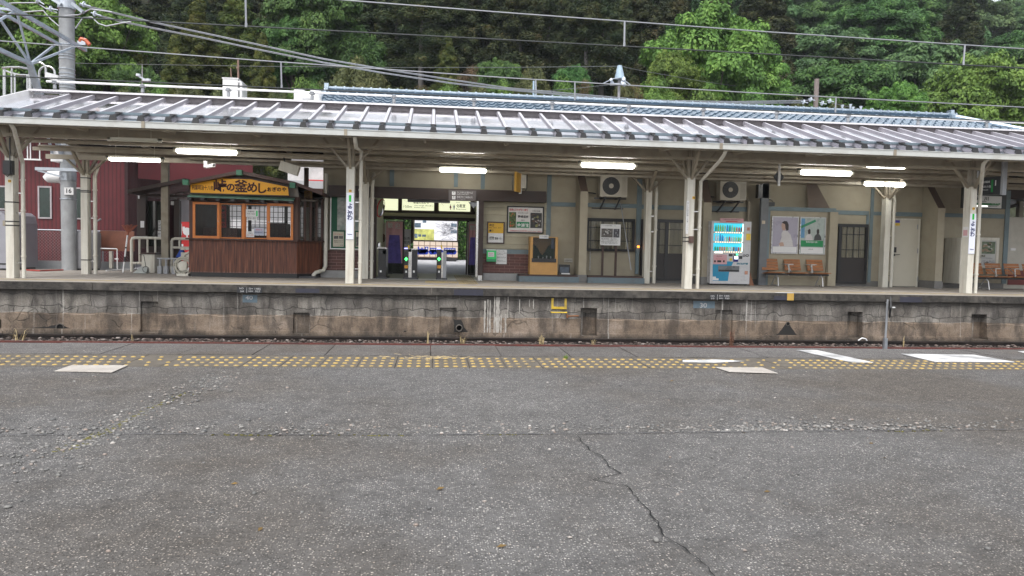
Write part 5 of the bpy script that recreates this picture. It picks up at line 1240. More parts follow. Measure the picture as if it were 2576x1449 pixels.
for x_, z_ in ((.25,.06),(.45,.03),(.62,.07),(.8,.05)): m.box(xa+(xb-xa)*x_, Yd+.08, zb5+.005, xa+(xb-xa)*x_+.03, Yd+.1, zb5+z_+.03)
m.build('model_houses', PAPER, t_)
m = MB(); c = at('D', 795, 965, Yd+.1); m.tube([(c.x,Yd+.1,c.z+.16),(c.x,Yd+.1,c.z-.14)], [.035,.05], 10); m.build('blue_cloth_figure', pm('pale_blue', (.14,.17,.28), .7), t_)
t2, _ = board('small_label', 'D', 653, 873, 750, 910, Yd-.02, PAPER, 'small white label on top of the oak display case', 'label', th=.01); T('アプト式鉄道', 'D', 701, 891, 16, Yd-.032, t2, w=76)
# framed picture on the bench, and label on the wall
t_, _ = board('framed_picture', 'D', 860, 1185, 976, 1285, 21.3, BLACK, 'small black framed picture standing on the low bench right of the display case', 'picture', frame=BLACK, fw=.03)
m = MB(); fb('D', 872, 1212, 968, 1272, 21.29, .003, m); m.build('grey_photo', pm('pic_blue_grey', (.07,.09,.12), .5, var=.6, scale=8), t_)
m = MB(); fb('D', 886, 1275, 976, 1288, 21.22, .003, m); solo('white_card', m, PAPER, 'thin white card below the small black framed picture', 'card')
t_, _ = board('enamel_sign', 'D', 915, 1120, 1003, 1160, YW-.02, pm('enamel_cream', (.42,.40,.35), .5, var=.2, scale=12), 'small stained cream sign on the plaster above the framed picture', 'sign', th=.01); T('この水飲めません', 'D', 959, 1142, 16, YW-.034, t_, w=78)
# windows and doors
GLZ = glass('window_glass', (.05,.055,.05), .05, .30)
CURT = pm('curtain', (.55,.50,.36), .9, var=.05)
def curtain(mb, X0, Z0, X1, Z1, Y, amp=.035, wl=.16):
    n = int((X1-X0)/.025); vs = [(X0+(X1-X0)*i/n, Y+amp*math.sin(2*math.pi*(X0+(X1-X0)*i/n)/wl)+.012*math.sin(i*.37), z) for z in (Z1, Z0) for i in range(n+1)]
    mb.add(vs, [(i, n+1+i, n+2+i, i+1) for i in range(n)])
def pane_unit(name, k, x0, y0, x1, y1, lb, cat, mull, rails, panel=None, parent=None, Y=None, cx=None, thick=.05):
    Y = Y or YW-.05; X0, Z0, X1, Z1 = rc(k, x0, y0, x1, y1, Y); t_ = thing(name, lb, cat, ((X0+X1)/2, Y, Z0))
    fw = .07
    zp = at(k, (x0+x1)/2, panel, Y).z if panel else Z0+fw
    m = MB(); m.box(X0, Y-.02, Z0, X0+fw, Y+.04, Z1); m.box(X1-fw, Y-.02, Z0, X1, Y+.04, Z1); m.box(X0+fw, Y-.02, Z1-fw*1.3, X1-fw, Y+.04, Z1); m.box(X0+fw, Y-.02, Z0, X1-fw, Y+.04, Z0+fw)
    if cx:
        c = at(k, cx, y0+50, Y).x; m.box(c-.05, Y-.021, Z0+fw, c+.05, Y+.041, Z1-fw*1.3)
    m.build('frame', BLACK if name != 'room_window' else INK, t_)
    if panel:
        m = MB(); m.box(X0+fw, Y, Z0+fw, X1-fw, Y+.03, zp); m.build('lower_panel', pm('door_panel', (.024,.019,.018), .5, var=.2), t_)
    m = MB()
    for a in mull: c = at(k, a, y0+50, Y).x; m.box(c-.009, Y-.006, zp, c+.009, Y+.012, Z1-fw)
    for a in rails: c = at(k, (x0+x1)/2, a, Y).z; m.box(X0+fw, Y-.0055, c-.009, X1-fw, Y+.0115, c+.009)
    m.build('glazing_bars', BLACK, t_)
    m = MB(); m.box(X0+fw, Y+.013, zp, X1-fw, Y+.018, Z1-fw); m.build('glass', GLZ, t_)
    m = MB(); curtain(m, X0+fw+.003, zp+.002, X1-fw-.003, Z1-fw, Y+.10 if 0 else Y+.035, .012, .13); m.build('curtain', CURT, t_, True)
    return t_, (X0,Z0,X1,Z1)
# leave a shallow pocket: panes stand just proud of the plaster
pane_unit('room_window', 'D', 1150, 698, 1660, 1045, 'wide dark framed window with pale curtains behind the white information panel', 'window', (1200,1326,1470,1590), (797,935), Y=YW-.08)
pane_unit('sliding_door', 'E', 195, 735, 480, 1312, 'dark sliding doors with curtained glass between two cream columns', 'door', (235,), (830,980), 1058, Y=YW-.08, cx=305)
pane_unit('sliding_door', 'F', 305, 752, 618, 1300, 'dark door with tall curtained glass right of the bench and posters', 'door', (335,435,497,548), (848,990), 1062, Y=YW-.08, cx=372)
X0,Z0,X1,Z1 = rc('F', 862, 703, 1092, 1316, YW-.04)
t_ = thing('white_door', 'plain cream white door with a black lock and lever handle', 'door', ((X0+X1)/2, YW-.04, 0))
m = MB(); m.box(X0, YW-.055, .02, X1-.05, YW-.03, Z1-.04); m.build('leaf', pm('door_cream', (.50,.47,.39), .5, var=.04), t_)
m = MB(); m.box(X1-.05, YW-.06, .0, X1, YW-.001, Z1); m.box(X0, YW-.06, Z1-.04, X1-.05, YW-.001, Z1); m.build('frame', CREAM, t_)
m = MB(); fb('F', 866, 966, 888, 1015, YW-.075, .02, m); m.build('lock', BLACK, t_)
m = MB(); p = at('F', 870, 1032, YW-.09); m.bar((p.x-.02,YW-.09,p.z-.02),(p.x+.17,YW-.09,p.z),.02,.02); m.box(p.x-.02,YW-.09,p.z-.05,p.x+.02,YW-.056,p.z+.02); m.build('handle', BLACK, t_)
m = MB()
for y in (780, 1000, 1260): fb('F', 1078, y-22, 1088, y+22, YW-.062, .004, m)
m.build('hinge', GREY, t_)
m = MB(); fb('F', 876, 718, 919, 742, YW-.06, .004, m); m.build('blue_sticker', pm('sticker_blue', (.06,.05,.35), .5), t_)
m = MB(); fb('F', 876, 743, 919, 768, YW-.06, .004, m); m.build('yellow_sticker', YELLOW, t_)

# air conditioners
def aircon(k, x0, y0, x1, y1, fx, fy, fr, lb):
    Y0 = YW-.62; X0, Z0, X1, Z1 = rc(k, x0, y0, x1, y1, Y0); t_ = thing('air_conditioner', lb, 'air conditioner', ((X0+X1)/2, Y0, Z0), 'outdoor air conditioner units on wall brackets')
    BG = pm('aircon_beige', (.36,.33,.27), .5, var=.06)
    m = MB(); m.box(X0, Y0, Z0, X1, Y0+.32, Z1); m.build('casing', BG, t_)
    c = at(k, fx, fy, Y0); r = at(k, fx+fr, fy, Y0).x-c.x
    m = MB(); m.disc((c.x,Y0-.004,c.z), (0,1,0), r, .012, 28); m.build('fan_opening', BLACK, t_)
    m = MB()
    for i in range(1, 8):
        rr = r*i/8; m.tube([(c.x+rr*math.cos(a),Y0-.018,c.z+rr*math.sin(a)) for a in [2*math.pi*j/24 for j in range(25)]], .004, 4)
    for j in range(8): a = math.pi*j/8; m.tube([(c.x+r*math.cos(a),Y0-.016,c.z+r*math.sin(a)),(c.x-r*math.cos(a),Y0-.016,c.z-r*math.sin(a))], .004, 4)
    m.build('fan_guard', pm('guard_dark', (.05,.05,.05), .5), t_)
    m = MB(); m.disc((c.x,Y0-.024,c.z), (0,1,0), r*.27, .012, 16); m.build('fan_hub', BG, t_)
    m = MB(); n = 16
    for i in range(n): z = Z0+.05+(Z1-Z0-.1)*i/n; m.box(c.x+r+.06, Y0-.006, z, X1-.03, Y0-.0005, z+.012)
    m.build('louvres', pm('louvre', (.25,.23,.19), .6), t_)
    m = MB()
    for x in (X0+.15, X1-.2):
        m.bar((x,Y0-.02,Z0-.03),(x,YW-.02,Z0-.03),.04,.04); m.bar((x,Y0+.02,Z0-.05),(x,YW-.02,Z0-.32),.03,.03)
    m.bar((X0-.1,Y0+.3,Z0-.03),(X1+.05,Y0+.3,Z0-.03),.04,.04); m.bar((X0-.1,YW-.03,Z0-.30),(X1+.05,YW-.03,Z0-.30),.03,.03); m.build('bracket', DARK, t_)
    m = MB(); m.tube([(X0-.06,Y0+.3,Z0+.1),(X0-.35,YW-.1,Z0+.16),(X0-.42,YW-.06,Z0-.1),(X0-.43,YW-.06,Z0-.5)], .022, 6); m.build('pipe', DARK, t_)
aircon('D', 1297, 238, 1584, 470, 1412, 355, 92, 'beige air conditioner unit mounted above the wide curtained window')
aircon('E', 812, 372, 1058, 552, 907, 452, 76, 'beige air conditioner unit mounted above the drinks machine')
# information panel on two legs
Yi = YW-.42; X0,Z0,X1,Z1 = rc('D', 1297, 760, 1510, 982, Yi)
t_ = thing('information_panel', 'white information panel with two photos on two dark posts at the window', 'sign', ((X0+X1)/2, Yi, zt_b-.04))
m = MB(); m.box(X0, Yi-.02, Z0, X1, Yi, Z1); m.build('panel', PAPER, t_)
photo('D', 1308, 805, 1430, 898, Yi-.022, 0, 13, t_, 14, cols=[(.10,.09,.085),(.40,.39,.38),(.04,.04,.04),(.2,.18,.16)])
photo('D', 1436, 808, 1500, 900, Yi-.022, 0, 14, t_, 10, cols=[(.06,.06,.07),(.35,.36,.38),(.12,.11,.12)])
for s, y, w in (('アプト式鉄道 歯車レール', 775, 150), ('●信越本線横川～軽井沢間は', 914, 160), ('明治二十六年に開通しました', 928, 175), ('●碓氷峠の急勾配を登るため', 946, 165), ('日本で初めて採用されました', 960, 170)): T(s, 'D', 1310+w/2, y, 9, Yi-.024, t_, w=w)
m = MB()
for a in (1322, 1462): x = at('D', a, 1100, Yi+.02).x; m.bar((x,Yi+.03,Z0+.1),(x,Yi+.03,zt_b-.04),.06,.04,(0,1,0))
m.build('legs', BR3, t_)
m = MB(); a, b_ = at('D', 1512, 535, YW-.1), at('D', 1624, 1242, 21.1); m.tube([a, b_], .014, 6); solo('leaning_rod', m, GREY, 'long grey metal rod leaning against the window from the air conditioner', 'rod')
m = MB(); a, b_ = at('D', 1192, 1045, YW-.15), at('D', 1186, 1250, 21.2); m.tube([a, b_], .022, 6); solo('mop_handle', m, pm('stick_grey', (.28,.27,.25), .7, var=.5, scale=30), 'short grey stick standing at the left end of the window bench', 'stick')
m = MB(); c = at('D', 1700, 996, YW-.2); m.tube([c-Vector((0,0,.03)), c+Vector((0,0,.03))], .035, 8); t_ = solo('warning_lamp', m, emis('orange_lamp', (1,.25,.03), 2.0), 'small orange lit lamp on the dark post beside the room window', 'lamp')
m = MB(); fb('D', 1675, 1010, 1715, 1056, YW-.2, .1, m); fb('D', 1670, 1060, 1705, 1285, YW-.2, .05, m); m.build('lamp_box', BLUEGREY, t_) if 0 else solo('blue_post', m, BLUEGREY, 'blue grey low post under the small orange lamp', 'post')
m = MB(); fb('D', 1722, 705, 1755, 1300, YW-.12, .05, m); solo('dark_post', m, BLACK, 'dark slim door post right of the small orange lamp', 'post')
# yellow hanging exit sign seen nearly edge-on, speaker box behind
c = at('D', 415, 310, YW-.85); t_ = thing('exit_sign', 'yellow hanging exit sign seen almost edge-on above the siding', 'sign', tuple(c))
z0, z1 = at('D',415,425,YW-.85).z, at('D',415,222,YW-.85).z
m = MB(); xa = at('D',385,300,YW-1.2).x; xb = at('D',440,300,YW-.5).x
m.add([(xa,YW-1.3,z0),(xb,YW-.5,z0+.03),(xb,YW-.5,z1+.03),(xa,YW-1.3,z1),(xa+.06,YW-1.3,z0),(xb+.06,YW-.5,z0+.03),(xb+.06,YW-.5,z1+.03),(xa+.06,YW-1.3,z1)], [(0,1,2,3),(7,6,5,4),(0,4,5,1),(3,2,6,7),(0,3,7,4)]); m.build('yellow_face', pm('sign_amber', (.62,.34,.03), .4, var=.04), t_)
m = MB(); m.add([(xb+.001,YW-.52,z0+.0),(xb+.075,YW-.52,z0+.0),(xb+.075,YW-.52,z1+.06),(xb+.001,YW-.52,z1+.06),(xb+.001,YW-.48,z0+.0),(xb+.075,YW-.48,z0+.0),(xb+.075,YW-.48,z1+.06),(xb+.001,YW-.48,z1+.06)], [(0,1,2,3),(7,6,5,4),(0,3,7,4),(1,5,6,2)]); m.build('white_edge', WHITE, t_)
r_ = Vector((xb-xa,.8,.0)).normalized(); pc = Vector(((xa+xb)/2-.004, YW-.904, (z0+z1)/2))
text('出口\nExit', .11, INK, t_, pc+Vector((0,0,.08)), right=r_, up=(0,0,1)); 
m = MB(); m.tube([(xb,YW-.6,z1),(xb,YW-.6,z1+.3)], .012, 6); m.build('hanger', GREY, t_)
m = MB(); fb('D', 452, 235, 517, 378, YW-.25, .2, m); solo('speaker_box', m, CREAM, 'cream box behind the yellow hanging exit sign', 'box')
m = MB(); P = [at('D',a,b_,YW-.15) for a,b_ in ((372,240),(366,330),(372,400))]; m.tube(P, .012, 6); P = [at('D',a,b_,YW-.15) for a,b_ in ((525,235),(520,380),(498,432),(470,437),(440,405))]; m.tube(P, .014, 6)
tag(m.build('loose_cable', BLACK), 'black cable loops hanging beside the yellow exit sign', 'cable')

# ---- drinks machine
Yv = 20.75; X0,Z0,X1,Z1 = rc('G3', 100, 100, 905, 1392, Yv)
XL_, XR_ = at('G3', 98, 700, Yv).x, at('G3', 905, 700, Yv).x
vm = thing('drinks_machine', 'white drinks vending machine with three lit shelves and a blue curved panel', 'vending machine', ((XL_+XR_)/2, Yv, 0))
def zz(y, x=500): return at('G3', x, y, Yv).z
def xx(f): return XL_+(XR_-XL_)*f
zt = zz(108); zbm = zz(1385)
za_, zb6 = zz(150), zz(735)
VW = pm('machine_white', (.50,.50,.515), .3, var=.03)
fx0, fx1 = .055, .80
m = MB(); m.box(XL_, Yv+.05, .06, XR_, Yv+.85, zt); m.box(XL_, Yv, zbm, XR_, Yv+.049, zb6); m.box(XL_, Yv, za_, XR_, Yv+.049, zt); m.box(XL_, Yv, zb6+.0005, xx(fx0), Yv+.049, za_-.0005); m.box(xx(fx1), Yv, zb6+.0005, XR_, Yv+.049, za_-.0005)
m.build('cabinet', VW, vm)
m = MB()
for f in (.05, .92): m.box(xx(f), Yv+.1, 0, xx(f)+.06, Yv+.16, .06); m.box(xx(f), Yv+.7, 0, xx(f)+.06, Yv+.76, .06)
m.box(XL_+.02, Yv+.08, .02, XR_-.02, Yv+.8, .0599); m.build('feet', BLACK, vm)
# the showcase back sits inside the cabinet front
m = MB(); m.box(xx(fx0)+.001, Yv+.0385, zb6+.001, xx(fx1)-.001, Yv+.049, za_-.001); m.build('lit_back', emis('machine_cyan_light', (.04,.45,.58), .55), vm)
shelf = [(150,318),(345,515),(545,712)]
rn = random.Random(21)
PC = [(.05,.42,.20),(.32,.60,.10),(.80,.76,.66),(.75,.58,.10),(.80,.25,.05),(.08,.28,.70),(.7,.10,.10),(.20,.10,.06),(.50,.68,.42),(.85,.85,.85)]
PM_ = [pm(f'drink_{i}', c, .3, var=.25, scale=30) for i, c in enumerate(PC)]
seq = [[0,1,1,1,8,5,0,8,1,4,6,7], [9,9,5,5,9,8,6,2,8,8,1,3], [0,0,4,4,4,1,2,2,7,5,6,3]]
hh = [[.19]*8+[.15]*4, [.20]*3+[.18]+[.14]*8, [.115]*12]
for s_, (ya, yb) in enumerate(shelf):
    z1s, z0s = zz(ya), zz(yb)
    m = MB(); m.box(xx(fx0)+.002, Yv-.004, z0s-.055, xx(fx1)-.002, Yv+.037, z0s-.006); m.build('shelf', VW, vm)
    m = MB()
    m2 = MB()
    for i in range(12):
        cx = xx(fx0)+.07+(xx(fx1)-xx(fx0)-.12)*i/11.; h = hh[s_][i]; h = min(h, (z1s-z0s)*.86)*rn.uniform(.92,1)
        m.lathe((cx, Yv+.012, z0s), [(.021,0),(.024,.01),(.024,h*.62),(.012,h*.86),(.012,h)] if s_ < 2 else [(.022,0),(.025,.008),(.025,h-.01),(.02,h)], 8, seq[s_][i])
        m2.box(cx-.016, Yv-.012, z0s-.045, cx+.016, Yv-.0045, z0s-.022)
    m.build('bottles' if s_ < 2 else 'cans', PM_, vm, True); m2.build('buttons', emis('button_glow', (1,.85,.6), .9), vm)
m = MB(); m.box(xx(fx1)-.012, Yv+.001, zb6+.01, xx(fx1)-.002, Yv+.036, za_-.01); m.box(xx(fx0)+.003, Yv+.001, zz(548)-.006, xx(fx1)-.02, Yv+.036, zz(540)); m.build('light_strip', emis('machine_white_light', (.6,1,1), 1.2), vm)
m = MB(); m.box(xx(fx0)+.05, Yv-.006, zz(760), xx(.30), Yv-.001, zz(735)); m.build('lit_label', emis('label_glow', (1,.97,.85), 1.3), vm)
# blue panel with a curved edge
P = [(XL_+.05, zz(985)), (xx(.335), zz(985)), (xx(.35), zz(925))] ; P = []
for a, b_ in ((135,1322),(445,1325),(470,1160),(500,1050),(530,1000),(560,935),(430,925),(425,985),(135,985)):
    q = at('G3', a, b_, Yv-.003); P.append((q.x, q.z))
m = MB(); m.prism(P, Yv-.003, Yv-.0005); m.build('blue_panel', pm('acure_blue', (.01,.22,.38), .35, var=.05), vm)
m = MB(); fb('G3', 250, 1018, 678, 1138, Yv-.012, .011, m); m.build('pickup_flap', pm('flap_grey', (.13,.14,.15), .3, var=.2), vm)
m = MB(); fb('G3', 262, 1100, 668, 1130, Yv-.018, .005, m); m.build('flap_handle', BLACK, vm)
m = MB(); fb('G3', 152, 788, 425, 985, Yv-.009, .005, m); m.build('pink_notice', PINK, vm)
T('売切中', 'G3', 270, 828, 22, Yv-.0095, vm, w=110); T('小銭をご用意ください', 'G3', 280, 880, 14, Yv-.0095, vm, RED, w=170)
m = MB(); [fb('G3', a, 905, b_, 945, Yv-.0105, .001, m) for a, b_ in ((165,200),(228,310),(345,380))]; m.build('notice_print', INK, vm)
m = MB(); fb('G3', 462, 775, 542, 825, Yv-.006, .005, m); fb('G3', 672, 818, 740, 878, Yv-.008, .007, m); m.build('coin_slot', DARK, vm)
m = MB(); fb('G3', 560, 822, 655, 935, Yv-.02, .019, m); m.build('card_reader', pm('reader_blue', (.01,.01,.16), .3), vm)
m = MB(); fb('G3', 578, 828, 650, 880, Yv-.024, .003, m); m.build('reader_screen', emis('reader_screen', (.75,.9,1), 1.6), vm)
m = MB(); fb('G3', 615, 772, 650, 800, Yv-.01, .009, m); m.build('green_light', emis('machine_green', (.05,1,.3), 1.6), vm)
m = MB(); fb('G3', 566, 778, 612, 806, Yv-.01, .009, m); c = at('G3', 810, 808, Yv-.012)
for a, r in ((775,.03),(840,.037)): c = at('G3', a, 808, Yv-.01); m.tube([(c.x+r*math.cos(t_)*1.05,Yv-.01,c.z+r*math.sin(t_)*.85) for t_ in [2*math.pi*j/16 for j in range(17)]], .008, 6)
m.build('coin_handle', BLACK, vm)
m = MB(); c = at('G3', 505, 888, Yv-.006); m.disc((c.x,Yv-.006,c.z), (0,1,0), .04, .008, 18); fb('G3', 818, 362, 908, 498, Yv-.006, .005, m); m.build('yellow_sticker', YELLOW, vm)
m = MB(); fb('G3', 838, 235, 895, 300, Yv-.006, .005, m); fb('G3', 788, 1125, 850, 1195, Yv-.006, .005, m); m.build('orange_sticker', pm('sticker_o', (.45,.22,.15), .5, var=.4, scale=30), vm)
T('acure', 'G3', 733, 970, 52, Yv-.004, vm, pm('acure_teal', (.01,.15,.22), .4), w=235, bold=.003, shear=.3); T('A-Team', 'G3', 775, 1308, 16, Yv-.004, vm, GREY, w=125)
m = MB(); fb('G3', 135, 1238, 200, 1310, Yv-.006, .003, m); fb('G3', 200, 1272, 255, 1312, Yv-.006, .003, m); m.build('white_stickers', PAPER, vm)
m = MB(); fb('G3', 288, 52, 765, 140, Yv-.02, .02, m); t_ = solo('pink_sign', m, PINK, 'pink paper sign on top of the drinks machine', 'sign'); T('つり銭切れのためお札は使えません', 'G3', 528, 80, 16, Yv-.022, t_, w=400)
m = MB(); fb('G3', 405, 106, 642, 122, Yv-.0225, .0015, m); m.build('red_line', RED, t_)
m = MB(); a, b_ = at('E', 1108, 1365, Yv+.3), at('E', 1098, 1090, Yv+.75); m.add([(XR_+.04,Yv+.05,0),(XR_+.17,Yv+.05,0),(XR_+.10,Yv+.8,1.15),(XR_+.01,Yv+.8,1.15),(XR_+.04,Yv+.09,0),(XR_+.17,Yv+.09,0),(XR_+.10,Yv+.84,1.15),(XR_+.01,Yv+.84,1.15)], [(0,1,2,3),(7,6,5,4),(1,5,6,2),(0,3,7,4)])
solo('leaning_board', m, pm('reddish_board', (.20,.09,.05), .7, var=.2), 'reddish brown board leaning beside the drinks machine', 'board')
m = MB(); fb('E', 1192, 395, 1262, 1330, YW-.5, .12, m); m.box(m.v[0][0], YW-.5, 0, m.v[1][0], YW-.38, .1); solo('steel_post', m, pm('steel_post_grey', (.14,.15,.16), .6, var=.2), 'dull grey steel post between the drinks machine and the poster bay', 'post')
m = MB(); x = at('E', 1080, 700, YW-.12).x; m.tube([(x,YW-.12,1.0),(x,YW-.12,at('E',1080,560,YW-.12).z),(x-.15,YW-.1,at('E',1080,520,YW-.12).z)], .05, 8); solo('wall_pipe', m, CREAMD, 'brownish pipe on the wall behind the drinks machine', 'pipe')
m = MB(); fb('E', 1175, 400, 1215, 530, YW-.55, .2, m); fb('E', 1215, 390, 1275, 530, YW-.5, .2, m); solo('dark_box', m, BLACK, 'black equipment box high on the steel post', 'box')
m = MB(); fb('E', 1210, 745, 1238, 775, YW-.52, .018, m); solo('switch', m, pm('switch_cream', (.5,.42,.3),.5), 'small cream switch on the steel post', 'switch')

# ---- poster bay, posters and benches
Yb = YW-.35; X0,Z0,X1,Z1 = rc('F', -370, 600, 250, 1330, Yb)
xbl = at('E', 1238, 900, Yb).x; xbr_ = at('F', 245, 900, Yb).x; ztb = at('F', 0, 600, Yb).z
t_ = thing('poster_bay', 'boxed-out cream wall bay with a blue grey frame behind the bench', 'wall bay', ((xbl+xbr_)/2, Yb, 0))
m = MB(); m.box(xbl+.12, Yb, 0, xbr_, YW-.001, ztb-.12); m.build('bay_wall', WCR, t_)
m = MB(); m.box(xbl, Yb-.03, 0, xbl+.119, YW-.001, ztb); m.box(xbl+.12, Yb-.03, ztb-.119, xbr_+.25, YW-.001, ztb); m.build('bay_frame', BLUEGREY, t_)
m = MB(); m.box(xbr_+.001, Yb-.15, .01, xbr_+.25, YW-.001, ztb-.12); m.build('bay_pier', WCR, t_)
m = MB(); zt = ztb; c0 = at('F', 110, 390, Yb).x; m.add([(at('F',75,600,Yb).x,Yb,zt+.001),(at('F',240,600,Yb).x,Yb,zt+.001),(at('F',185,395,Yb).x,YW-.1,at('F',150,390,YW).z),(at('F',100,395,Yb).x,YW-.1,at('F',150,390,YW).z)], [(0,1,2,3)])
m.add([(at('F',240,600,Yb).x,Yb,zt+.001),(at('F',275,600,Yb).x,Yb,zt+.001),(at('F',195,390,Yb).x,YW-.1,at('F',150,390,YW).z),(at('F',185,395,Yb).x,YW-.1,at('F',150,390,YW).z)], [(0,1,2,3)]); m.build('strut', pm('strut_brown', (.13,.10,.08), .7, var=.15), t_)
m = MB(); P = [at('E',a,b_,Yb+.1) for a,b_ in ((1265,560),(1280,545),(1300,550),(1318,575),(1310,600))]; m.tube(P, .012, 6); fb('E', 1268, 570, 1330, 606, Yb+.05, .1, m); solo('cable_box', m, BLACK, 'black cable and box on top of the poster bay', 'box')
SILV = pm('silver_frame', (.5,.5,.5), .3, .6, var=.05)
t_, (X0,Z0,X1,Z1) = board('framed_poster', 'E', 1297, 706, 1550, 1060, Yb-.04, pm('poster_lilac', (.33,.31,.38), .3, var=.05), 'pale lilac poster of a woman in white above the left end of the bench', 'poster', frame=SILV, fw=.025)
yp = Yb-.047
m = MB(); fb('E', 1308, 993, 1535, 1048, yp, .002, m); m.build('white_strip', PAPER, t_)
def blob(k, pts, Y, mat, par, name):
    m = MB(); P = [at(k, a, b_, Y) for a, b_ in pts]; m.add([(p.x, Y, p.z) for p in P], [tuple(range(len(P)))]); return m.build(name, mat, par)
blob('E', [(1365,992),(1395,900),(1392,870),(1410,838),(1450,845),(1480,880),(1495,940),(1505,992)], yp-.001, pm('print_white', (.52,.50,.50), .5, var=.08), t_, 'figure_print')
blob('E', [(1392,792),(1398,772),(1430,762),(1440,800),(1428,838),(1405,838),(1396,815)], yp-.002, pm('print_skin', (.42,.28,.22), .5, var=.08), t_, 'face_print')
blob('E', [(1395,765),(1420,748),(1448,752),(1462,785),(1460,835),(1440,842),(1430,815),(1428,780)], yp-.003, pm('print_hair', (.03,.02,.02), .5), t_, 'hair_print')
blob('E', [(1368,965),(1385,950),(1410,952),(1418,985),(1380,990)], yp-.0025, bpy.data.materials['print_skin'], t_, 'hand_print')
T('いつもの毎日に', 'E', 1455, 940, 14, yp-.004, t_, PAPER, w=95)
t_, (X0,Z0,X1,Z1) = board('framed_poster', 'F', -4, 690, 232, 1032, Yb-.04, pm('poster_pale_green', (.33,.38,.36), .3, var=.15, scale=4), 'green and white office scene poster above the right end of the bench', 'poster', frame=SILV, fw=.025)
m = MB(); fb('F', 8, 702, 44, 880, yp, .002, m); m.build('blue_print', pm('print_blue', (.10,.25,.42), .5, var=.2, scale=8), t_)
blob('F', [(8,770),(140,712),(150,730),(8,795)], yp-.001, GREEN, t_, 'green_print')
m = MB(); fb('F', 8, 905, 212, 962, yp-.001, .002, m); m.build('green_band', pm('band_green', (.01,.22,.07), .5), t_); m = MB(); fb('F', 8, 968, 212, 1022, yp, .002, m); m.build('white_strip', PAPER, t_)
for cx, hx in ((85, 0), (165, 12)):
    blob('F', [(cx-38,903),(cx-30,862),(cx-8,842),(cx+12,846),(cx+28,870),(cx+34,903)], yp-.003, bpy.data.materials['print_white'] if hx == 0 else pm('print_dark', (.05,.05,.05), .5), t_, 'figure_print')
    blob('F', [(cx-10,842),(cx-12,812),(cx,795),(cx+12,806),(cx+12,838),(cx,848)], yp-.004, bpy.data.materials['print_hair'], t_, 'hair_print')
T('駅型保育園で働く', 'F', 112, 920, 14, yp-.004, t_, PAPER, w=112); T('JRE', 'F', 100, 985, 8, yp-.004, t_, w=44)
# benches: three wooden seats on a dark rail
WOOD = pm('bench_wood', (.30,.115,.035), .5, var=.22, scale=5, dirt=(.12,.05,.02), dirt_amt=.4)
def bench(x0, x1, Yq, zs, lb, n=3):
    t_ = thing('waiting_bench', lb, 'bench', ((x0+x1)/2, Yq, 0), 'wooden slatted benches on the platform')
    L_ = (x1-x0); sw = .50; gap = (L_-n*sw)/(n-1) if n > 1 else 0
    m = MB(); m.bar((x0-.02,Yq+.18,zs-.10),(x1+.02,Yq+.18,zs-.10),.08,.05); m.build('rail', BLACK, t_)
    for i in range(n):
        a = x0+i*(sw+gap); m = MB()
        for j in range(4): y = Yq-.02+j*.11; m.box(a, y, zs-.05-.012*j, a+sw, y+.095, zs-.025-.012*j)
        m.build('seat', WOOD, t_)
        m = MB()
        for j in range(4):
            z = zs+.02+j*.085; y = Yq+.42+j*.03; m.add([(a,y,z),(a+sw,y,z),(a+sw,y+.025,z+.075),(a,y+.025,z+.075),(a,y+.02,z),(a+sw,y+.02,z),(a+sw,y+.045,z+.075),(a,y+.045,z+.075)],[(0,1,2,3),(7,6,5,4),(0,4,5,1),(2,6,7,3),(0,3,7,4),(1,5,6,2)])
        m.build('backrest', WOOD, t_)
        if i:
            xg = a-gap/2 if gap > .05 else a
            m = MB(); m.tube([(xg,Yq+.42,zs+.20),(xg,Yq+.0,zs+.20),(xg+.02,Yq+.0,zs-.04)], .016, 6); m.tube([(xg+.14,Yq+.40,zs+.20),(xg+.12,Yq+.05,zs-.03)], .014, 6); m.tube([(xg,Yq+.0,zs+.20),(xg+.14,Yq+.0,zs+.20)], .016, 6); m.build('armrest', SILV, t_)
    for x in (x0+.28*L_/1.65, x1-.22):
        m = MB(); m.tube([(x,Yq+.02,0),(x+.02,Yq+.1,zs*.55),(x-.01,Yq+.16,zs-.11)], .018, 6); m.tube([(x,Yq+.02,.018),(x,Yq+.48,.018)], .018, 6); m.tube([(x,Yq+.46,.018),(x,Yq+.22,zs-.12)], .018, 6); m.build('leg', SILV, t_)
Yq = 20.75
zs = at('E', 1400, 1245, Yq).z+.06
bench(at('E', 1272, 1200, Yq).x, at('F', 285, 1200, Yq).x, Yq, zs, 'wooden slatted bench of three seats below the two framed posters')
bench(at('F', 1640, 1200, 20.6).x, at('F', 1640, 1200, 20.6).x+2.35, 20.6, zs, 'wooden slatted bench of seats at the right edge below the station board', 4)
# framed advertisement on the right
t_, _ = board('framed_poster', 'G4', 372, 842, 630, 1240, YW-.08, pm('ad_white', (.42,.42,.40), .4, var=.08), 'poster with JRE lettering in a cream frame behind the right bench', 'poster', frame=CREAM, fw=.09)
photo('G4', 395, 895, 588, 1052, YW-.09, 0, 15, t_, 22, cols=[(.12,.16,.10),(.30,.28,.24),(.05,.08,.04),(.25,.18,.12),(.38,.38,.36)])
photo('G4', 395, 1135, 588, 1208, YW-.09, 0, 16, t_, 18, cols=[(.35,.35,.35),(.08,.07,.06),(.16,.13,.11),(.04,.04,.04)])
T('JRE', 'G4', 430, 1080, 26, YW-.095, t_, pm('olive_ink', (.09,.08,.03), .5), w=66, bold=.002); T('Workation', 'G4', 470, 1108, 20, YW-.095, t_, GREY, w=150, shear=.4)
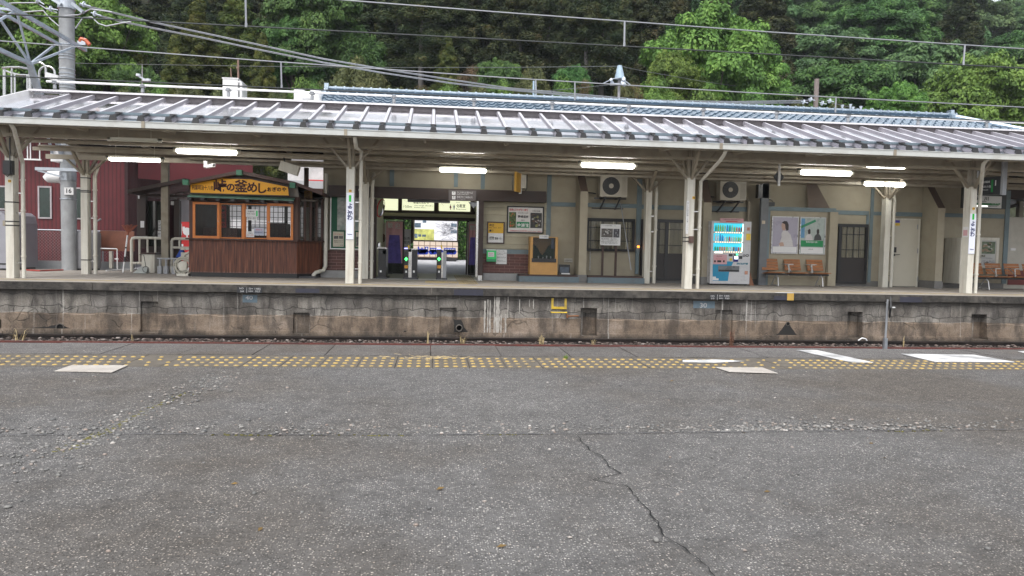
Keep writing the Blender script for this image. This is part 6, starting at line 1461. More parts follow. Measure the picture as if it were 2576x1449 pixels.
# hanging station board
t_, (X0,Z0,X1,Z1) = board('station_board', 'G4', 142, 200, 696, 468, YW-1.0, pm('board_dark', (.03,.035,.035), .5), 'wide station board with a green arrow line behind column 11', 'station sign', th=.12)
Y_ = YW-1.125; m = MB(); fb('G4', 190, 300, 672, 456, Y_, .004, m); m.build('white_face', pm('station_board_white', (.50,.50,.49), .35, var=.03), t_)
m = MB(); fb('G4', 195, 392, 635, 420, Y_-.004, .003, m); a = at('G4',635,392,Y_); b_ = at('G4',660,406,Y_); c = at('G4',635,420,Y_); m.add([(a.x,Y_-.004,a.z),(c.x,Y_-.004,c.z),(b_.x,Y_-.004,b_.z)],[(0,1,2)]); m.build('green_line', pm('line_green', (.01,.13,.03), .4), t_)
T('横　川', 'G4', 415, 338, 40, Y_-.006, t_, w=180, bold=.003); T('Yokokawa', 'G4', 440, 372, 14, Y_-.006, t_, w=70); T('にしまつい', 'G4', 590, 405, 12, Y_-.009, t_, PAPER, w=90); T('Nishi-Matsuida', 'G4', 560, 438, 14, Y_-.006, t_, w=110)
m = MB(); fb('G4', 352, 424, 490, 440, Y_-.004, .003, m); m.build('white_line', emis('board_tube', (1,1,.95), 1.0), t_)
# hanging platform sign, turned towards the viewer's left
c = at('G4', 520, 170, 18.9); t_ = thing('platform_sign', 'dark hanging platform sign with a green figure 1 near the right edge', 'sign', tuple(c))
xa, xb = at('G4', 342, 180, 18.75).x, at('G4', 640, 160, 18.2).x; ya_, yb_ = 18.75, 18.15
P0 = Vector((xa, ya_, 0)); P1 = Vector((xb, yb_, 0)); d = (P1-P0).normalized(); nn = Vector((-d.y, d.x, 0))
z0a, z1a = at('G4',342,295,ya_).z, at('G4',342,68,ya_).z
m = MB(); th_ = .16; vs = []
for o in (0, th_):
    for p in (P0, P1):
        for z in (z0a, z1a): vs.append(p+nn*o+Vector((0,0,z)))
m.add(vs, [(0,2,3,1),(4,5,7,6),(0,1,5,4),(2,6,7,3),(1,3,7,5),(0,4,6,2)]); m.build('case', pm('sign_case', (.03,.032,.037), .4, var=.1), t_)
m = MB(); vs = [P1+d*.002-nn*.01+Vector((0,0,z0a-.02)), P1+d*.06-nn*.01+Vector((0,0,z0a-.02)), P1+d*.06+nn*th_+Vector((0,0,z0a-.02)), P1+d*.002+nn*th_+Vector((0,0,z0a-.02))]; vs += [v+Vector((0,0,z1a-z0a+.55)) for v in vs]
m.add(vs, [(3,2,1,0),(4,5,6,7),(0,1,5,4),(1,2,6,5),(2,3,7,6),(3,0,4,7)]); m.bar(P0+nn*.08+Vector((0,0,z1a)), P0+nn*.08+Vector((0,0,z1a+.5)), .06, .06); m.build('hanger', GREY, t_)
mid = (P0+P1)/2 - nn*.006; W_ = (P1-P0).length; H_ = z1a-z0a
def TS(s, u, v, h, mat, w=None, bold=0): return text(s, h, mat, t_, P0+d*(W_*u)-nn*.006+Vector((0,0,z0a+H_*v)), right=d, up=(0,0,1), width=w, bold=bold)
TS('1', .80, .62, H_*.42, WINK, bold=.004); TS('信越線', .42, .72, H_*.14, WINK); TS('高崎方面', .42, .45, H_*.14, WINK); TS('for Takasaki', .35, .28, H_*.09, WINK)
m = MB(); a0 = P0+d*W_*.62-nn*.003; a1 = P0+d*W_*.70-nn*.003; m.add([a0+Vector((0,0,z0a+.06)), a1+Vector((0,0,z0a+.06)), a1+Vector((0,0,z1a-.08)), a0+Vector((0,0,z1a-.08))], [(0,1,2,3)]); m.build('green_panel', pm('platform_green', (.01,.22,.05), .4), t_)
# hanging diamond marker, camera, tilted floodlight, gas pipe rail etc.
c = at('E', 1370, 330, 19.0); t_ = thing('hanging_marker', 'white hanging bar with a black diamond plate under the canopy', 'marker', tuple(c)); z0, z1 = at('E',1368,415,19.0).z, at('E',1368,150,19.0).z
m = MB(); m.box(c.x-.03, 18.98, z0, c.x+.03, 19.01, z1); m.build('bar', WHITE, t_)
m = MB(); m.prism([(c.x,c.z-.2),(c.x+.14,c.z),(c.x,c.z+.2),(c.x-.14,c.z)], 19.012, 19.03); m.build('diamond_plate', BLACK, t_)
c = at('B', 400, 150, 19.4); t_ = thing('security_camera', 'white security camera hung under the canopy above the kiosk', 'camera', tuple(c))
m = MB(); m.tube([c+Vector((-.09,0,.12)), c+Vector((-.09,0,-.04))], .045, 8); m.build('mount', WHITE, t_); m = MB(); m.bar(c+Vector((-.02,-.05,-.02)), c+Vector((.18,-.25,-.0)), .08, .08); m.build('camera_body', WHITE, t_); m = MB(); m.disc(c+Vector((.185,-.255,0)), (.2,-.2,0), .03, .01, 10); m.build('lens', BLACK, t_)
c = at('G6', 1030, 610, 19.6); t_ = thing('floodlight', 'tilted cream box floodlight hanging above the right of the kiosk', 'lamp', tuple(c)); ax = (at('G6',1180,665,19.6)-at('G6',880,560,19.6)); 
m = MB(); m.bar(at('G6',875,565,19.6), at('G6',1185,665,19.6), .22, .24); m.build('casing', CREAM, t_)
m = MB(); m.bar(at('G6',955,520,19.6), at('G6',935,430,19.6), .03,.03); m.build('bracket', DARK, t_)

# ---- right hand annex beyond the blue grey post
xA = xBR; zA = at('G4', 860, 575, YW).z
t_ = thing('station_annex', 'light grey annex wall at the right edge with an opening above it', 'building', (xA+2, YW, 0))
ANX = pm('annex_plaster', (.44,.42,.37), .7, var=.06, dirt=(.3,.27,.23), dirt_amt=.3)
m = MB(); m.box(xA, YW+.05, 0, 24, YW+.2, zA); m.build('wall', ANX, t_)
m = MB(); X0,Z0,X1,Z1 = rc('F', 1912, 1180, 2061, 1312, YW+.02); m.box(X0+.02, YW+.02, Z0, 24, YW+.049, Z1); m.build('red_base', pm('red_base', (.20,.05,.045), .7, var=.15), t_)
m = MB(); X0 = at('G4', 870, 500, YW+1).x; m.box(X0, YW+.9, 0, X0+.14, YW+1.05, 4.2); m.build('post', CREAMD, t_)
m = MB(); m.box(xA, YW+.3, at('G4',860,330,YW).z, 26, YW+3.5, at('G4',860,250,YW).z+.4); m.build('dark_roof', BROWN, t_)
m = MB(); m.bar((xA+.1,YW+1,at('G4',790,500,YW).z),(xA+1.2,YW+1,at('G4',860,380,YW).z),.08,.1); m.build('brace', BROWN, t_)
m = MB(); fb('G4', 780, 978, 848, 1010, YW+.05, -.02, m); m.build('switch_plate', PAPER, t_)
# cream cabinet left of the framed advertisement
m = MB(); fb('G4', 130, 842, 240, 1440, YW-.75, .7, m); z = m.v[0][2]; t_ = solo('cream_cabinet', m, CREAM, 'tall cream cabinet side standing behind column 11', 'cabinet')
# ================================================================== KIOSK
Yk = 20.75
WBR = pm('kiosk_wood', (.055,.022,.016), .6, var=.35, scale=4, bump=.2, dirt=(.15,.09,.06), streak=True, dirt_amt=.35)
WOR = pm('orange_window_wood', (.55,.17,.03), .45, var=.15)
kx0, kx1 = at('B', 178, 1100, Yk).x, at('B', 1362, 1100, Yk).x
yK2 = Yk+3.6
zc0, zc1 = at('B', 700, 965, Yk-.02).z, at('B', 700, 985, Yk-.02).z     # counter
zw1 = at('B', 700, 545, Yk).z; zsg = at('B', 730, 470, Yk).z; zap = at('B', 730, 268, Yk).z
ks = thing('kiosk', 'dark brown timber kiosk with orange framed windows and a yellow sign board', 'kiosk', ((kx0+kx1)/2, Yk, 0))
BASEP = lap_mat('kiosk_planks', (.085,.030,.018), .155, .05, .45, 'X')
def kiosk_planks():
    m, t, b, N, L = nodes('weathered_planks'); tc = N('ShaderNodeTexCoord')
    s = N('ShaderNodeSeparateXYZ'); L(tc.outputs['Object'], s.inputs[0])
    mp = N('ShaderNodeMapping'); mp.inputs['Scale'].default_value = (14,14,.8); L(tc.outputs['Object'], mp.inputs[0])
    n = N('ShaderNodeTexNoise'); n.inputs['Scale'].default_value = 2; n.inputs['Detail'].default_value = 8; L(mp.outputs[0], n.inputs[0])
    r = ramp(N, [(.3,(.040,.012,.007)),(.55,(.125,.036,.016)),(.72,(.22,.085,.042))]); L(n.outputs[0], r.inputs[0])
    d = N('ShaderNodeMath'); d.operation = 'DIVIDE'; L(s.outputs[0], d.inputs[0]); d.inputs[1].default_value = .19
    f = N('ShaderNodeMath'); f.operation = 'FRACT'; L(d.outputs[0], f.inputs[0]); g_ = ramp(N, [(0,.2),(.05,1),(1,.9)]); L(f.outputs[0], g_.inputs[0])
    mx = N('ShaderNodeMix'); mx.data_type = 'RGBA'; mx.blend_type = 'MULTIPLY'; mx.inputs[0].default_value = 1; L(r.outputs[0], mx.inputs[6]); L(g_.outputs[0], mx.inputs[7])
    # worn pale edge along the foot of the boards
    a = N('ShaderNodeMath'); a.operation = 'MULTIPLY_ADD'; L(s.outputs[2], a.inputs[0]); a.inputs[1].default_value = -9; a.inputs[2].default_value = 1.75
    a2 = N('ShaderNodeMath'); a2.operation = 'MULTIPLY'; L(a.outputs[0], a2.inputs[0]); L(n.outputs[0], a2.inputs[1]); r3 = ramp(N, [(.2,0),(.6,.8)]); L(a2.outputs[0], r3.inputs[0])
    m2 = N('ShaderNodeMix'); m2.data_type = 'RGBA'; L(r3.outputs[0], m2.inputs[0]); L(mx.outputs[2], m2.inputs[6]); m2.inputs[7].default_value = (.22,.17,.15,1)
    L(m2.outputs[2], b.inputs['Base Color']); b.inputs['Roughness'].default_value = .55
    bp = N('ShaderNodeBump'); bp.inputs['Strength'].default_value = .6; bp.inputs['Distance'].default_value = .012; L(g_.outputs[0], bp.inputs['Height']); L(bp.outputs[0], b.inputs['Normal']); return m
zft = at('B', 700, 1322, Yk).z
m = MB(); cx_ = kx1+.55; m.add([(kx0,Yk,zft),(kx1,Yk,zft),(cx_,Yk+.75,zft),(cx_,yK2,zft),(kx0,yK2,zft),(kx0,Yk,zc0),(kx1,Yk,zc0),(cx_,Yk+.75,zc0),(cx_,yK2,zc0),(kx0,yK2,zc0)], [(0,1,6,5),(1,2,7,6),(2,3,8,7),(3,4,9,8),(4,0,5,9)])
m.build('counter_front', kiosk_planks(), ks)
m = MB(); m.add([(kx0+.03,Yk+.03,0),(kx1,Yk+.03,0),(cx_-.03,Yk+.78,0),(cx_-.03,yK2,0),(kx0+.03,yK2,0),(kx0+.03,Yk+.03,zft),(kx1,Yk+.03,zft),(cx_-.03,Yk+.78,zft),(cx_-.03,yK2,zft),(kx0+.03,yK2,zft)], [(0,1,6,5),(1,2,7,6),(2,3,8,7),(3,4,9,8),(4,0,5,9)]); m.build('foot', BLACK, ks)
m = MB(); m.add([(kx0-.06,Yk-.10,zc0),(kx1+.03,Yk-.10,zc0),(cx_+.08,Yk+.7,zc0),(cx_+.08,Yk+1.2,zc0),(kx0-.06,Yk+1.2,zc0),(kx0-.06,Yk-.10,zc0+.035),(kx1+.03,Yk-.10,zc0+.035),(cx_+.08,Yk+.7,zc0+.035),(cx_+.08,Yk+1.2,zc0+.035),(kx0-.06,Yk+1.2,zc0+.035)], [(4,3,2,1,0),(5,6,7,8,9),(0,1,6,5),(1,2,7,6),(2,3,8,7),(3,4,9,8),(4,0,5,9)]); m.build('counter_top', WBR, ks)
zc2 = zc0+.035
wx0, wx1 = at('B', 220, 750, Yk).x, at('B', 1322, 750, Yk).x
m = MB()                                              # body posts and rails
m.box(kx0+.0, Yk+.02, zc2, wx0, Yk+.14, zsg); m.box(wx1, Yk+.02, zc2, at('B',1375,750,Yk).x, Yk+.14, zsg)
m.box(wx0+.001, Yk+.02, zw1, wx1-.001, Yk+.12, zsg)
m.box(kx0, yK2-.1, zc2, kx0+.12, yK2, zsg+.4); m.box(cx_-.12, yK2-.1, zc2, cx_, yK2, zsg+.4)
m.box(kx0+.12, yK2-.08, zc2+1.1, cx_-.12, yK2, zsg+.5); m.box(kx0+.13, yK2-.08, zc2, cx_-.13, yK2, zc2+.15)
m.build('timber_frame', WBR, ks)
m = MB(); m.box(kx0+.001, Yk+.141, zc2, kx0+.05, yK2-.101, zsg); m.box(cx_-.05, Yk+1.5, zc2, cx_, yK2-.101, zsg); m.build('side_wall', WBR, ks)
m = MB(); m.box(kx0+.1, Yk+.15, zsg-.1, cx_-.1, yK2-.1, zsg-.06); m.build('ceiling', pm('kiosk_ceiling', (.10,.085,.07), .8), ks)
m = MB(); m.box(kx0+.05, Yk+.1, .0, cx_-.05, yK2-.1, .05); m.build('kiosk_floor', DARK, ks)
# chamfered right corner glazing with mullions
m = MB()
for f in (0, .25, .5, .75, 1):
    a = Vector((at('B',1375,750,Yk).x, Yk+.1, 0)).lerp(Vector((cx_, Yk+.8, 0)), f); m.box(a.x-.035, a.y-.035, zc2, a.x+.035, a.y+.035, zsg)
m.build('corner_mullions', WBR, ks)
m = MB(); a = Vector((kx1+.05, Yk+.12, 0)); b_ = Vector((cx_, Yk+.8, 0)); m.quad((a.x,a.y,zc2),(b_.x,b_.y,zc2),(b_.x,b_.y,zsg),(a.x,a.y,zsg)); m.build('corner_glass', glass('corner_dark_glass', (.04,.035,.03), .05, .7), ks)
m = MB(); fb('B', 1438, 600, 1510, 975, Yk+.72, .02, m); m.build('white_panel', ANX, ks)
# four sashes
KG = glass('kiosk_glass', (.04,.045,.045), .02, .10)
for i, (x0, y0, x1, y1, yo) in enumerate(((220,545,515,955,0),(515,560,765,945,.05),(790,565,1040,950,.05),(1040,562,1322,968,0))):
    X0,Z0,X1,Z1 = rc('B', x0, y0, x1, y1, Yk); Y_ = Yk+yo-.01; fw = .065 if yo == 0 else .03; Z0 = max(Z0, zc2+.002); mt = WOR
    m = MB(); m.box(X0, Y_, Z0, X0+fw, Y_+.035, Z1); m.box(X1-fw, Y_, Z0, X1, Y_+.035, Z1); m.box(X0+fw, Y_, Z1-fw, X1-fw, Y_+.035, Z1); m.box(X0+fw, Y_, Z0, X1-fw, Y_+.035, Z0+fw)
    w_ = m.build('window', mt, ks)
    m = MB(); m.box(X0+fw, Y_+.014, Z0+fw, X1-fw, Y_+.019, Z1-fw); m.build('pane', KG, w_)
    if yo == 0:
        xh = X1-.03 if i == 0 else X0+.03; m = MB(); m.disc((xh, Y_-.006, (Z0+Z1)/2-.02), (0,1,0), .012, .012, 8); m.build('handle', STEEL, w_)
m = MB(); fb('B', 765, 560, 790, 950, Yk+.0, .06, m); m.build('window_post', WOR, ks)
# lattice windows in the back wall
m = MB(); x = kx0+.2
while x < cx_-.15: m.box(x-.009, yK2-.06, zc2+.15, x+.009, yK2-.04, zc2+1.1); x += .14
z = zc2+.25
while z < zc2+1.1: m.box(kx0+.12, yK2-.0585, z-.008, cx_-.12, yK2-.0415, z+.008); z += .16
for f in (.22, .55, .8): xx_ = kx0+(cx_-kx0)*f; m.box(xx_-.05, yK2-.07, zc2+.15, xx_+.05, yK2-.03, zc2+1.1)
m.build('back_lattice', BLACK, ks)
m = MB(); m.box(kx0+.06, Yk+1.0, zc0-.3, kx0+1.0, Yk+1.6, zc0+.35); m.box(kx0+1.6, Yk+2.2, .05, kx0+2.1, Yk+2.9, zc0+.55); m.build('inner_cupboards', WBR, ks)
m = MB(); m.box(kx1-1.0, Yk+1.9, zc0-.2, kx1-.1, Yk+2.3, zc0+.1); m.build('inner_counter', GREY, ks)
# gable, sign and roof
apx = at('B', 730, 215, Yk-.3).x
sg = [(188,448),(190,340),(300,312),(520,280),(850,288),(1270,375),(1282,480)]
P = [at('B', a, b_, Yk-.12) for a, b_ in sg]
t_ = thing('kiosk_sign', 'yellow kiosk sign board with dark brush lettering under the gable', 'sign', ((P[0].x+P[-1].x)/2, Yk-.12, P[0].z))
pl = [(p.x, p.z) for p in P][::-1]; pl = pl[::-1][::-1]
def ccwp(pl): 
    a = sum(pl[i][0]*pl[(i+1)%len(pl)][1]-pl[(i+1)%len(pl)][0]*pl[i][1] for i in range(len(pl))); return pl if a > 0 else pl[::-1]
m = MB(); m.prism(ccwp(pl), Yk-.12, Yk-.06); m.build('board', pm('kiosk_sign_yellow', (.85,.40,.015), .5, var=.05), t_)
cxm = sum(p[0] for p in pl)/len(pl); czm = sum(p[1] for p in pl)/len(pl)
m = MB(); n = len(pl)
for i in range(n):
    a, b_ = pl[i], pl[(i+1) % n]; m.bar((a[0],Yk-.125,a[1]),(b_[0],Yk-.125,b_[1]),.03,.022,(0,1,0))
m.build('frame', BR3, t_)
BRUSH = pm('brush_brown', (.055,.012,.008), .7, var=.1); yk = Yk-.127
T('創業明治十八年', 'B', 328, 392, 44, yk, t_, BRUSH, w=236, bold=.0012)
for c_, x, y, h in (('峠',518,378,112),('の',636,388,72),('釜',750,382,108),('め',872,392,92),('し',975,402,92)): T(c_, 'B', x, y, h, yk, t_, BRUSH, bold=.010)
for c_, x in (('お',1060),('ぎ',1115),('の',1167),('や',1224)): T(c_, 'B', x, 410, 38, yk, t_, BRUSH, bold=.005)
KR = pm('kiosk_roof', (.075,.035,.030), .5, var=.25)
ea = at('B', 112, 318, Yk-.35); ap = at('B', 730, 196, Yk-.35); eb = at('B', 1340, 322, Yk-.35); ec = at('B', 1640, 432, Yk-.35)
m = MB(); th = .09
for a, b_ in ((ea, ap), (ap, eb), (eb, ec)):
    m.add([(a.x,Yk-.35,a.z),(b_.x,Yk-.35,b_.z),(b_.x,yK2+.4,b_.z),(a.x,yK2+.4,a.z),(a.x,Yk-.35,a.z-th),(b_.x,Yk-.35,b_.z-th),(b_.x,yK2+.4,b_.z-th),(a.x,yK2+.4,a.z-th)], [(0,1,2,3),(7,6,5,4),(4,5,1,0),(0,3,7,4),(1,5,6,2)])
m.build('roof', KR, ks)
m = MB(); m.prism(ccwp([(kx0,zsg),(kx1+.05,zsg),(eb.x,eb.z-th),(ap.x,ap.z-th),(ea.x+.1,ea.z-th)]), Yk+.0, Yk+.05); m.build('gable_board', pm('gable_grey', (.20,.18,.16), .7, var=.2), ks)
m = MB(); X0,Z0,X1,Z1 = rc('B', 165, 475, 1330, 500, Yk-.25); m.add([(X0,Yk-.3,Z0+.01),(X1,Yk-.3,Z0-.02),(X1,Yk,Z1),(X0,Yk,Z1+.03),(X0,Yk-.3,Z0-.015),(X1,Yk-.3,Z0-.045),(X1,Yk,Z1-.03),(X0,Yk,Z1)], [(0,1,2,3),(7,6,5,4),(4,5,1,0)]); m.build('canopy_strip', pm('verdigris', (.10,.20,.16), .6, var=.2), ks)
m = MB()
for a in (190, 335, 500, 660, 825, 985, 1140, 1295): X = at('B', a, 490, Yk-.2).x; m.box(X-.05, Yk-.27, Z0-.09, X+.05, Yk, Z0-.03)
m.build('brackets', BLACK, ks)
COPG = pm('copper_green', (.06,.20,.13), .6, var=.15)
for a, b_ in ((730,222),(140,328),(1315,362)): c = at('B', a, b_, Yk-.42); MB().box(c.x-.07, Yk-.45, c.z-.07, c.x+.07, Yk-.3, c.z+.07).build('beam_end_cap', COPG, ks)
m = MB(); fb('B', 1442, 420, 1528, 600, Yk+.55, .06, m); t2 = solo('side_sign', m, pm('dull_yellow', (.28,.15,.03), .6, var=.2), 'dull yellow sign board on the right side of the kiosk', 'sign'); text('おぎのや', .1, BRUSH, t2, (at('B',1485,510,Yk+.54).x, Yk+.54, at('B',1485,510,Yk+.54).z), right=(0,0,-1), up=(1,0,0))
# notices in the kiosk windows
for x0,y0,x1,y1,nm,lb,mt in ((803,625,938,708,'window_card','white card with a green stripe in the kiosk window',PAPER),(818,710,925,745,'window_card','narrow white note below the larger card in the kiosk window',PAPER),
      (893,830,1000,908,'window_card','bluish notice with red and blue print in the kiosk window',pm('bluish_paper',(.42,.45,.55),.7)),(806,868,895,930,'window_card','small white notice at the bottom of the kiosk window',PAPER)):
    t2, _ = board(nm, 'B', x0, y0, x1, y1, Yk+.035, mt, lb, 'notice', th=.004)
    if y0 == 625:
        m = MB(); fb('B', 915, 640, 932, 700, Yk+.028, .002, m); m.build('green_stripe', LGREEN, t2); T('営業時間', 'B', 860, 650, 14, Yk+.029, t2, w=70); T('9:00~16:00', 'B', 860, 675, 14, Yk+.029, t2, w=80)
    elif y0 == 710: T('釜めし売切', 'B', 870, 726, 18, Yk+.029, t2, w=88)
    elif y0 == 830: T('お知らせ', 'B', 945, 850, 16, Yk+.029, t2, RED, w=70); T('本日の販売は終了', 'B', 945, 878, 14, Yk+.029, t2, NAVY, w=90)
    else: T('ご案内', 'B', 850, 888, 12, Yk+.029, t2, w=50); T('釜めし 1,100円', 'B', 850, 908, 12, Yk+.029, t2, RED, w=70)
t2, _ = board('hanging_banner', 'B', 528, 585, 590, 905, Yk+1.4, pm('red_banner', (.45,.02,.03), .7, var=.15), 'red vertical banner hanging inside the kiosk behind the second pane', 'banner', th=.01)
for i, c_ in enumerate('峠の釜めし'): T(c_, 'B', 552, 640+i*52, 34, Yk+1.385, t2, BRUSH, bold=.003)

# ---- porch and lobby left of the kiosk
Yp_ = 23.6
t_ = thing('porch', 'dark timber porch with a sloping roof left of the kiosk', 'porch', (at('G5',1060,1060,Yp_).x, Yp_, 0))
m = MB(); fb('G5', 1040, 380, 1112, 1062, Yp_, .2, m); fb('G5', 1462, 470, 1530, 1330, Yp_-.3, .2, m); fb('G5', 1005, 400, 1040, 920, Yp_+.1, .1, m); m.build('post', BROWN, t_)
m = MB(); a = at('G5', 930, 348, Yp_-.6); b_ = at('G5', 1640, 225, Yp_-.6); m.add([(a.x,Yp_-.9,a.z),(b_.x,Yp_-.9,b_.z+.05),(b_.x,Yp_+2.6,b_.z+.05),(a.x,Yp_+2.6,a.z),(a.x,Yp_-.9,a.z-.1),(b_.x,Yp_-.9,b_.z-.05),(b_.x,Yp_+2.6,b_.z-.05),(a.x,Yp_+2.6,a.z-.1)], [(0,1,2,3),(7,6,5,4),(4,5,1,0),(0,3,7,4),(1,5,6,2)]); m.build('roof', BROWN, t_)
m = MB(); fb('G5', 1112, 395, 1660, 425, Yp_-.1, .1, m); fb('G5', 1040, 1040, 1320, 1060, Yp_+.05, .06, m); m.build('beam', BROWN, t_)
m = MB(); fb('G5', 1122, 478, 1325, 1330, Yp_+.3, .03, m); m.build('glass_wall', glass('dark_lobby_glass', (.02,.025,.02), .04, .92), t_)
m = MB(); fb('G5', 1122, 1045, 1325, 1330, Yp_+.26, .03, m); fb('G5', 1235, 478, 1246, 1045, Yp_+.27, .02, m); fb('G5', 1320, 478, 1340, 1330, Yp_+.25, .06, m); m.build('lower_panel', BROWN, t_)
t2, _ = board('paper_notice', 'G5', 1050, 725, 1096, 806, Yp_-.01, PAPER, 'blank white paper on the dark porch post', 'notice', th=.006)
t2, _ = board('paper_notice', 'G5', 1270, 716, 1302, 840, Yp_+.24, PAPER, 'tall narrow white notice on the dark glass of the porch', 'notice', th=.006)
for i, c_ in enumerate('そば処'): T(c_, 'G5', 1286, 740+i*36, 22, Yp_+.23, t2)
t2, _ = board('paper_notice', 'G5', 1264, 850, 1303, 922, Yp_+.24, PAPER, 'small white notice below the tall one on the dark glass', 'notice', th=.006); T('営業中', 'G5', 1283, 885, 14, Yp_+.23, t2, w=32)
m = MB(); fb('G5', 1018, 395, 1036, 448, Yp_+.05, .05, m); fb('G5', 1425, 480, 1465, 528, Yp_-.3, .1, m); m.build('lamp_box', PAPER, t_) 
# light strips in the porch roof
m = MB()
for a,b_,c_,d in ((1415,385,1475,412),(1500,360,1580,392),(1480,402,1570,438),(1590,350,1660,378),(1420,425,1500,460),(1530,440,1640,462)): fb('G5', a, b_, c_, d, Yp_+1.2, .01, m)
m.build('translucent_panels', pm('poly_panel', (.45,.42,.42), .5), t_)
# plain grey concrete building and red drinks machine farther back
m = MB(); X0,Z0,X1,Z1 = rc('G5', 1535, 500, 1720, 1000, 31); m.box(X0, 31, 0, X1+6.2, 34, 3.5)
t2 = solo('grey_building', m, pm('pale_concrete', (.42,.42,.43), .8, var=.1, bump=.1), 'pale grey building across the street behind the kiosk', 'building')
m = MB(); X0,Z0,X1,Z1 = rc('G5', 1542, 735, 1652, 1050, 28); m.box(X0, 28, .02, X1+.3, 28.7, Z1)
t2 = thing('red_drinks_machine', 'bright red drinks machine across the way between the porch and the kiosk', 'vending machine', (X0+.5, 28, 0)); m.build('cabinet', RED, t2)
m = MB(); fb('G5', 1545, 760, 1562, 900, 27.99, .008, m); fb('G5', 1570, 795, 1600, 850, 27.99, .008, m); fb('G5', 1546, 1010, 1580, 1045, 27.99, .008, m); c = at('G5',1625,855,27.99); m.disc(c,(0,1,0),.14,.01,16); fb('G5', 1618, 880, 1636, 945, 27.99, .008, m); m.build('pattern_print', PAPER, t2)
m = MB(); P = [at('G5',a,b_,22.6) for a,b_ in ((1485,1175),(1500,1150),(1548,1060),(1580,1108),(1560,1175))]; m.prism(ccwp([(p.x,p.z) for p in P]), 22.6, 22.75); solo('blue_bag', m, pm('tarp_blue', (.01,.06,.35), .6, var=.2), 'blue bag between the cream railing and the hose reel', 'bag')
m = MB(); fb('G5', 1545, 1055, 1650, 1085, 22.4, .5, m); m.v = m.v; fb('G5', 1550, 1115, 1650, 1200, 22.4, .5, m); t2 = solo('cream_bin', m, CREAM, 'cream bin behind the coiled hose', 'bin')
# white panel added for the overexposed street seen through the kiosk
m = MB(); X0,Z0,X1,Z1 = rc('B', 640, 745, 1340, 1100, 29.5); m.box(X0, 29.5, 0, X1, 29.7, Z1); solo('white_glare_panel', m, pm('glare_white', (.75,.75,.76), .7, var=.03), 'white panel added for the glare of the street seen through the kiosk windows', 'wall')
m = MB(); 
X0,Z0,X1,Z1 = rc('B', 870, 782, 1040, 840, 29.3); n = 12; r_ = (X1-X0)/n
for i in range(n): m.tube([(X0+r_*(i+.5), 29.3, Z1-.02),(X0+r_*(i+.5), 29.15, Z0)], r_*.5, 8)
solo('awning', m, pm('awning_grey', (.35,.35,.36), .6), 'scalloped grey awning on the white panel seen through the kiosk', 'awning')
# house roofs glimpsed between kiosk and station
t2 = thing('distant_house', 'pale house with a brown tiled roof glimpsed between kiosk and station', 'house', (at('G6',1480,700,40).x, 40, .3))
X0,Z0,X1,Z1 = rc('G6', 1000, 600, 1590, 1030, 40)
m = MB(); m.box(X0, 40, .3, X1+.5, 45, Z0+2.2); m.build('wall', pm('house_wall', (.55,.53,.52), .7, var=.2, scale=2), t2)
m = MB(); m.prismx([(39.5,Z0+2.1),(45.5,Z0+2.1),(42.5,Z1+.8)], X0-.5, X1+1); m.build('roof', pm('house_roof', (.14,.07,.055), .6, var=.5, scale=4), t2)
m = MB(); c = at('G6', 1520, 840, 39.4); m.box(c.x-.5,39.4,c.z-.12,c.x+.6,39.5,c.z+.1); m.build('red_awning', RED, t2)

# ---- things on the left end of the platform
# utility pole 16
Y16 = 23.9; x16 = at('T1', 680, 600, Y16).x; r16b = (at('T1',757,600,Y16).x-at('T1',606,600,Y16).x)/2
CONC = pm('pole_concrete', (.30,.31,.32), .75, var=.15, scale=2, bump=.2, bscale=60, dirt=(.17,.165,.16), dirt_amt=.4)
zt16 = at('T1', 680, -10, Y16).z
up = thing('utility_pole', 'thick concrete pole numbered 16 rising behind the canopy at the left', 'utility pole', (x16, Y16, -.1))
m = MB(); m.tube([(x16+.02,Y16,-.1),(x16,Y16,3.5),(x16,Y16,zt16)], [r16b*.99, r16b, r16b*.97], 28); m.build('shaft', CONC, up, True)
m = MB()
for y in (60, 440, 530, 555, 585, 690, 735, 770, 810, 850, 880): z = at('T1', 680, y, Y16-r16b).z; m.tube([(x16,Y16,z-.012),(x16,Y16,z+.012)], r16b+.012, 24)
for y in (404, 585): z = at('A', 635, y, Y16-r16b).z; m.tube([(x16,Y16,z-.015),(x16,Y16,z+.015)], r16b+.015, 24)
m.build('band', GALV, up)
m = MB(); zb9 = at('A', 635, 372, Y16).z; m.tube([(x16,Y16,zb9-.1),(x16,Y16,zb9+.12)], r16b+.02, 24); z = at('A',545,308,Y16-.3).z; m.bar((at('A',340,305,Y16-.35).x,Y16-.35,z),(at('A',755,310,Y16-.35).x,Y16-.35,z),.1,.09); m.bar((at('A',360,320,Y16-.35).x,Y16-.35,z-.05),(at('A',570,345,Y16-.35).x,Y16-.3,z-.2),.05,.05); m.build('crossarm', GALV, up)
X0,Z0,X1,Z1 = rc('A', 612, 478, 698, 547, Y16-r16b-.02); m = MB(); m.box(X0, Y16-r16b-.03, Z0, X1, Y16-r16b-.02, Z1); t2 = solo('pole_number_plate', m, PAPER, 'white plate with the number 16 on the thick concrete pole', 'number plate')
text('16', (Z1-Z0)*.85, INK, t2, ((X0+X1)/2-.01, Y16-r16b-.032, (Z0+Z1)/2), bold=.004)
m = MB(); c = at('A', 510, 410, Y16+.6); m.tube([c+Vector((-.22,0,.02)), c+Vector((-.12,0,.1)), c+Vector((.24,0,.1))], [.12,.18,.19], 14); t2 = solo('vent_hood', m, WHITE, 'white rounded vent hood on the red wall left of pole 16', 'vent', smooth=True)
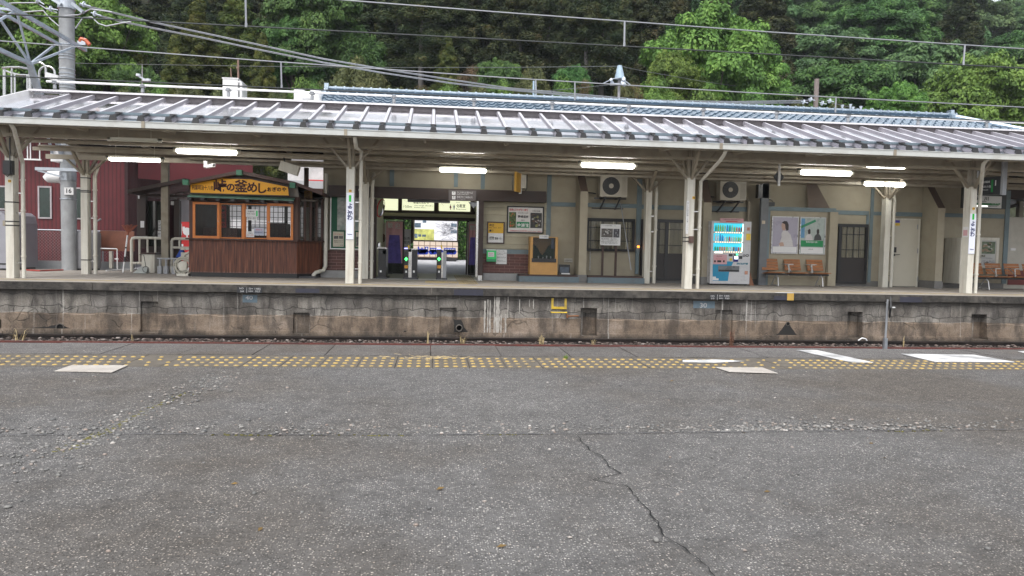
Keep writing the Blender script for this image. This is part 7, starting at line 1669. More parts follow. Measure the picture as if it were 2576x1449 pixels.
# red corrugated building
Yr = 26.8; xr1 = at('G5', 858, 700, Yr).x
t_ = thing('red_building', 'dark red corrugated metal building behind the left end of the canopy', 'building', (xr1-6, Yr, 0))
CORR = lap_mat('red_corrugated', (.105,.010,.014), .13, .4, .35, 'X')
CORR2 = lap_mat('red_corrugated_shaded', (.055,.008,.010), .13, .35, .45, 'Y')  # same red sheet, its colour darkened for the shaded side wall
m = MB(); m.box(xr1-14, Yr, .2, xr1, Yr+.15, 4.6); m.build('wall', CORR, t_)
m = MB(); m.box(xr1+.001, Yr+.001, .2, xr1+.1, Yr+9, 4.6); m.build('side_wall', CORR2, t_)
m = MB(); m.box(xr1-14, Yr-.05, -.1, xr1+.12, Yr+9, .199); m.build('base', CONC, t_)
m = MB(); m.prismx([(Yr-.6,4.45),(Yr-.6,4.6),(Yr+4.5,5.4),(Yr+9.5,4.6),(Yr+9.5,4.45)], xr1-14.3, xr1+.9); m.build('roof', pm('red_roof', (.25,.03,.035), .5, var=.15), t_)
m = MB(); a = at('G5', 960, 110, Yr+.2); m.quad((xr1+.2,Yr+.6,3.1),(xr1+3.4,Yr+3.5,3.1),(xr1+3.4,Yr+3.5,4.5),(xr1+.2,Yr+.6,4.5)); m.build('gable_panel', pm('pinkish_red', (.14,.026,.03), .6, var=.1), t_)
DG = pm('dark_green_glass', (.02,.035,.03), .12, var=.3)
for x0,y0,x1,y1 in ((358,465,490,775),(700,478,812,782),(-70,460,62,690)):
    X0,Z0,X1,Z1 = rc('A', x0,y0,x1,y1,Yr-.04); m = MB(); fw = .05
    m.box(X0,Yr-.04,Z0,X0+fw,Yr-.001,Z1); m.box(X1-fw,Yr-.04,Z0,X1,Yr-.001,Z1); m.box(X0+fw,Yr-.04,Z1-fw,X1-fw,Yr-.001,Z1); m.box(X0+fw,Yr-.04,Z0,X1-fw,Yr-.001,Z0+fw); w_ = m.build('window', pm('window_frame_grey', (.35,.32,.33), .5), t_)
    m = MB(); m.box(X0+fw,Yr-.02,Z0+fw,X1-fw,Yr-.002,Z1-fw); m.build('pane', DG, w_)
m = MB(); X0,Z0,X1,Z1 = rc('A', 190, 40, 392, 212, Yr-.3); 
for a in (262, 290, 378): x = at('A', a, 130, Yr-.3).x; m.bar((x,Yr-.3,Z0),(x,Yr-.3,Z1),.03,.03,(0,1,0))
m.bar((X0,Yr-.3,Z0),(X1,Yr-.3,Z0),.05,.05); m.bar((X0,Yr-.1,Z0),(X0,Yr-.3,Z0),.03,.03); m.build('window_rail', PAPER, t_)
m = MB(); fb('A', 480, 108, 600, 230, Y16-.2, .5, m); solo('white_cabinet', m, WHITE, 'white cabinet hung high beside pole 16 under the canopy', 'cabinet')
# fence with concrete base
Yf_ = 25.2; xf0, xf1 = at('A', -300, 1000, Yf_).x, at('G5', 970, 1100, Yf_).x; zf0, zf1 = at('A', 370, 1172, Yf_).z, at('A', 370, 880, Yf_).z
t_ = thing('wire_fence', 'grey diamond mesh fence on a low concrete base before the red building', 'fence', ((xf0+xf1)/2, Yf_, -.1))
m = MB(); m.box(xf0, Yf_-.06, -.12, xf1, Yf_+.06, zf0); m.build('base', CONC, t_)
m = MB(); m.tube([(xf0,Yf_,zf1),(xf1,Yf_,zf1)], .022, 8); m.build('top_rail', GALV, t_)
m = MB(); s = .095; h = zf1-zf0; x = xf0-h
while x < xf1:
    for sgn in (0, 1):
        a = (x, zf0) if not sgn else (x+h, zf0); b_ = (x+h, zf1) if not sgn else (x, zf1)
        if a[0] >= xf0 and b_[0] >= xf0 and a[0] <= xf1 and b_[0] <= xf1: m.tube([(a[0],Yf_+sgn*.004,a[1]),(b_[0],Yf_+sgn*.004,b_[1])], .0035, 3, cap=False)
    x += s
m.build('wire_mesh', pm('wire_grey', (.22,.20,.20), .5, .5), t_)
x = xf0
while x < xf1: m = MB(); m.tube([(x,Yf_+.03,-.1),(x,Yf_+.03,zf1)], .025, 8); m.build('post', GALV, t_); x += 2.0
# gas tank
Yt = 24.3; X0,Z0,X1,Z1 = rc('G5', 226, 838, 550, 1310, Yt); rt = (X1-X0)/2; cx = (X0+X1)/2; TG = pm('tank_grey', (.22,.22,.235), .5, var=.1, dirt=(.13,.12,.12), dirt_amt=.3)
t_ = thing('gas_tank', 'upright grey gas tank with pale characters behind a cream column', 'gas tank', (cx, Yt, -.06))
m = MB(); H = Z1-Z0; m.lathe((cx,Yt,Z0), [(rt*.96,0),(rt,.05),(rt,H-.16),(rt*.96,H-.08),(rt*.75,H-.02),(rt*.3,H)], 28); m.build('body', TG, t_, True)
m = MB(); m.lathe((cx,Yt,Z1-.01), [(.10,0),(.12,.02),(.12,.18),(.10,.24),(.05,.25)], 14); m.tube([(cx+.3,Yt-.1,Z1-.02),(cx+.3,Yt-.1,Z1+.25),(cx+.45,Yt-.1,Z1+.35)], .03, 8); m.build('valve', TG, t_, True)
m = MB(); m.tube([(cx,Yt,-.08),(cx,Yt,Z0)], rt*.9, 24); m.build('foot_ring', DARK, t_)
TXT = pm('tank_text', (.42,.42,.45), .6)
for c_, y in zip('佐藤燃料店', (948, 1015, 1085, 1160, 1225)): p = at('G5', 296, y, Yt); text(c_, .17, TXT, t_, (p.x, Yt-math.sqrt(max(0,rt*rt-(p.x-cx)**2))-.03, p.z), right=(1,-.25,0), bold=.001)
# plywood board and its stand
m = MB(); fb('G5', 550, 848, 972, 1098, 24.9, .03, m); t_ = solo('plywood_board', m, pm('red_plywood', (.20,.075,.045), .6, var=.25, scale=2.2, dirt=(.10,.04,.03), dirt_amt=.5), 'large reddish brown plywood board standing behind the broom', 'board')
m = MB(); fb('G5', 658, 1100, 694, 1312, 24.6, .12, m); solo('short_post', m, CREAM, 'short cream post below the plywood board', 'post')
m = MB(); P = [at('G5',a,b_,24.3) for a,b_ in ((556,1066),(752,1070),(760,1076),(762,1320))]; m.tube(P, .018, 8); c = at('G5', 756, 1196, 24.3); m.tube([c+Vector((-.06,0,0)), c+Vector((.05,0,0))], .02, 6); solo('water_pipe', m, WHITE, 'white bent water pipe in front of the plywood board', 'pipe', smooth=True)
# broom
Ybr = 22.6; P0_ = at('G5', 832, 1355, Ybr); P0_.z = 0; P1_ = at('G5', 888, 905, 23.0); P2_ = at('G5', 905, 840, 23.05); P3_ = at('G5', 906, 770, 23.1)
t_ = thing('rake_broom', 'long handled broom with a reddish fan head leaning upright near the railing', 'broom', tuple(P0_))
m = MB(); m.tube([P0_, P0_.lerp(P1_, .28)], .022, 8); m.tube([P0_.lerp(P1_,.42), P0_.lerp(P1_,.64)], .022, 8); m.tube([P0_.lerp(P1_,.68), P1_], .022, 8); m.build('white_pole', WHITE, t_)
m = MB(); m.tube([P0_.lerp(P1_,.28), P0_.lerp(P1_,.42)], .025, 8); m.tube([P0_.lerp(P1_,.64), P0_.lerp(P1_,.68)], .027, 8); m.build('grip', BLACK, t_)
m = MB(); rn = random.Random(3)
for i in range(26): u = -1+2*i/25; m.tube([P1_.lerp(P2_,.5), P2_+Vector((u*.10,0,0)), P3_+Vector((u*.22+.02,rn.uniform(-.02,.02),-abs(u)*.02+rn.uniform(-.02,.02)))], .006, 4)
m.tube([P1_, P2_], .02, 6); m.build('bristles', pm('rusty_red', (.22,.06,.03), .7, var=.3), t_)
m = MB(); a, b_ = atz('G5', 625, 1340, .03), atz('G5', 1000, 1320, .03); m.tube([a, b_], .022, 8); solo('white_pole', m, WHITE, 'white pole lying flat on the platform beside the dustpan', 'pole')
m = MB(); P = [atz('A', a, b_, .02) for a, b_ in ((250,1262),(380,1270),(470,1266),(600,1262))]; m.tube(P, .02, 6); solo('red_hose', m, pm('hose_red', (.35,.04,.03), .6), 'red hose lying along the foot of the wire fence', 'hose', smooth=True)
# dustpan
Yq = 22.3; t_ = thing('dustpan', 'pale long handled dustpan lying open in front of the cream box', 'dustpan', (at('G5',1050,1360,Yq).x, Yq, 0))
m = MB(); X0,Z0,X1,Z1 = rc('G5', 975, 1285, 1140, 1362, Yq); m.add([(X0,Yq-.12,.005),(X1,Yq-.12,.005),(X1-.02,Yq+.05,Z1-Z0),(X0+.16,Yq+.05,Z1-Z0+.02),(X1,Yq+.15,.005),(X0+.05,Yq+.15,.005)], [(0,1,2,3),(1,4,2),(0,3,5),(2,4,5,3)]); m.build('pan', pm('pan_pale', (.38,.40,.38), .5, var=.1), t_)
m = MB(); P = [at('G5',a,b_,Yq) for a,b_ in ((1035,1142),(1090,1148),(1118,1300))]; m.tube(P, .009, 5); P = [at('G5',a,b_,Yq) for a,b_ in ((1003,1360),(1003,1240))]; m.tube(P, .008, 5)
c = at('G5',1115,1325,Yq-.1); m.tube([(c.x+.085*math.cos(q_),c.y,c.z+.085*math.sin(q_)) for q_ in [2*math.pi*j/16 for j in range(17)]], .008, 5); m.build('handle', BLACK, t_)
# cream box
X0,Z0,X1,Z1 = rc('G5', 1062, 1118, 1222, 1335, 22.7)
t_ = thing('cream_box', 'cream metal storage box with a brown lid in front of the railing', 'box', ((X0+X1)/2, 22.7, 0)); m = MB(); m.box(X0, 22.7, 0, X1, 23.25, Z1-.05); m.build('body', CREAM, t_); m = MB(); m.box(X0-.02, 22.68, Z1-.05, X1+.02, 23.27, Z1); m.build('lid', BR3, t_)
# railings
def railing(x0k, x1k, ytop, ylow, ybot, posts, Y, lb, k='G5'):
    t_ = thing('pipe_railing', lb, 'railing', (at(k,x0k,ybot,Y).x, Y, 0), 'cream pipe railings left of the kiosk')
    zt, zl = at(k,(x0k+x1k)/2,ytop,Y).z, at(k,(x0k+x1k)/2,ylow,Y).z; xa, xb = at(k,x0k,1100,Y).x, at(k,x1k,1100,Y).x
    m = MB(); m.tube([(xa,Y,0),(xa,Y,zt-.08),(xa+.03,Y,zt-.02),(xa+.1,Y,zt),(xb,Y,zt)], .045, 10); m.build('top_rail', CREAM, t_, True)
    m = MB(); m.tube([(xa,Y,zl),(xb,Y,zl)], .035, 8); m.build('lower_rail', CREAM, t_)
    for p in posts: x = at(k,p,1100,Y).x; m = MB(); m.tube([(x,Y,zl),(x,Y,zt)], .03, 8); m.build('baluster', CREAM, t_)
railing(940, 1330, 935, 1250, 1320, (1038,1138,1235), 23.3, 'cream pipe railing behind the cream box and dustpan')
railing(1438, 1660, 945, 1055, 1330, (1535,), 23.0, 'cream pipe railing beside the coiled hose')
# small grey stand
t_ = thing('grey_stand', 'low grey metal stand with three short legs left of the hose', 'stand', (at('G5',1370,1385,22.2).x, 22.2, 0)); zt = at('G5', 1380, 1182, 22.2).z
m = MB(); m.box(at('G5',1258,1180,22.2).x, 22.18, zt-.04, at('G5',1505,1180,22.2).x, 22.3, zt); m.build('top_bar', GREY, t_)
for a, b_ in ((1262,1312),(1338,1388),(1438,1484)):
    x0, x1 = at('G5',a,1300,22.2).x, at('G5',b_,1300,22.2).x; zm = at('G5',1380,1285,22.2).z; m = MB(); m.box(x0+.035, 22.2, zm, x1-.035, 22.28, zt-.04); m.box(x0, 22.17, 0, x1, 22.31, zm); m.build('leg', GREY, t_)
# hose reel
Yh = 21.0; c = at('B', 112, 1245, Yh); t_ = thing('garden_hose', 'coiled pale garden hose on a cream reel at the left side of the kiosk', 'hose', (c.x, Yh, 0))
m = MB(); rn = random.Random(4); pts = []
for i in range(200): a = i*.25; r = .17+.085*math.sin(i*.05)*.6+.03*math.sin(i*.31)-.0; pts.append((c.x+r*math.cos(a), Yh-.06+.10*((i%50)/50), c.z+r*1.15*math.sin(a)))
m.tube(pts, .013, 6); P = [at('B',a,b_,Yh) for a,b_ in ((120,1150),(135,1120),(185,1095))]; m.tube(P, .035, 8); m.build('coil', pm('hose_pale', (.45,.43,.36), .6, var=.1), t_, True)
m = MB(); m.box(c.x-.14, Yh-.08, 0, c.x+.16, Yh+.15, .06); m.box(c.x-.05, Yh+.04, .06, c.x+.05, Yh+.1, c.z); m.disc((c.x,Yh+.02,c.z), (0,1,0), .13, .1, 16); m.build('reel', CREAM, t_)
# grey container at the left edge
X0,Z0,X1,Z1 = rc('A', -200, 690, 62, 1240, 22.9); t_ = thing('grey_container', 'rounded grey metal container at the left edge behind column 14', 'container', (X0+.3, 22.9, 0)); Z0 = .05
pl = [(X0,Z0),(X1,Z0),(X1,Z1-.35),(X1-.05,Z1-.12),(X1-.18,Z1-.02),(X1-.4,Z1),(X0,Z1)]; m = MB(); m.prism(pl, 22.9, 24.6); m.build('shell', pm('container_grey', (.27,.27,.30), .35, .2, var=.08), t_)
m = MB(); m.box(X0,22.89,at('A',30,1212,22.9).z,X1+.01,22.9-.0005,at('A',30,1208,22.9).z+.03); m.box(X0+.02,22.95,-.01,X1-.02,24.5,.05); m.build('base_line', BLACK, t_)
# downpipe at station corner, hanging post behind kiosk
m = MB(); x = at('B', 1680, 900, YW-.2).x; x2 = at('B', 1545, 1320, YW-.5).x; m.tube([(x,YW-.2,at('B',1680,240,YW).z),(x,YW-.2,.32),(x-.05,YW-.25,.2),(x2+.05,YW-.45,.14),(x2,YW-.5,.07),(x2,YW-.5,0)], .055, 10); solo('rain_pipe', m, CREAM, 'cream rain pipe on the left corner of the station, bent at its foot', 'pipe', smooth=True)
m = MB(); X0,Z0,X1,Z1 = rc('G6', 1275, 600, 1342, 870, 22.9); m.box(X0, 22.9, 0, X1, 23.05, Z1); solo('brown_post', m, pm('post_brown', (.09,.06,.045), .7), 'brown post behind the kiosk roof', 'post')
# ================================================================== OVERHEAD WIRES, TRUSS, POLES
WIRE = pm('wire_dark', (.06,.065,.065), .4, .5, var=.1); WIREL = pm('wire_light', (.32,.33,.35), .35, .6, var=.1)
def line(pts, Y0, Y1=None):                           # pts: (crop, x, y); depth runs linearly from Y0 to Y1
    o = []; n = len(pts); Y1 = Y0 if Y1 is None else Y1
    for i, (k, x, y) in enumerate(pts): o.append(at(k, x, y, Y0+(Y1-Y0)*i/max(1, n-1)))
    return o
def ext(P, l=14):
    a = P[0]-(P[1]-P[0]).normalized()*l; b = P[-1]+(P[-1]-P[-2]).normalized()*l; return [a]+P+[b]
def wire(name, P, r, mat, label, drops=(), group='overhead wires along the track'):
    t_ = thing(name, label, 'wire', tuple(P[0]), group); m = MB(); m.tube(P, r, 6); m.build('wire', mat, t_, True)
    for a, b_ in drops: m = MB(); m.tube([a, b_], .016, 6); m.tube([b_+Vector((0,0,.03)), b_-Vector((0,0,.03))], .02, 6); m.build('dropper', WIREL, t_)
    return t_
Ya, Yb_ = 11.7, 15.1
dr = [(at('T1',2490,-60,Ya), at('T1',2497,255,Ya)), (at('T3',1184,218,Ya), at('T3',1180,452,Ya)), (at('T4',1995,442,Ya), at('T4',1980,622,Ya))]
wire('overhead_wire', ext(line([('T1',2576,-110),('T2',900,0),('T3',0,130),('T3',1180,216),('T3',2576,320),('T4',2576,480)], Ya)), .011, WIREL, 'top pale wire crossing the upper right of the trees')
wire('overhead_wire', ext(line([('T1',0,140),('T1',2576,270),('T2',2576,405),('T3',2576,545),('T4',2576,670)], Ya)), .011, WIRE, 'dark wire just below the top pale wire, held by white droppers', dr)
dr = [(at('T2',274,628,Yb_), at('T2',281,878,Yb_)), (at('T3',680,832,Yb_), at('T3',679,1000,Yb_)), (at('T4',728,958,Yb_), at('T4',722,1088,Yb_))]
wire('overhead_wire', ext(line([('T1',0,415),('T1',2576,610),('T2',2576,790),('T3',2576,948),('T4',2576,1055)], Yb_)), .0125, WIREL, 'pale wire crossing behind the concrete pole, above the canopy roof', dr)
wire('overhead_wire', ext(line([('T1',0,770),('T1',2576,880),('T2',2576,1000),('T3',2576,1120),('T4',2576,1200)], Yb_)), .012, WIRE, 'lowest dark wire skimming the canopy ridge')
# thick twin cables sagging from the concrete pole to the wooden pole
YA, YZ = Y16-.3, 29.5
for pts, lb in (([('T1',800,40),('T1',1140,122),('T1',1520,215),('T1',2060,330),('T1',2576,440),('T2',700,593),('T2',1300,695),('T2',2000,805),('T2',2576,890),('T3',620,945),('T3',1400,1015),('T3',2300,1030),('T4',480,985)], 'upper thick twisted cable sagging from the concrete pole to the right'),
                ([('T1',950,140),('T1',1230,215),('T1',1600,290),('T1',2060,380),('T1',2576,490),('T2',700,630),('T2',1300,735),('T2',2000,840),('T2',2576,906),('T3',620,965),('T3',1400,1030),('T3',2300,1045),('T4',410,1005)], 'lower thick twisted cable sagging from the concrete pole to the right')):
    P = line(pts, YA, YZ); t_ = thing('thick_cable', lb, 'cable', tuple(P[0])); m = MB(); m.tube(P, .016, 7); m.tube([p+Vector((0,0,-.03)) for p in P], .011, 6)
    m.build('cable', WIREL, t_, True); m = MB()
    prev = None; zz_ = []
    for a, b_ in zip(P[:-1], P[1:]):
        n = max(1, int((b_-a).length/.3))
        for i in range(n): p = a.lerp(b_, i/n); zz_ += [p+Vector((-.02,0,.030)), p+Vector((.02,0,-.05))]
    m.tube(zz_, .005, 4); m.build('lashing', WIRE, t_)
# slack loops at the pole head
for i, (pts, lb) in enumerate((([('T1',-60,50),('T1',150,30),('T1',370,28),('T1',470,90),('T1',580,130)], 'upper slack cable loop entering from the left to the pole head'),
     ([('T1',-60,160),('T1',200,125),('T1',440,108),('T1',510,190),('T1',605,270)], 'lower slack cable loop left of the concrete pole'),
     ([('T1',660,160),('T1',800,150),('T1',915,92),('T1',1140,122)], 'short slack loop right of the pole head'),
     ([('T1',765,290),('T1',800,240),('T1',840,180),('T1',930,172),('T1',1000,240),('T1',1080,265),('T1',1240,232),('T1',1330,220)], 'deep slack loop hanging right of the concrete pole'))):
    m = MB(); m.tube(line(pts, Y16-.35), .02, 7); solo('slack_cable', m, WIREL, lb, 'cable', 'slack cable loops at the pole head', smooth=True)
m = MB(); a = at('T1',680,40,Y16); m.tube([(x16,Y16,a.z-.16),(x16,Y16,a.z+.1)], r16b+.03, 24); m.bar(at('T1',530,-8,Y16-.3), at('T1',620,45,Y16-.3), .08,.08); m.bar(at('T1',735,35,Y16-.3), at('T1',845,125,Y16-.5), .08,.08); m.build('head_bracket', GALV, up)
CER = pm('ceramic_insulator', (.55,.60,.66), .2, var=.05, coat=.5)
def insulator(c, d, lb, r=.085, n=1):
    d = Vector(d).normalized(); m = MB()
    for i in range(n):
        p = c+d*i*.10; m.tube([p-d*.03, p, p+d*.015, p+d*.05], [r*.95, r, r*.4, r*.35], 14)
    m.tube([c-d*.12, c+d*(.1*n+.08)], .018, 6); return solo('insulator', m, CER, lb, 'insulator', 'pale disc insulators on the overhead lines', smooth=True)
insulator(at('T1',855,45,Y16-.4), (1,0,-.25), 'white disc insulator right of the concrete pole head, the upper of two')
insulator(at('T1',965,140,Y16-.4), (1,0,-.25), 'white disc insulator right of the concrete pole head, the lower of two')
insulator(at('T1',520,90,Y16-.4), (1,0,-.1), 'white disc insulator left of the concrete pole head')
insulator(at('T1',390,8,Y16-.4), (1,0,-.6), 'white disc insulator at the top edge above the truss')
for k, x, y, n_ in (('T4',482,978,'upper left'),('T4',412,1003,'lower left'),('T4',595,1015,'lower right'),('T4',668,992,'upper right')): insulator(at(k,x,y,29.4), (1,0,-.15), f'pale disc insulator at the weathered pole, {n_}', .10)
m = MB(); a, b_ = at('T1',790,437,Y16-.3), at('T1',872,437,Y16-.3); m.bar(a, b_, .07, .12); c = at('T1',815,395,Y16-.3); m.tube([at('T1',815,425,Y16-.3), c], .05, 8, 1); m.tube([c, c+Vector((.14,0,-.03)), c+Vector((.26,0,-.16))], .06, 8, 1); m.disc(at('T1',860,410,Y16-.3), (.3,-1,0), .07, .05, 12, 2)
solo('orange_insulator', m, [GALV, pm('insulator_orange', (.45,.10,.04), .5), PAPER], 'orange bent insulator on a short arm of the concrete pole', 'insulator')
# lattice truss beam reaching out over the tracks from the pole
TR = pm('truss_galvanised', (.42,.47,.54), .45, .35, var=.15, scale=6)
tb = thing('truss_beam', 'galvanised lattice truss beam reaching from the concrete pole over the tracks', 'truss', (x16, Y16, at('T1',700,430,Y16).z))
pA = at('T1', 800, 468, Y16-.35); pB = at('T1', 590, 445, Y16-.35)
def chord(p, y): return Vector((p.x, y, p.z))
m = MB(); m.bar(chord(pA, Y16+.1), chord(pA, 3.0), .07, .10); m.build('chord', TR, tb); m = MB(); m.bar(chord(pB, Y16-.2), chord(pB, 3.0), .06, .08); m.build('chord', TR, tb)
def ysolve(k, x, y, X):                               # depth at which the view ray meets x = X
    a, b = px(k, x, y); d = FW*FL + RT*(a-1288) - UP*(b-724.5); tt = (X-EYE.x)/d.x; return EYE + d*tt
n1 = ysolve('T1', 308, 648, (pA.x+pB.x)/2-.05); zl_ = n1.z; xl_ = n1.x
m = MB(); m.bar(n1, Vector((xl_, 3.0, zl_)), .08, .10); m.build('chord', TR, tb)
stp = 2.6; j = 0; y = n1.y
while y > 4:
    lo_ = Vector((xl_, y, zl_))
    for p in (pA, pB):
        for yy in (y+stp/2 if j else min(Y16-.3, y+stp*.75), y-stp/2):
            m = MB(); m.bar(lo_, Vector((p.x, yy, p.z)), .045, .055); m.build('web_member', TR, tb)
    m = MB(); m.bar(Vector((pA.x, y-stp/2, pA.z)), Vector((pB.x, y-stp/2, pB.z)), .06, .06); m.build('web_member', TR, tb)
    y -= stp; j += 1
m = MB(); m.bar(n1, Vector((x16-.1, Y16-.2, zl_-2.1)), .10, .12); m.bar(n1+Vector((-.06,0,0)), Vector((x16-.35, Y16-.2, zl_-2.1)), .06, .08); m.build('knee_brace', TR, tb)
# access rails and ladder hoops behind the canopy ridge
Yl = 22.6; STL = pm('rail_steel', (.55,.55,.55), .25, .8, var=.05)
t_ = thing('access_railing', 'curved steel safety railing behind the left end of the canopy roof', 'railing', tuple(at('T1', 150, 970, Yl)))
m = MB(); P = [at('T1',a,b_,Yl+d) for a,b_,d in ((28,688,0),(80,682,-.3),(200,682,-.4),(300,700,-.2))]; m.tube(P, .03, 8); P = [at('T1',a,b_,Yl+d) for a,b_,d in ((45,712,.4),(110,740,.3),(200,760,.2),(380,768,0))]; m.tube(P, .028, 8); m.build('rail', STL, t_, True)
for a, y0 in ((38,690),(48,712),(118,684),(150,748),(278,762),(298,700)): m = MB(); m.tube([at('T1',a,y0,Yl), at('T1',a+2,y0+400,Yl)], .026, 8); m.build('post', STL, t_)
for a, b_, tp, bt in ((310,465,632,770),(398,556,672,790)):
    m = MB(); P = [at('T1', a, 1050, Yl), at('T1', a, tp+70, Yl)]+[at('T1', (a+b_)/2-(b_-a)/2*math.cos(q_), tp+70-70*math.sin(q_), Yl) for q_ in [math.pi*j/10 for j in range(1, 10)]]+[at('T1', b_, tp+70, Yl), at('T1', b_, bt, Yl)]
    solo('ladder_hoop', m.tube(P, .03, 8), STL, 'arched steel ladder hoop behind the canopy ridge, ' + ('the taller left one' if a == 310 else 'the lower right one'), 'ladder hoop', smooth=True)
m = MB(); a = at('T1', 470, 740, Yl+.3); m.bar(at('T1',475,765,Yl), at('T1',600,800,Yl), .18, .16); solo('roof_lamp', m, WHITE, 'white tilted box lamp between the ladder hoops and the concrete pole', 'lamp')
# white duct by the tiled roof and rooftop tank
t_ = thing('white_duct', 'goal shaped white duct at the left end of the tiled roof', 'duct', tuple(at('T2', 545, 1020, 23.4)))
m = MB(); m.tube([at('T2',462,1060,23.4), at('T2',462,915,23.4)], .17, 12); m.tube([at('T2',628,1060,23.4), at('T2',628,915,23.4)], .17, 12); m.tube([at('T2',462,990,23.4), at('T2',628,990,23.4)], .14, 12); m.tube([at('T2',535,1060,23.4), at('T2',535,1000,23.4)], .09, 10); m.build('duct', WHITE, t_, True)
t_ = thing('rooftop_tank', 'white box shaped tank standing above the canopy ridge in front of the trees', 'tank', tuple(at('T1', 2340, 990, 27)))
X0,Z0,X1,Z1 = rc('T1', 2258, 800, 2412, 1040, 27); m = MB(); m.box(X0, 27, Z0-2, X1, 28.3, Z1); m.box(X0-.02, 26.98, Z1, X1+.02, 28.32, Z1+.04); m.build('tank_body', WHITE, t_)
m = MB(); m.tube([at('T1',2418,835,27), at('T1',2440,835,27), at('T1',2446,850,27), at('T1',2446,1060,27)], .05, 8); m.build('pipe', WHITE, t_)
m = MB(); m.tube([at('T1',2415,590,28), at('T1',2418,860,28)], .035, 6); m.tube([at('T1',2340,690,28), at('T1',2345,780,28)], .02, 6); m.tube([at('T1',2400,690,28), at('T1',2420,690,28)], .05, 6); solo('rusty_mast', m, pm('rusty_mast', (.20,.13,.10), .7), 'thin rusty mast rising behind the white rooftop tank', 'mast')
# poles beyond the roofs, far wires
def pole(k, x, ytop, w, Y, mat, lb, cat='utility pole', taper=.8, zbot=.3, top=None):
    c = at(k, x, ytop, Y); r = (at(k, x+w/2, ytop, Y).x-at(k, x-w/2, ytop, Y).x)/2; t_ = thing('utility_pole', lb, cat, (c.x, Y, zbot)); m = MB(); m.tube([(c.x,Y,zbot),(c.x,Y,c.z-.6),(c.x,Y,c.z)], [r*1.15, r, r*taper], 14); m.build('shaft', mat, t_, True); return t_, c
PC2 = pm('far_pole_concrete', (.33,.32,.33), .7, var=.12); PBL2 = pm('pole_sleeve', (.32,.42,.50), .5)
t_, c = pole('T3', 1133, 665, 26, 34, PC2, 'concrete utility pole with a cluster of white insulators above the tiled roof')
m = MB(); m.tube([at('T3',1133,665,33.98), at('T3',1133,800,33.98)], [.10,.24], 14); m.build('sleeve', PBL2, t_); m = MB(); rn = random.Random(3)
for i in range(16): p = at('T3', rn.choice([rn.uniform(1030,1120), rn.uniform(1150,1175)]), rn.uniform(800,870), 33.6+rn.uniform(-.3,.3)); m.tube([p, p+Vector((.09,0,.09))], .07, 8)
m.build('insulators', CER, t_); m = MB(); m.bar(at('T3',1035,855,33.8), at('T3',1190,855,33.8), .08,.1); m.tube([at('T3',960,850,33.8), at('T3',1060,800,33.8), at('T3',1133,790,33.8), at('T3',1160,800,33.8), at('T3',1240,860,33.8)], .025, 6); m.build('crossarm', GALV, t_)
t_, c = pole('T1', 1442, 650, 14, 31, PC2, 'slim utility pole with a small crossarm above the kiosk', taper=.3); m = MB(); m.bar(at('T1',1400,770,30.9), at('T1',1505,825,30.9), .06,.06); m.build('crossarm', GALV, t_); m = MB()
for a, b_ in ((1402,762),(1505,812),(1468,812)): m.tube([at('T1',a,b_+12,30.9), at('T1',a,b_-12,30.9)], .09, 8)
m.build('insulators', CER, t_)
pole('T4', 540, 778, 44, 29.6, pm('weathered_pole', (.20,.165,.15), .85, var=.2, bump=.3), 'thick weathered pole standing behind the tiled roof at the right', taper=1)
t_, c = pole('T3', 262, 822, 20, 31, PBL2, 'pale blue steel pole with a small fitting above the tiled roof', taper=1); m = MB(); m.tube([at('T3',282,815,31), at('T3',285,965,31)], .03, 6); m.tube([at('T3',285,930,31), at('T3',293,930,31)], .06, 8); m.build('fitting', GALV, t_)
FARW = pm('far_wire', (.12,.13,.13), .6)
for i, (P, Y0, Y1, lb) in enumerate((([('T1',700,640),('T2',0,672),('T2',1500,686),('T3',0,684),('T3',1130,672)], 40, 34, 'thin far wire running level across the dark trees to the concrete pole'),
   ([('T3',1145,672),('T3',1360,718),('T3',2000,830),('T4',0,880),('T4',700,955),('T4',2576,1000)], 34, 60, 'thin far wire sloping down right from the concrete pole'),
   ([('T3',300,930),('T3',700,895),('T3',1050,858)], 32, 34, 'thin far wire between the pale blue pole and the concrete pole'),
   ([('T4',560,985),('T4',900,1060),('T4',1200,1120)], 29.5, 33, 'thin wire with white beads falling right from the weathered pole'),
   ([('T4',1850,1160),('T4',2576,1185)], 40, 60, 'thin dark wire beyond the right end of the tiled roof'))):
    m = MB(); m.tube(line(P, Y0, Y1), .014, 5); t_ = solo('far_wire', m, FARW, lb, 'wire', 'thin wires beyond the station roof')
m = MB()
for a, b_ in ((870,1045),(972,1065),(1080,1087),(790,1052),(895,1072)): p = at('T4',a,b_,30.5); m.tube([p+Vector((0,0,-.08)), p+Vector((0,0,.09))], [.03,.07], 8)
for a, b_ in ((2060,1210),(2295,1235),(2418,1247),(2532,1258)): p = at('T4',a,b_,26); m.tube([p+Vector((0,0,-.06)), p+Vector((0,0,.07))], [.025,.05], 8)
m.build('wire_beads', CER, t_)
m = MB(); X0,Z0,X1,Z1 = rc('T4', 2080, 1208, 2450, 1228, 27); m.box(X0, 27, Z0-1, X1, 30, Z1); solo('blue_roof', m, pm('blue_roof', (.02,.09,.22), .5), 'strip of a blue roof beyond the right end of the tiled roof', 'roof')
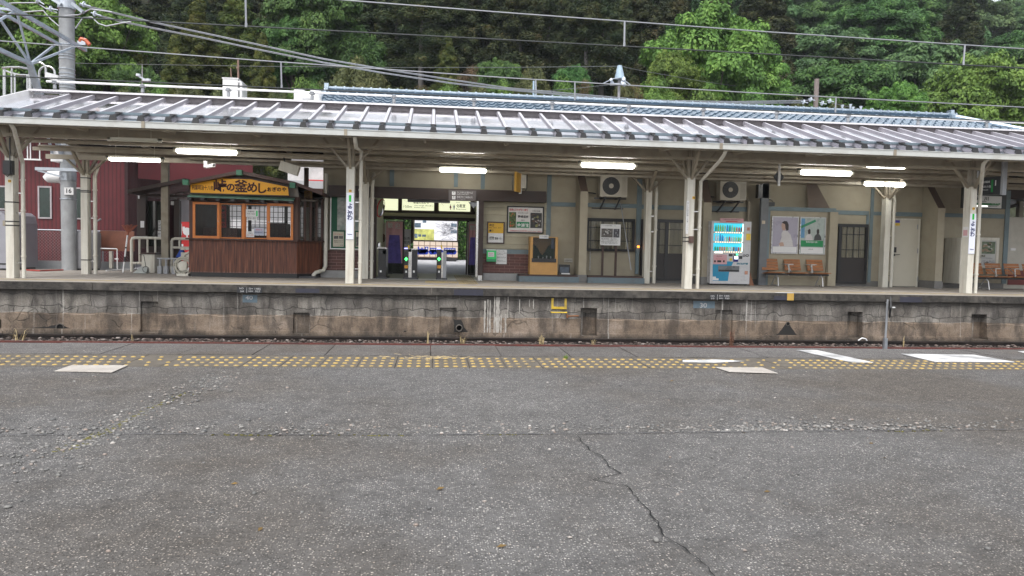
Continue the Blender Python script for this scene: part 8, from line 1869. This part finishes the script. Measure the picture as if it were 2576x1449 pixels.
# ================================================================== HILL AND FOREST
def terr(x, y):
    y0 = 44 + 10/(1+math.exp(-(x-14)/5))
    d = max(0, y-y0); z = .3 + min(d, 20)*.62 + max(0, min(d-20, 140))*.44
    return z + 1.2*math.sin(x*.09+y*.05)*min(1, d/20)
nx, ny = 70, 50; V = []; F = []
for j in range(ny+1):
    y = 43+ (j/ny)**1.4*210
    for i in range(nx+1): x = -180+360*i/nx; V.append((x, y, terr(x, y)))
for j in range(ny):
    for i in range(nx): a = j*(nx+1)+i; F.append((a, a+1, a+nx+2, a+nx+1))
m = MB(); m.add(V, F); struct('hill', m, pm('forest_floor', (.035,.04,.018), .95, var=.6, scale=.6, bump=.6, bscale=4), True)
def leaf_mat(name, cols, obj_var=.12, rough=.65):
    m, t, b, N, L = nodes(name); g_ = N('ShaderNodeNewGeometry'); oi = N('ShaderNodeObjectInfo')
    r = ramp(N, [(i/(len(cols)-1), c) for i, c in enumerate(cols)])
    tc = N('ShaderNodeTexCoord'); n = N('ShaderNodeTexNoise'); n.inputs['Scale'].default_value = .8; n.inputs['Detail'].default_value = 4; L(tc.outputs['Object'], n.inputs[0])
    a = N('ShaderNodeMath'); a.operation = 'MULTIPLY_ADD'; L(g_.outputs['Random Per Island'], a.inputs[0]); a.inputs[1].default_value = .42
    c = N('ShaderNodeMath'); c.operation = 'MULTIPLY_ADD'; L(n.outputs[0], c.inputs[0]); c.inputs[1].default_value = 1.7; c.inputs[2].default_value = -.58; L(c.outputs[0], a.inputs[2]); L(a.outputs[0], r.inputs[0])
    h = N('ShaderNodeHueSaturation'); L(r.outputs[0], h.inputs['Color'])
    q_ = N('ShaderNodeMath'); q_.operation = 'MULTIPLY_ADD'; L(oi.outputs['Random'], q_.inputs[0]); q_.inputs[1].default_value = .045; q_.inputs[2].default_value = .48; L(q_.outputs[0], h.inputs['Hue'])
    v = N('ShaderNodeMath'); v.operation = 'MULTIPLY_ADD'; L(oi.outputs['Random'], v.inputs[0]); v.inputs[1].default_value = obj_var*2; v.inputs[2].default_value = 1-obj_var; L(v.outputs[0], h.inputs['Value'])
    L(h.outputs[0], b.inputs['Base Color']); b.inputs['Roughness'].default_value = rough; b.inputs['Specular IOR Level'].default_value = .3
    tr = N('ShaderNodeBsdfTranslucent'); L(h.outputs[0], tr.inputs[0]); mx = N('ShaderNodeMixShader'); mx.inputs[0].default_value = .22
    out = [q for q in t.nodes if q.type == 'OUTPUT_MATERIAL'][0]; L(b.outputs[0], mx.inputs[1]); L(tr.outputs[0], mx.inputs[2]); L(mx.outputs[0], out.inputs[0]); return m
BARK = pm('bark', (.09,.075,.06), .9, var=.3, scale=3, bump=.5); BARKG = pm('cedar_bark', (.13,.12,.115), .9, var=.25, scale=3, bump=.4)
def leaves(C, D, sx, sy, rs, up=.4, jit=.33):
    """rhombic leaf faces at C, facing roughly along D"""
    n = len(C); N_ = D+rs.normal(0, jit, (n,3)); N_[:,2] += up; N_ /= np.linalg.norm(N_,axis=1)[:,None]
    A = np.cross(N_, rs.normal(size=(n,3))); A /= np.linalg.norm(A,axis=1)[:,None]; B = np.cross(N_, A)
    s = rs.uniform(.7,1.3,(n,1)); A = A*s*sx; B = B*s*sy
    return np.stack([C-A, C+B, C+A, C-B], 1).reshape(-1,3)
def blob_leaves(cen, r, n, rs, flat=.7, sx=.15, sy=.09, low=-.35, **kw):
    D = rs.normal(size=(int(n*1.6),3)); D /= np.linalg.norm(D,axis=1)[:,None]; D = D[D[:,2] > low][:n]
    rad = r*rs.uniform(.6,1.08,(len(D),1))**.7*(1+.18*np.sin(D[:,:1]*5+cen[0]*3)*np.cos(D[:,1:2]*4+cen[1]))
    C = np.array(cen)+D*rad*np.array([1,1,flat]); return leaves(C, D, sx, sy, rs, **kw)
def make_tree(name, crown_V, trunk_mb, leafm, barkm, label, cat='tree', group=None):
    t_ = thing(name, label, cat, (0,0,0), group); F = np.arange(len(crown_V)).reshape(-1,4)
    np_mesh('crown', crown_V, F, leafm, t_); trunk_mb.build('trunk', barkm, t_, True); return t_
def broad(seed, R_=4.5, H=11, ch=8, nb=92, per=880, leaf=(.105,.062), flat=.60):
    rs = np.random.RandomState(seed); V = []; m = MB(); zc = H-ch/2; cs = []
    ph = rs.uniform(0,6.28,3)
    for i in range(nb):
        d = rs.normal(size=3); d /= np.linalg.norm(d)
        if d[2] < -.55: d[2] *= -1
        k = rs.uniform(.72,1.0) if i % 4 else rs.uniform(.3,.6)
        lump = 1+.18*math.sin(3*math.atan2(d[1],d[0])+ph[0])+.12*math.sin(5*math.atan2(d[1],d[0])+ph[1])
        p = np.array([d[0]*R_*k*lump*.86, d[1]*R_*k*lump*.86, zc+d[2]*ch/2*k*.88]); r = rs.uniform(.75,1.45)*R_/4.5
        cs.append((p, r)); V.append(blob_leaves(p, r, per, rs, flat, leaf[0], leaf[1], up=.55))
        for q in range(3):                            # loose outlying sprays
            dd = rs.normal(size=3); dd[2] = abs(dd[2])*.5; dd /= np.linalg.norm(dd); V.append(blob_leaves(p+dd*r*.95, r*.38, per//9, rs, .7, leaf[0], leaf[1]))
    m.tube([(0,0,-3),(0,0,H*.2),(.15,.1,H*.45),(.0,.2,H*.7)], [R_*.075,R_*.06,R_*.045,R_*.02], 9)
    for i in range(12):
        p, r = cs[rs.randint(len(cs))]; z0 = H*rs.uniform(.25,.5); mid = Vector((p[0]*.45, p[1]*.45, z0+(p[2]-z0)*.6)); m.tube([(0,0,z0), mid, Vector(p)], [R_*.03,R_*.02,R_*.008], 6)
    return np.concatenate(V), m
def cedar(seed, R_=2.6, H=22, z0=7.5, nb=100, per=330, leaf=(.12,.05)):
    rs = np.random.RandomState(seed); V = []; m = MB()
    for i in range(nb):
        f = (i+rs.rand())/nb; z = z0+(H-z0)*f; rr = R_*(1-f**1.6)*rs.uniform(.7,1.1)+.25; a = rs.uniform(0,6.28)
        for q in range(3):
            k = (q+1)/3; p = np.array([math.cos(a)*rr*k, math.sin(a)*rr*k, z-.55*k*k*rr*.5]); r = .80*(1-.45*f)*(1.1-.22*q)
            V.append(blob_leaves(p, r, int(per*(.5+.25*q)), rs, 1.35, leaf[0], leaf[1], low=-.8, up=.2, jit=.4))
        if i % 4 == 0: m.tube([(0,0,z), (math.cos(a)*rr*.9, math.sin(a)*rr*.9, z-.1)], [.05,.02], 5)
    m.tube([(0,0,-4),(0,0,H*.5),(0,0,H*.97)], [.30,.22,.04], 9); return np.concatenate(V), m
def bush(seed, R_=1.6, nb=18, per=420, leaf=(.075,.038)):
    rs = np.random.RandomState(seed); V = []; m = MB()
    for i in range(nb):
        d = rs.normal(size=3); d[2] = abs(d[2]); d /= np.linalg.norm(d); p = d*R_*rs.uniform(.3,.75)+np.array([0,0,R_*.3]); V.append(blob_leaves(p, R_*rs.uniform(.28,.45), per, rs, .8, *leaf))
        m.tube([(0,0,-1.5), Vector(p)], [.05,.015], 5)
    return np.concatenate(V), m
G1L = leaf_mat('leaf_bright', [(.045,.090,.020),(.100,.185,.036),(.175,.29,.058),(.28,.39,.085)])
G2L = leaf_mat('leaf_mid', [(.018,.048,.014),(.048,.112,.030),(.092,.185,.046),(.16,.27,.066)])
G3L = leaf_mat('leaf_soft', [(.035,.075,.034),(.075,.145,.056),(.130,.220,.082),(.19,.30,.11)])
C1L = leaf_mat('cedar_dark', [(.012,.024,.012),(.030,.048,.018),(.066,.078,.026),(.13,.11,.045)])
C2L = leaf_mat('cedar_yellowish', [(.030,.050,.014),(.070,.100,.024),(.13,.155,.034),(.21,.20,.05)])
OLL = leaf_mat('bush_olive', [(.040,.055,.018),(.085,.105,.036),(.14,.155,.058),(.20,.20,.08)])
BRL = leaf_mat('bush_brown', [(.07,.055,.025),(.14,.10,.05),(.21,.155,.08)])
protos = {}
def proto(key, gen, leafm, barkm, name, label, group, R_, H):
    V, m = gen; t_ = make_tree(name, V, m, leafm, barkm, label, 'bush' if 'bush' in name else 'tree', group); protos[key] = [t_, R_, H, False, group]
proto('b1', broad(1), G1L, BARK, 'leafy_tree', 'x', 'bright leafy trees', 4.5, 11)
proto('b2', broad(2, flat=.55), G1L, BARK, 'leafy_tree', 'x', 'bright leafy trees', 4.5, 11)
proto('m1', broad(3), G2L, BARK, 'leafy_tree', 'x', 'mid green leafy trees', 4.5, 11)
proto('m2', broad(4, nb=84), G2L, BARK, 'leafy_tree', 'x', 'mid green leafy trees', 4.5, 11)
proto('s1', broad(5, nb=84, per=520, leaf=(.14,.085)), G3L, BARK, 'leafy_tree', 'x', 'soft green trees on the far slope', 4.5, 11)
proto('s2', broad(6, nb=84, per=520, leaf=(.14,.085)), G3L, BARK, 'leafy_tree', 'x', 'soft green trees on the far slope', 4.5, 11)
proto('c1', cedar(7), C1L, BARKG, 'cedar_tree', 'x', 'dark cedar trees', 2.7, 22)
proto('c2', cedar(8, z0=9.5), C1L, BARKG, 'cedar_tree', 'x', 'dark cedar trees', 2.7, 22)
proto('t1', cedar(14, R_=2.2, z0=13.5, H=24, nb=60), C1L, BARKG, 'cedar_tree', 'x', 'dark cedar trees', 2.2, 24)
proto('y1', cedar(9, R_=3.0, z0=3, nb=150), C2L, BARKG, 'cypress_tree', 'x', 'yellow green cypress trees', 3.1, 22)
proto('o1', bush(10), OLL, BARK, 'olive_bush', 'x', 'olive bushes at the forest edge', 1.6, 2.2)
proto('g1', bush(11), G1L, BARK, 'green_bush', 'x', 'bright bushes at the forest edge', 1.6, 2.2)
proto('r1', bush(12, nb=10, per=160), BRL, BARK, 'brown_bush', 'x', 'brown bushes at the forest edge', 1.6, 2.2)
FIXED = {'t': 'tall cedar with a bare pale trunk in the dark gap of the forest', 'c': 'dark cedar tree standing in the dense forest behind the station', 's': 'soft green tree on the far hillside at the right',
         'o': 'olive green bush at the foot of the forest above the roofs', 'm': 'mid green leafy tree in the forest behind the station', 'y': 'yellow green cypress tree in the forest above the kiosk', 'g': 'bright green bush at the foot of the forest', 'r': 'dry brownish bush at the foot of the forest', 'b': 'bright green leafy tree at the forest edge'}
rnd = random.Random(77)
def place(key, x, y, z, sxy, sz, label=None):
    p = protos[key]; lab = label or FIXED[key[0]]; rz = rnd.uniform(0, 6.28); grp = p[4]
    if not p[3]:
        t_ = p[0]; t_.location = (x, y, z); t_.scale = (sxy, sxy, sz); t_.rotation_euler.z = rz; t_['label'] = lab; p[3] = True; t_['group'] = grp
    else: t_ = copy_tree(p[0], (x, y, z), lab, grp, (sxy, sxy, sz), rz)
    if label and 'group' in t_.keys(): del t_['group']
def put(key, pxx, pyt, Y, wpx, label=None, minh=None):
    """crown centre column and top edge as measured, at true distance Y"""
    c = at('P', pxx, pyt, Y); p = protos[key]; w = wpx/FL*Y; s = w/(2*p[1]); g0 = terr(c.x, Y); Ht = c.z-g0
    sz = Ht/p[2]; sz = min(max(sz, s*.65), s*1.7); place(key, c.x, Y, c.z-p[2]*sz, s, sz, label)
# trees one can pick out
put('b1', 1788, 18, 51, 375, 'large bright green spreading tree above the right part of the tiled roof')
put('b2', 1690, 132, 48, 150, 'smaller bright tree at the left foot of the large spreading tree')
put('b1', 1905, 110, 54, 170, 'bright tree touching the right side of the large spreading tree')
put('b2', 2470, 152, 50, 330, 'bright yellow green rounded tree at the right edge')
put('b1', 2265, 205, 49, 150, 'small bright tree in the notch left of the right edge tree')
put('m1', 2130, 158, 58, 330, 'wide dark green rounded tree above the right end of the tiled roof')
put('b1', 60, -60, 47, 330, 'bright tree behind the truss beam at the upper left')
put('b2', 265, -10, 50, 230, 'bright tree just right of the concrete pole head')
put('m2', 60, 130, 45, 260, 'green tree behind the steel railing at the left')
put('m1', 800, -50, 53, 240, 'tall fresh green tree above the white rooftop tank')
put('m2', 740, 45, 52, 150, 'narrow green tree below the tall fresh green one')
put('m2', 880, 60, 54, 160, 'green tree to the right of the tall fresh green tree')
put('y1', 500, 10, 52, 190); put('y1', 600, -40, 54, 200); put('y1', 440, 95, 49, 120); put('y1', 660, 90, 50, 110, )
put('y1', 350, 120, 50, 130, 'low yellow green cypress in the dark gap right of the pole')
put('m2', 350, 165, 46, 130)
put('t1', 1480, -70, 54, 150); put('t1', 1520, -60, 55, 140); put('t1', 1062, -60, 54, 140)
put('y1', 1125, 95, 53, 120, 'yellow green cypress standing in front of the dark cedars'); put('m1', 1260, 150, 50, 150); put('m1', 1440, 165, 50, 110)
for x, yt, Y, w in ((920,-60,60,170),(1000,-70,57,180),(1075,-60,63,170),(1150,-60,58,180),(1230,-60,60,180),(1310,-50,57,190),(1385,-60,61,170),(1430,-50,60,120),(1575,-60,60,100),(1620,-60,60,170),(1700,-30,64,170),
                    (960,-60,70,170),(1110,-60,72,160),(1270,-60,70,170),(1420,-60,72,160),(1525,-60,80,160),(1640,-60,72,160),(1800,-40,72,160),(1900,-30,70,160),(330,-60,68,160),(420,-60,70,170),(480,-60,66,160),(700,-60,64,160),(640,-60,70,160),(560,-60,72,160),(240,-60,66,160),(150,-60,68,170),(50,-60,70,170),(-60,-60,64,180),(1870,120,62,120),(1965,110,64,110),(2000,200,60,110)):
    put('c1' if rnd.random() < .6 else 'c2', x, yt, Y, w*1.05)
# bushes along the foot
for x, yt, Y, w, k in ((250,205,44,110,'o1'),(330,190,44.5,120,'o1'),(400,215,43.6,90,'g1'),(470,195,44,110,'o1'),(540,205,44,90,'o1'),(620,195,44,100,'o1'),(700,215,43.6,70,'o1'),(760,190,43.8,85,'g1'),(790,205,43.8,70,'g1'),(840,175,44.6,110,'o1'),(890,115,47,120,'o1'),(930,150,46,110,'o1'),(985,195,44.5,90,'o1'),(1050,205,44,80,'o1'),
      (1060,200,43.8,60,'r1'),(1130,205,44.2,90,'g1'),(1180,150,45,60,'r1'),(1200,190,44.2,90,'o1'),(1265,200,44,90,'g1'),(1340,145,46,100,'o1'),(1350,190,44,110,'o1'),(1420,190,44,100,'g1'),(1470,190,43.8,50,'r1'),(1570,190,44,60,'o1'),(1600,200,44,60,'r1'),(1660,190,44.4,100,'g1'),(1770,215,45,150,'g1'),(1890,215,45,120,'g1'),(2000,225,52,100,'o1'),(2100,235,52,110,'o1'),(2200,240,52,110,'g1'),(2290,250,52,100,'g1'),(2400,240,50,120,'g1'),(2540,240,50,120,'g1'),(150,200,44,120,'o1'),(30,205,44,130,'o1')):
    put(k, x, yt, Y, w)
# forest farther up and the long slope at the right
taken = 0
for j in range(9):
    Y = 64+j*11 if j else 62
    span = Y*1.02; st = 8.2 if j < 5 else 9.2
    x = -span
    while x < span:
        xx_ = x+rnd.uniform(-2,2); yy = Y+rnd.uniform(-4,4); right = xx_/yy > .27
        if right or j >= 2:
            k = (rnd.choice(['s1','s2','s1','s2','m1','c1']) if right else rnd.choice(['c1','c2','c1','m2','y1']))
            if not (right and j == 0 and xx_/yy < .3):
                s = rnd.uniform(.85,1.25)*(1.1 if k[0] in 'sm' else 1.2); g0 = terr(xx_, yy); kk = 1.0 if k[0] in 'sm' else .62
                place(k, xx_, yy, g0-1.0, s, s*kk*rnd.uniform(.9,1.15)); taken += 1
        x += st
for k_, p in list(protos.items()):
    if not p[3]: place(k_, -60, 90, terr(-60, 90)-1, 1, 1)
# ================================================================== AIR
hz = MB(); hz.box(-190, -30, -2.4, 195, 262, 105)
m_ = bpy.data.materials.new('haze_air'); m_.use_nodes = True; t_ = m_.node_tree; t_.nodes.clear()
v_ = t_.nodes.new('ShaderNodeVolumePrincipled'); v_.inputs['Color'].default_value = (.86,.92,1,1); v_.inputs['Density'].default_value = .0003; v_.inputs['Anisotropy'].default_value = .0
o_ = t_.nodes.new('ShaderNodeOutputMaterial'); t_.links.new(v_.outputs[0], o_.inputs['Volume'])
tag(hz.build('haze', m_), kind='stuff')
SC.cycles.volume_bounces = 0; SC.cycles.volume_step_rate = 5
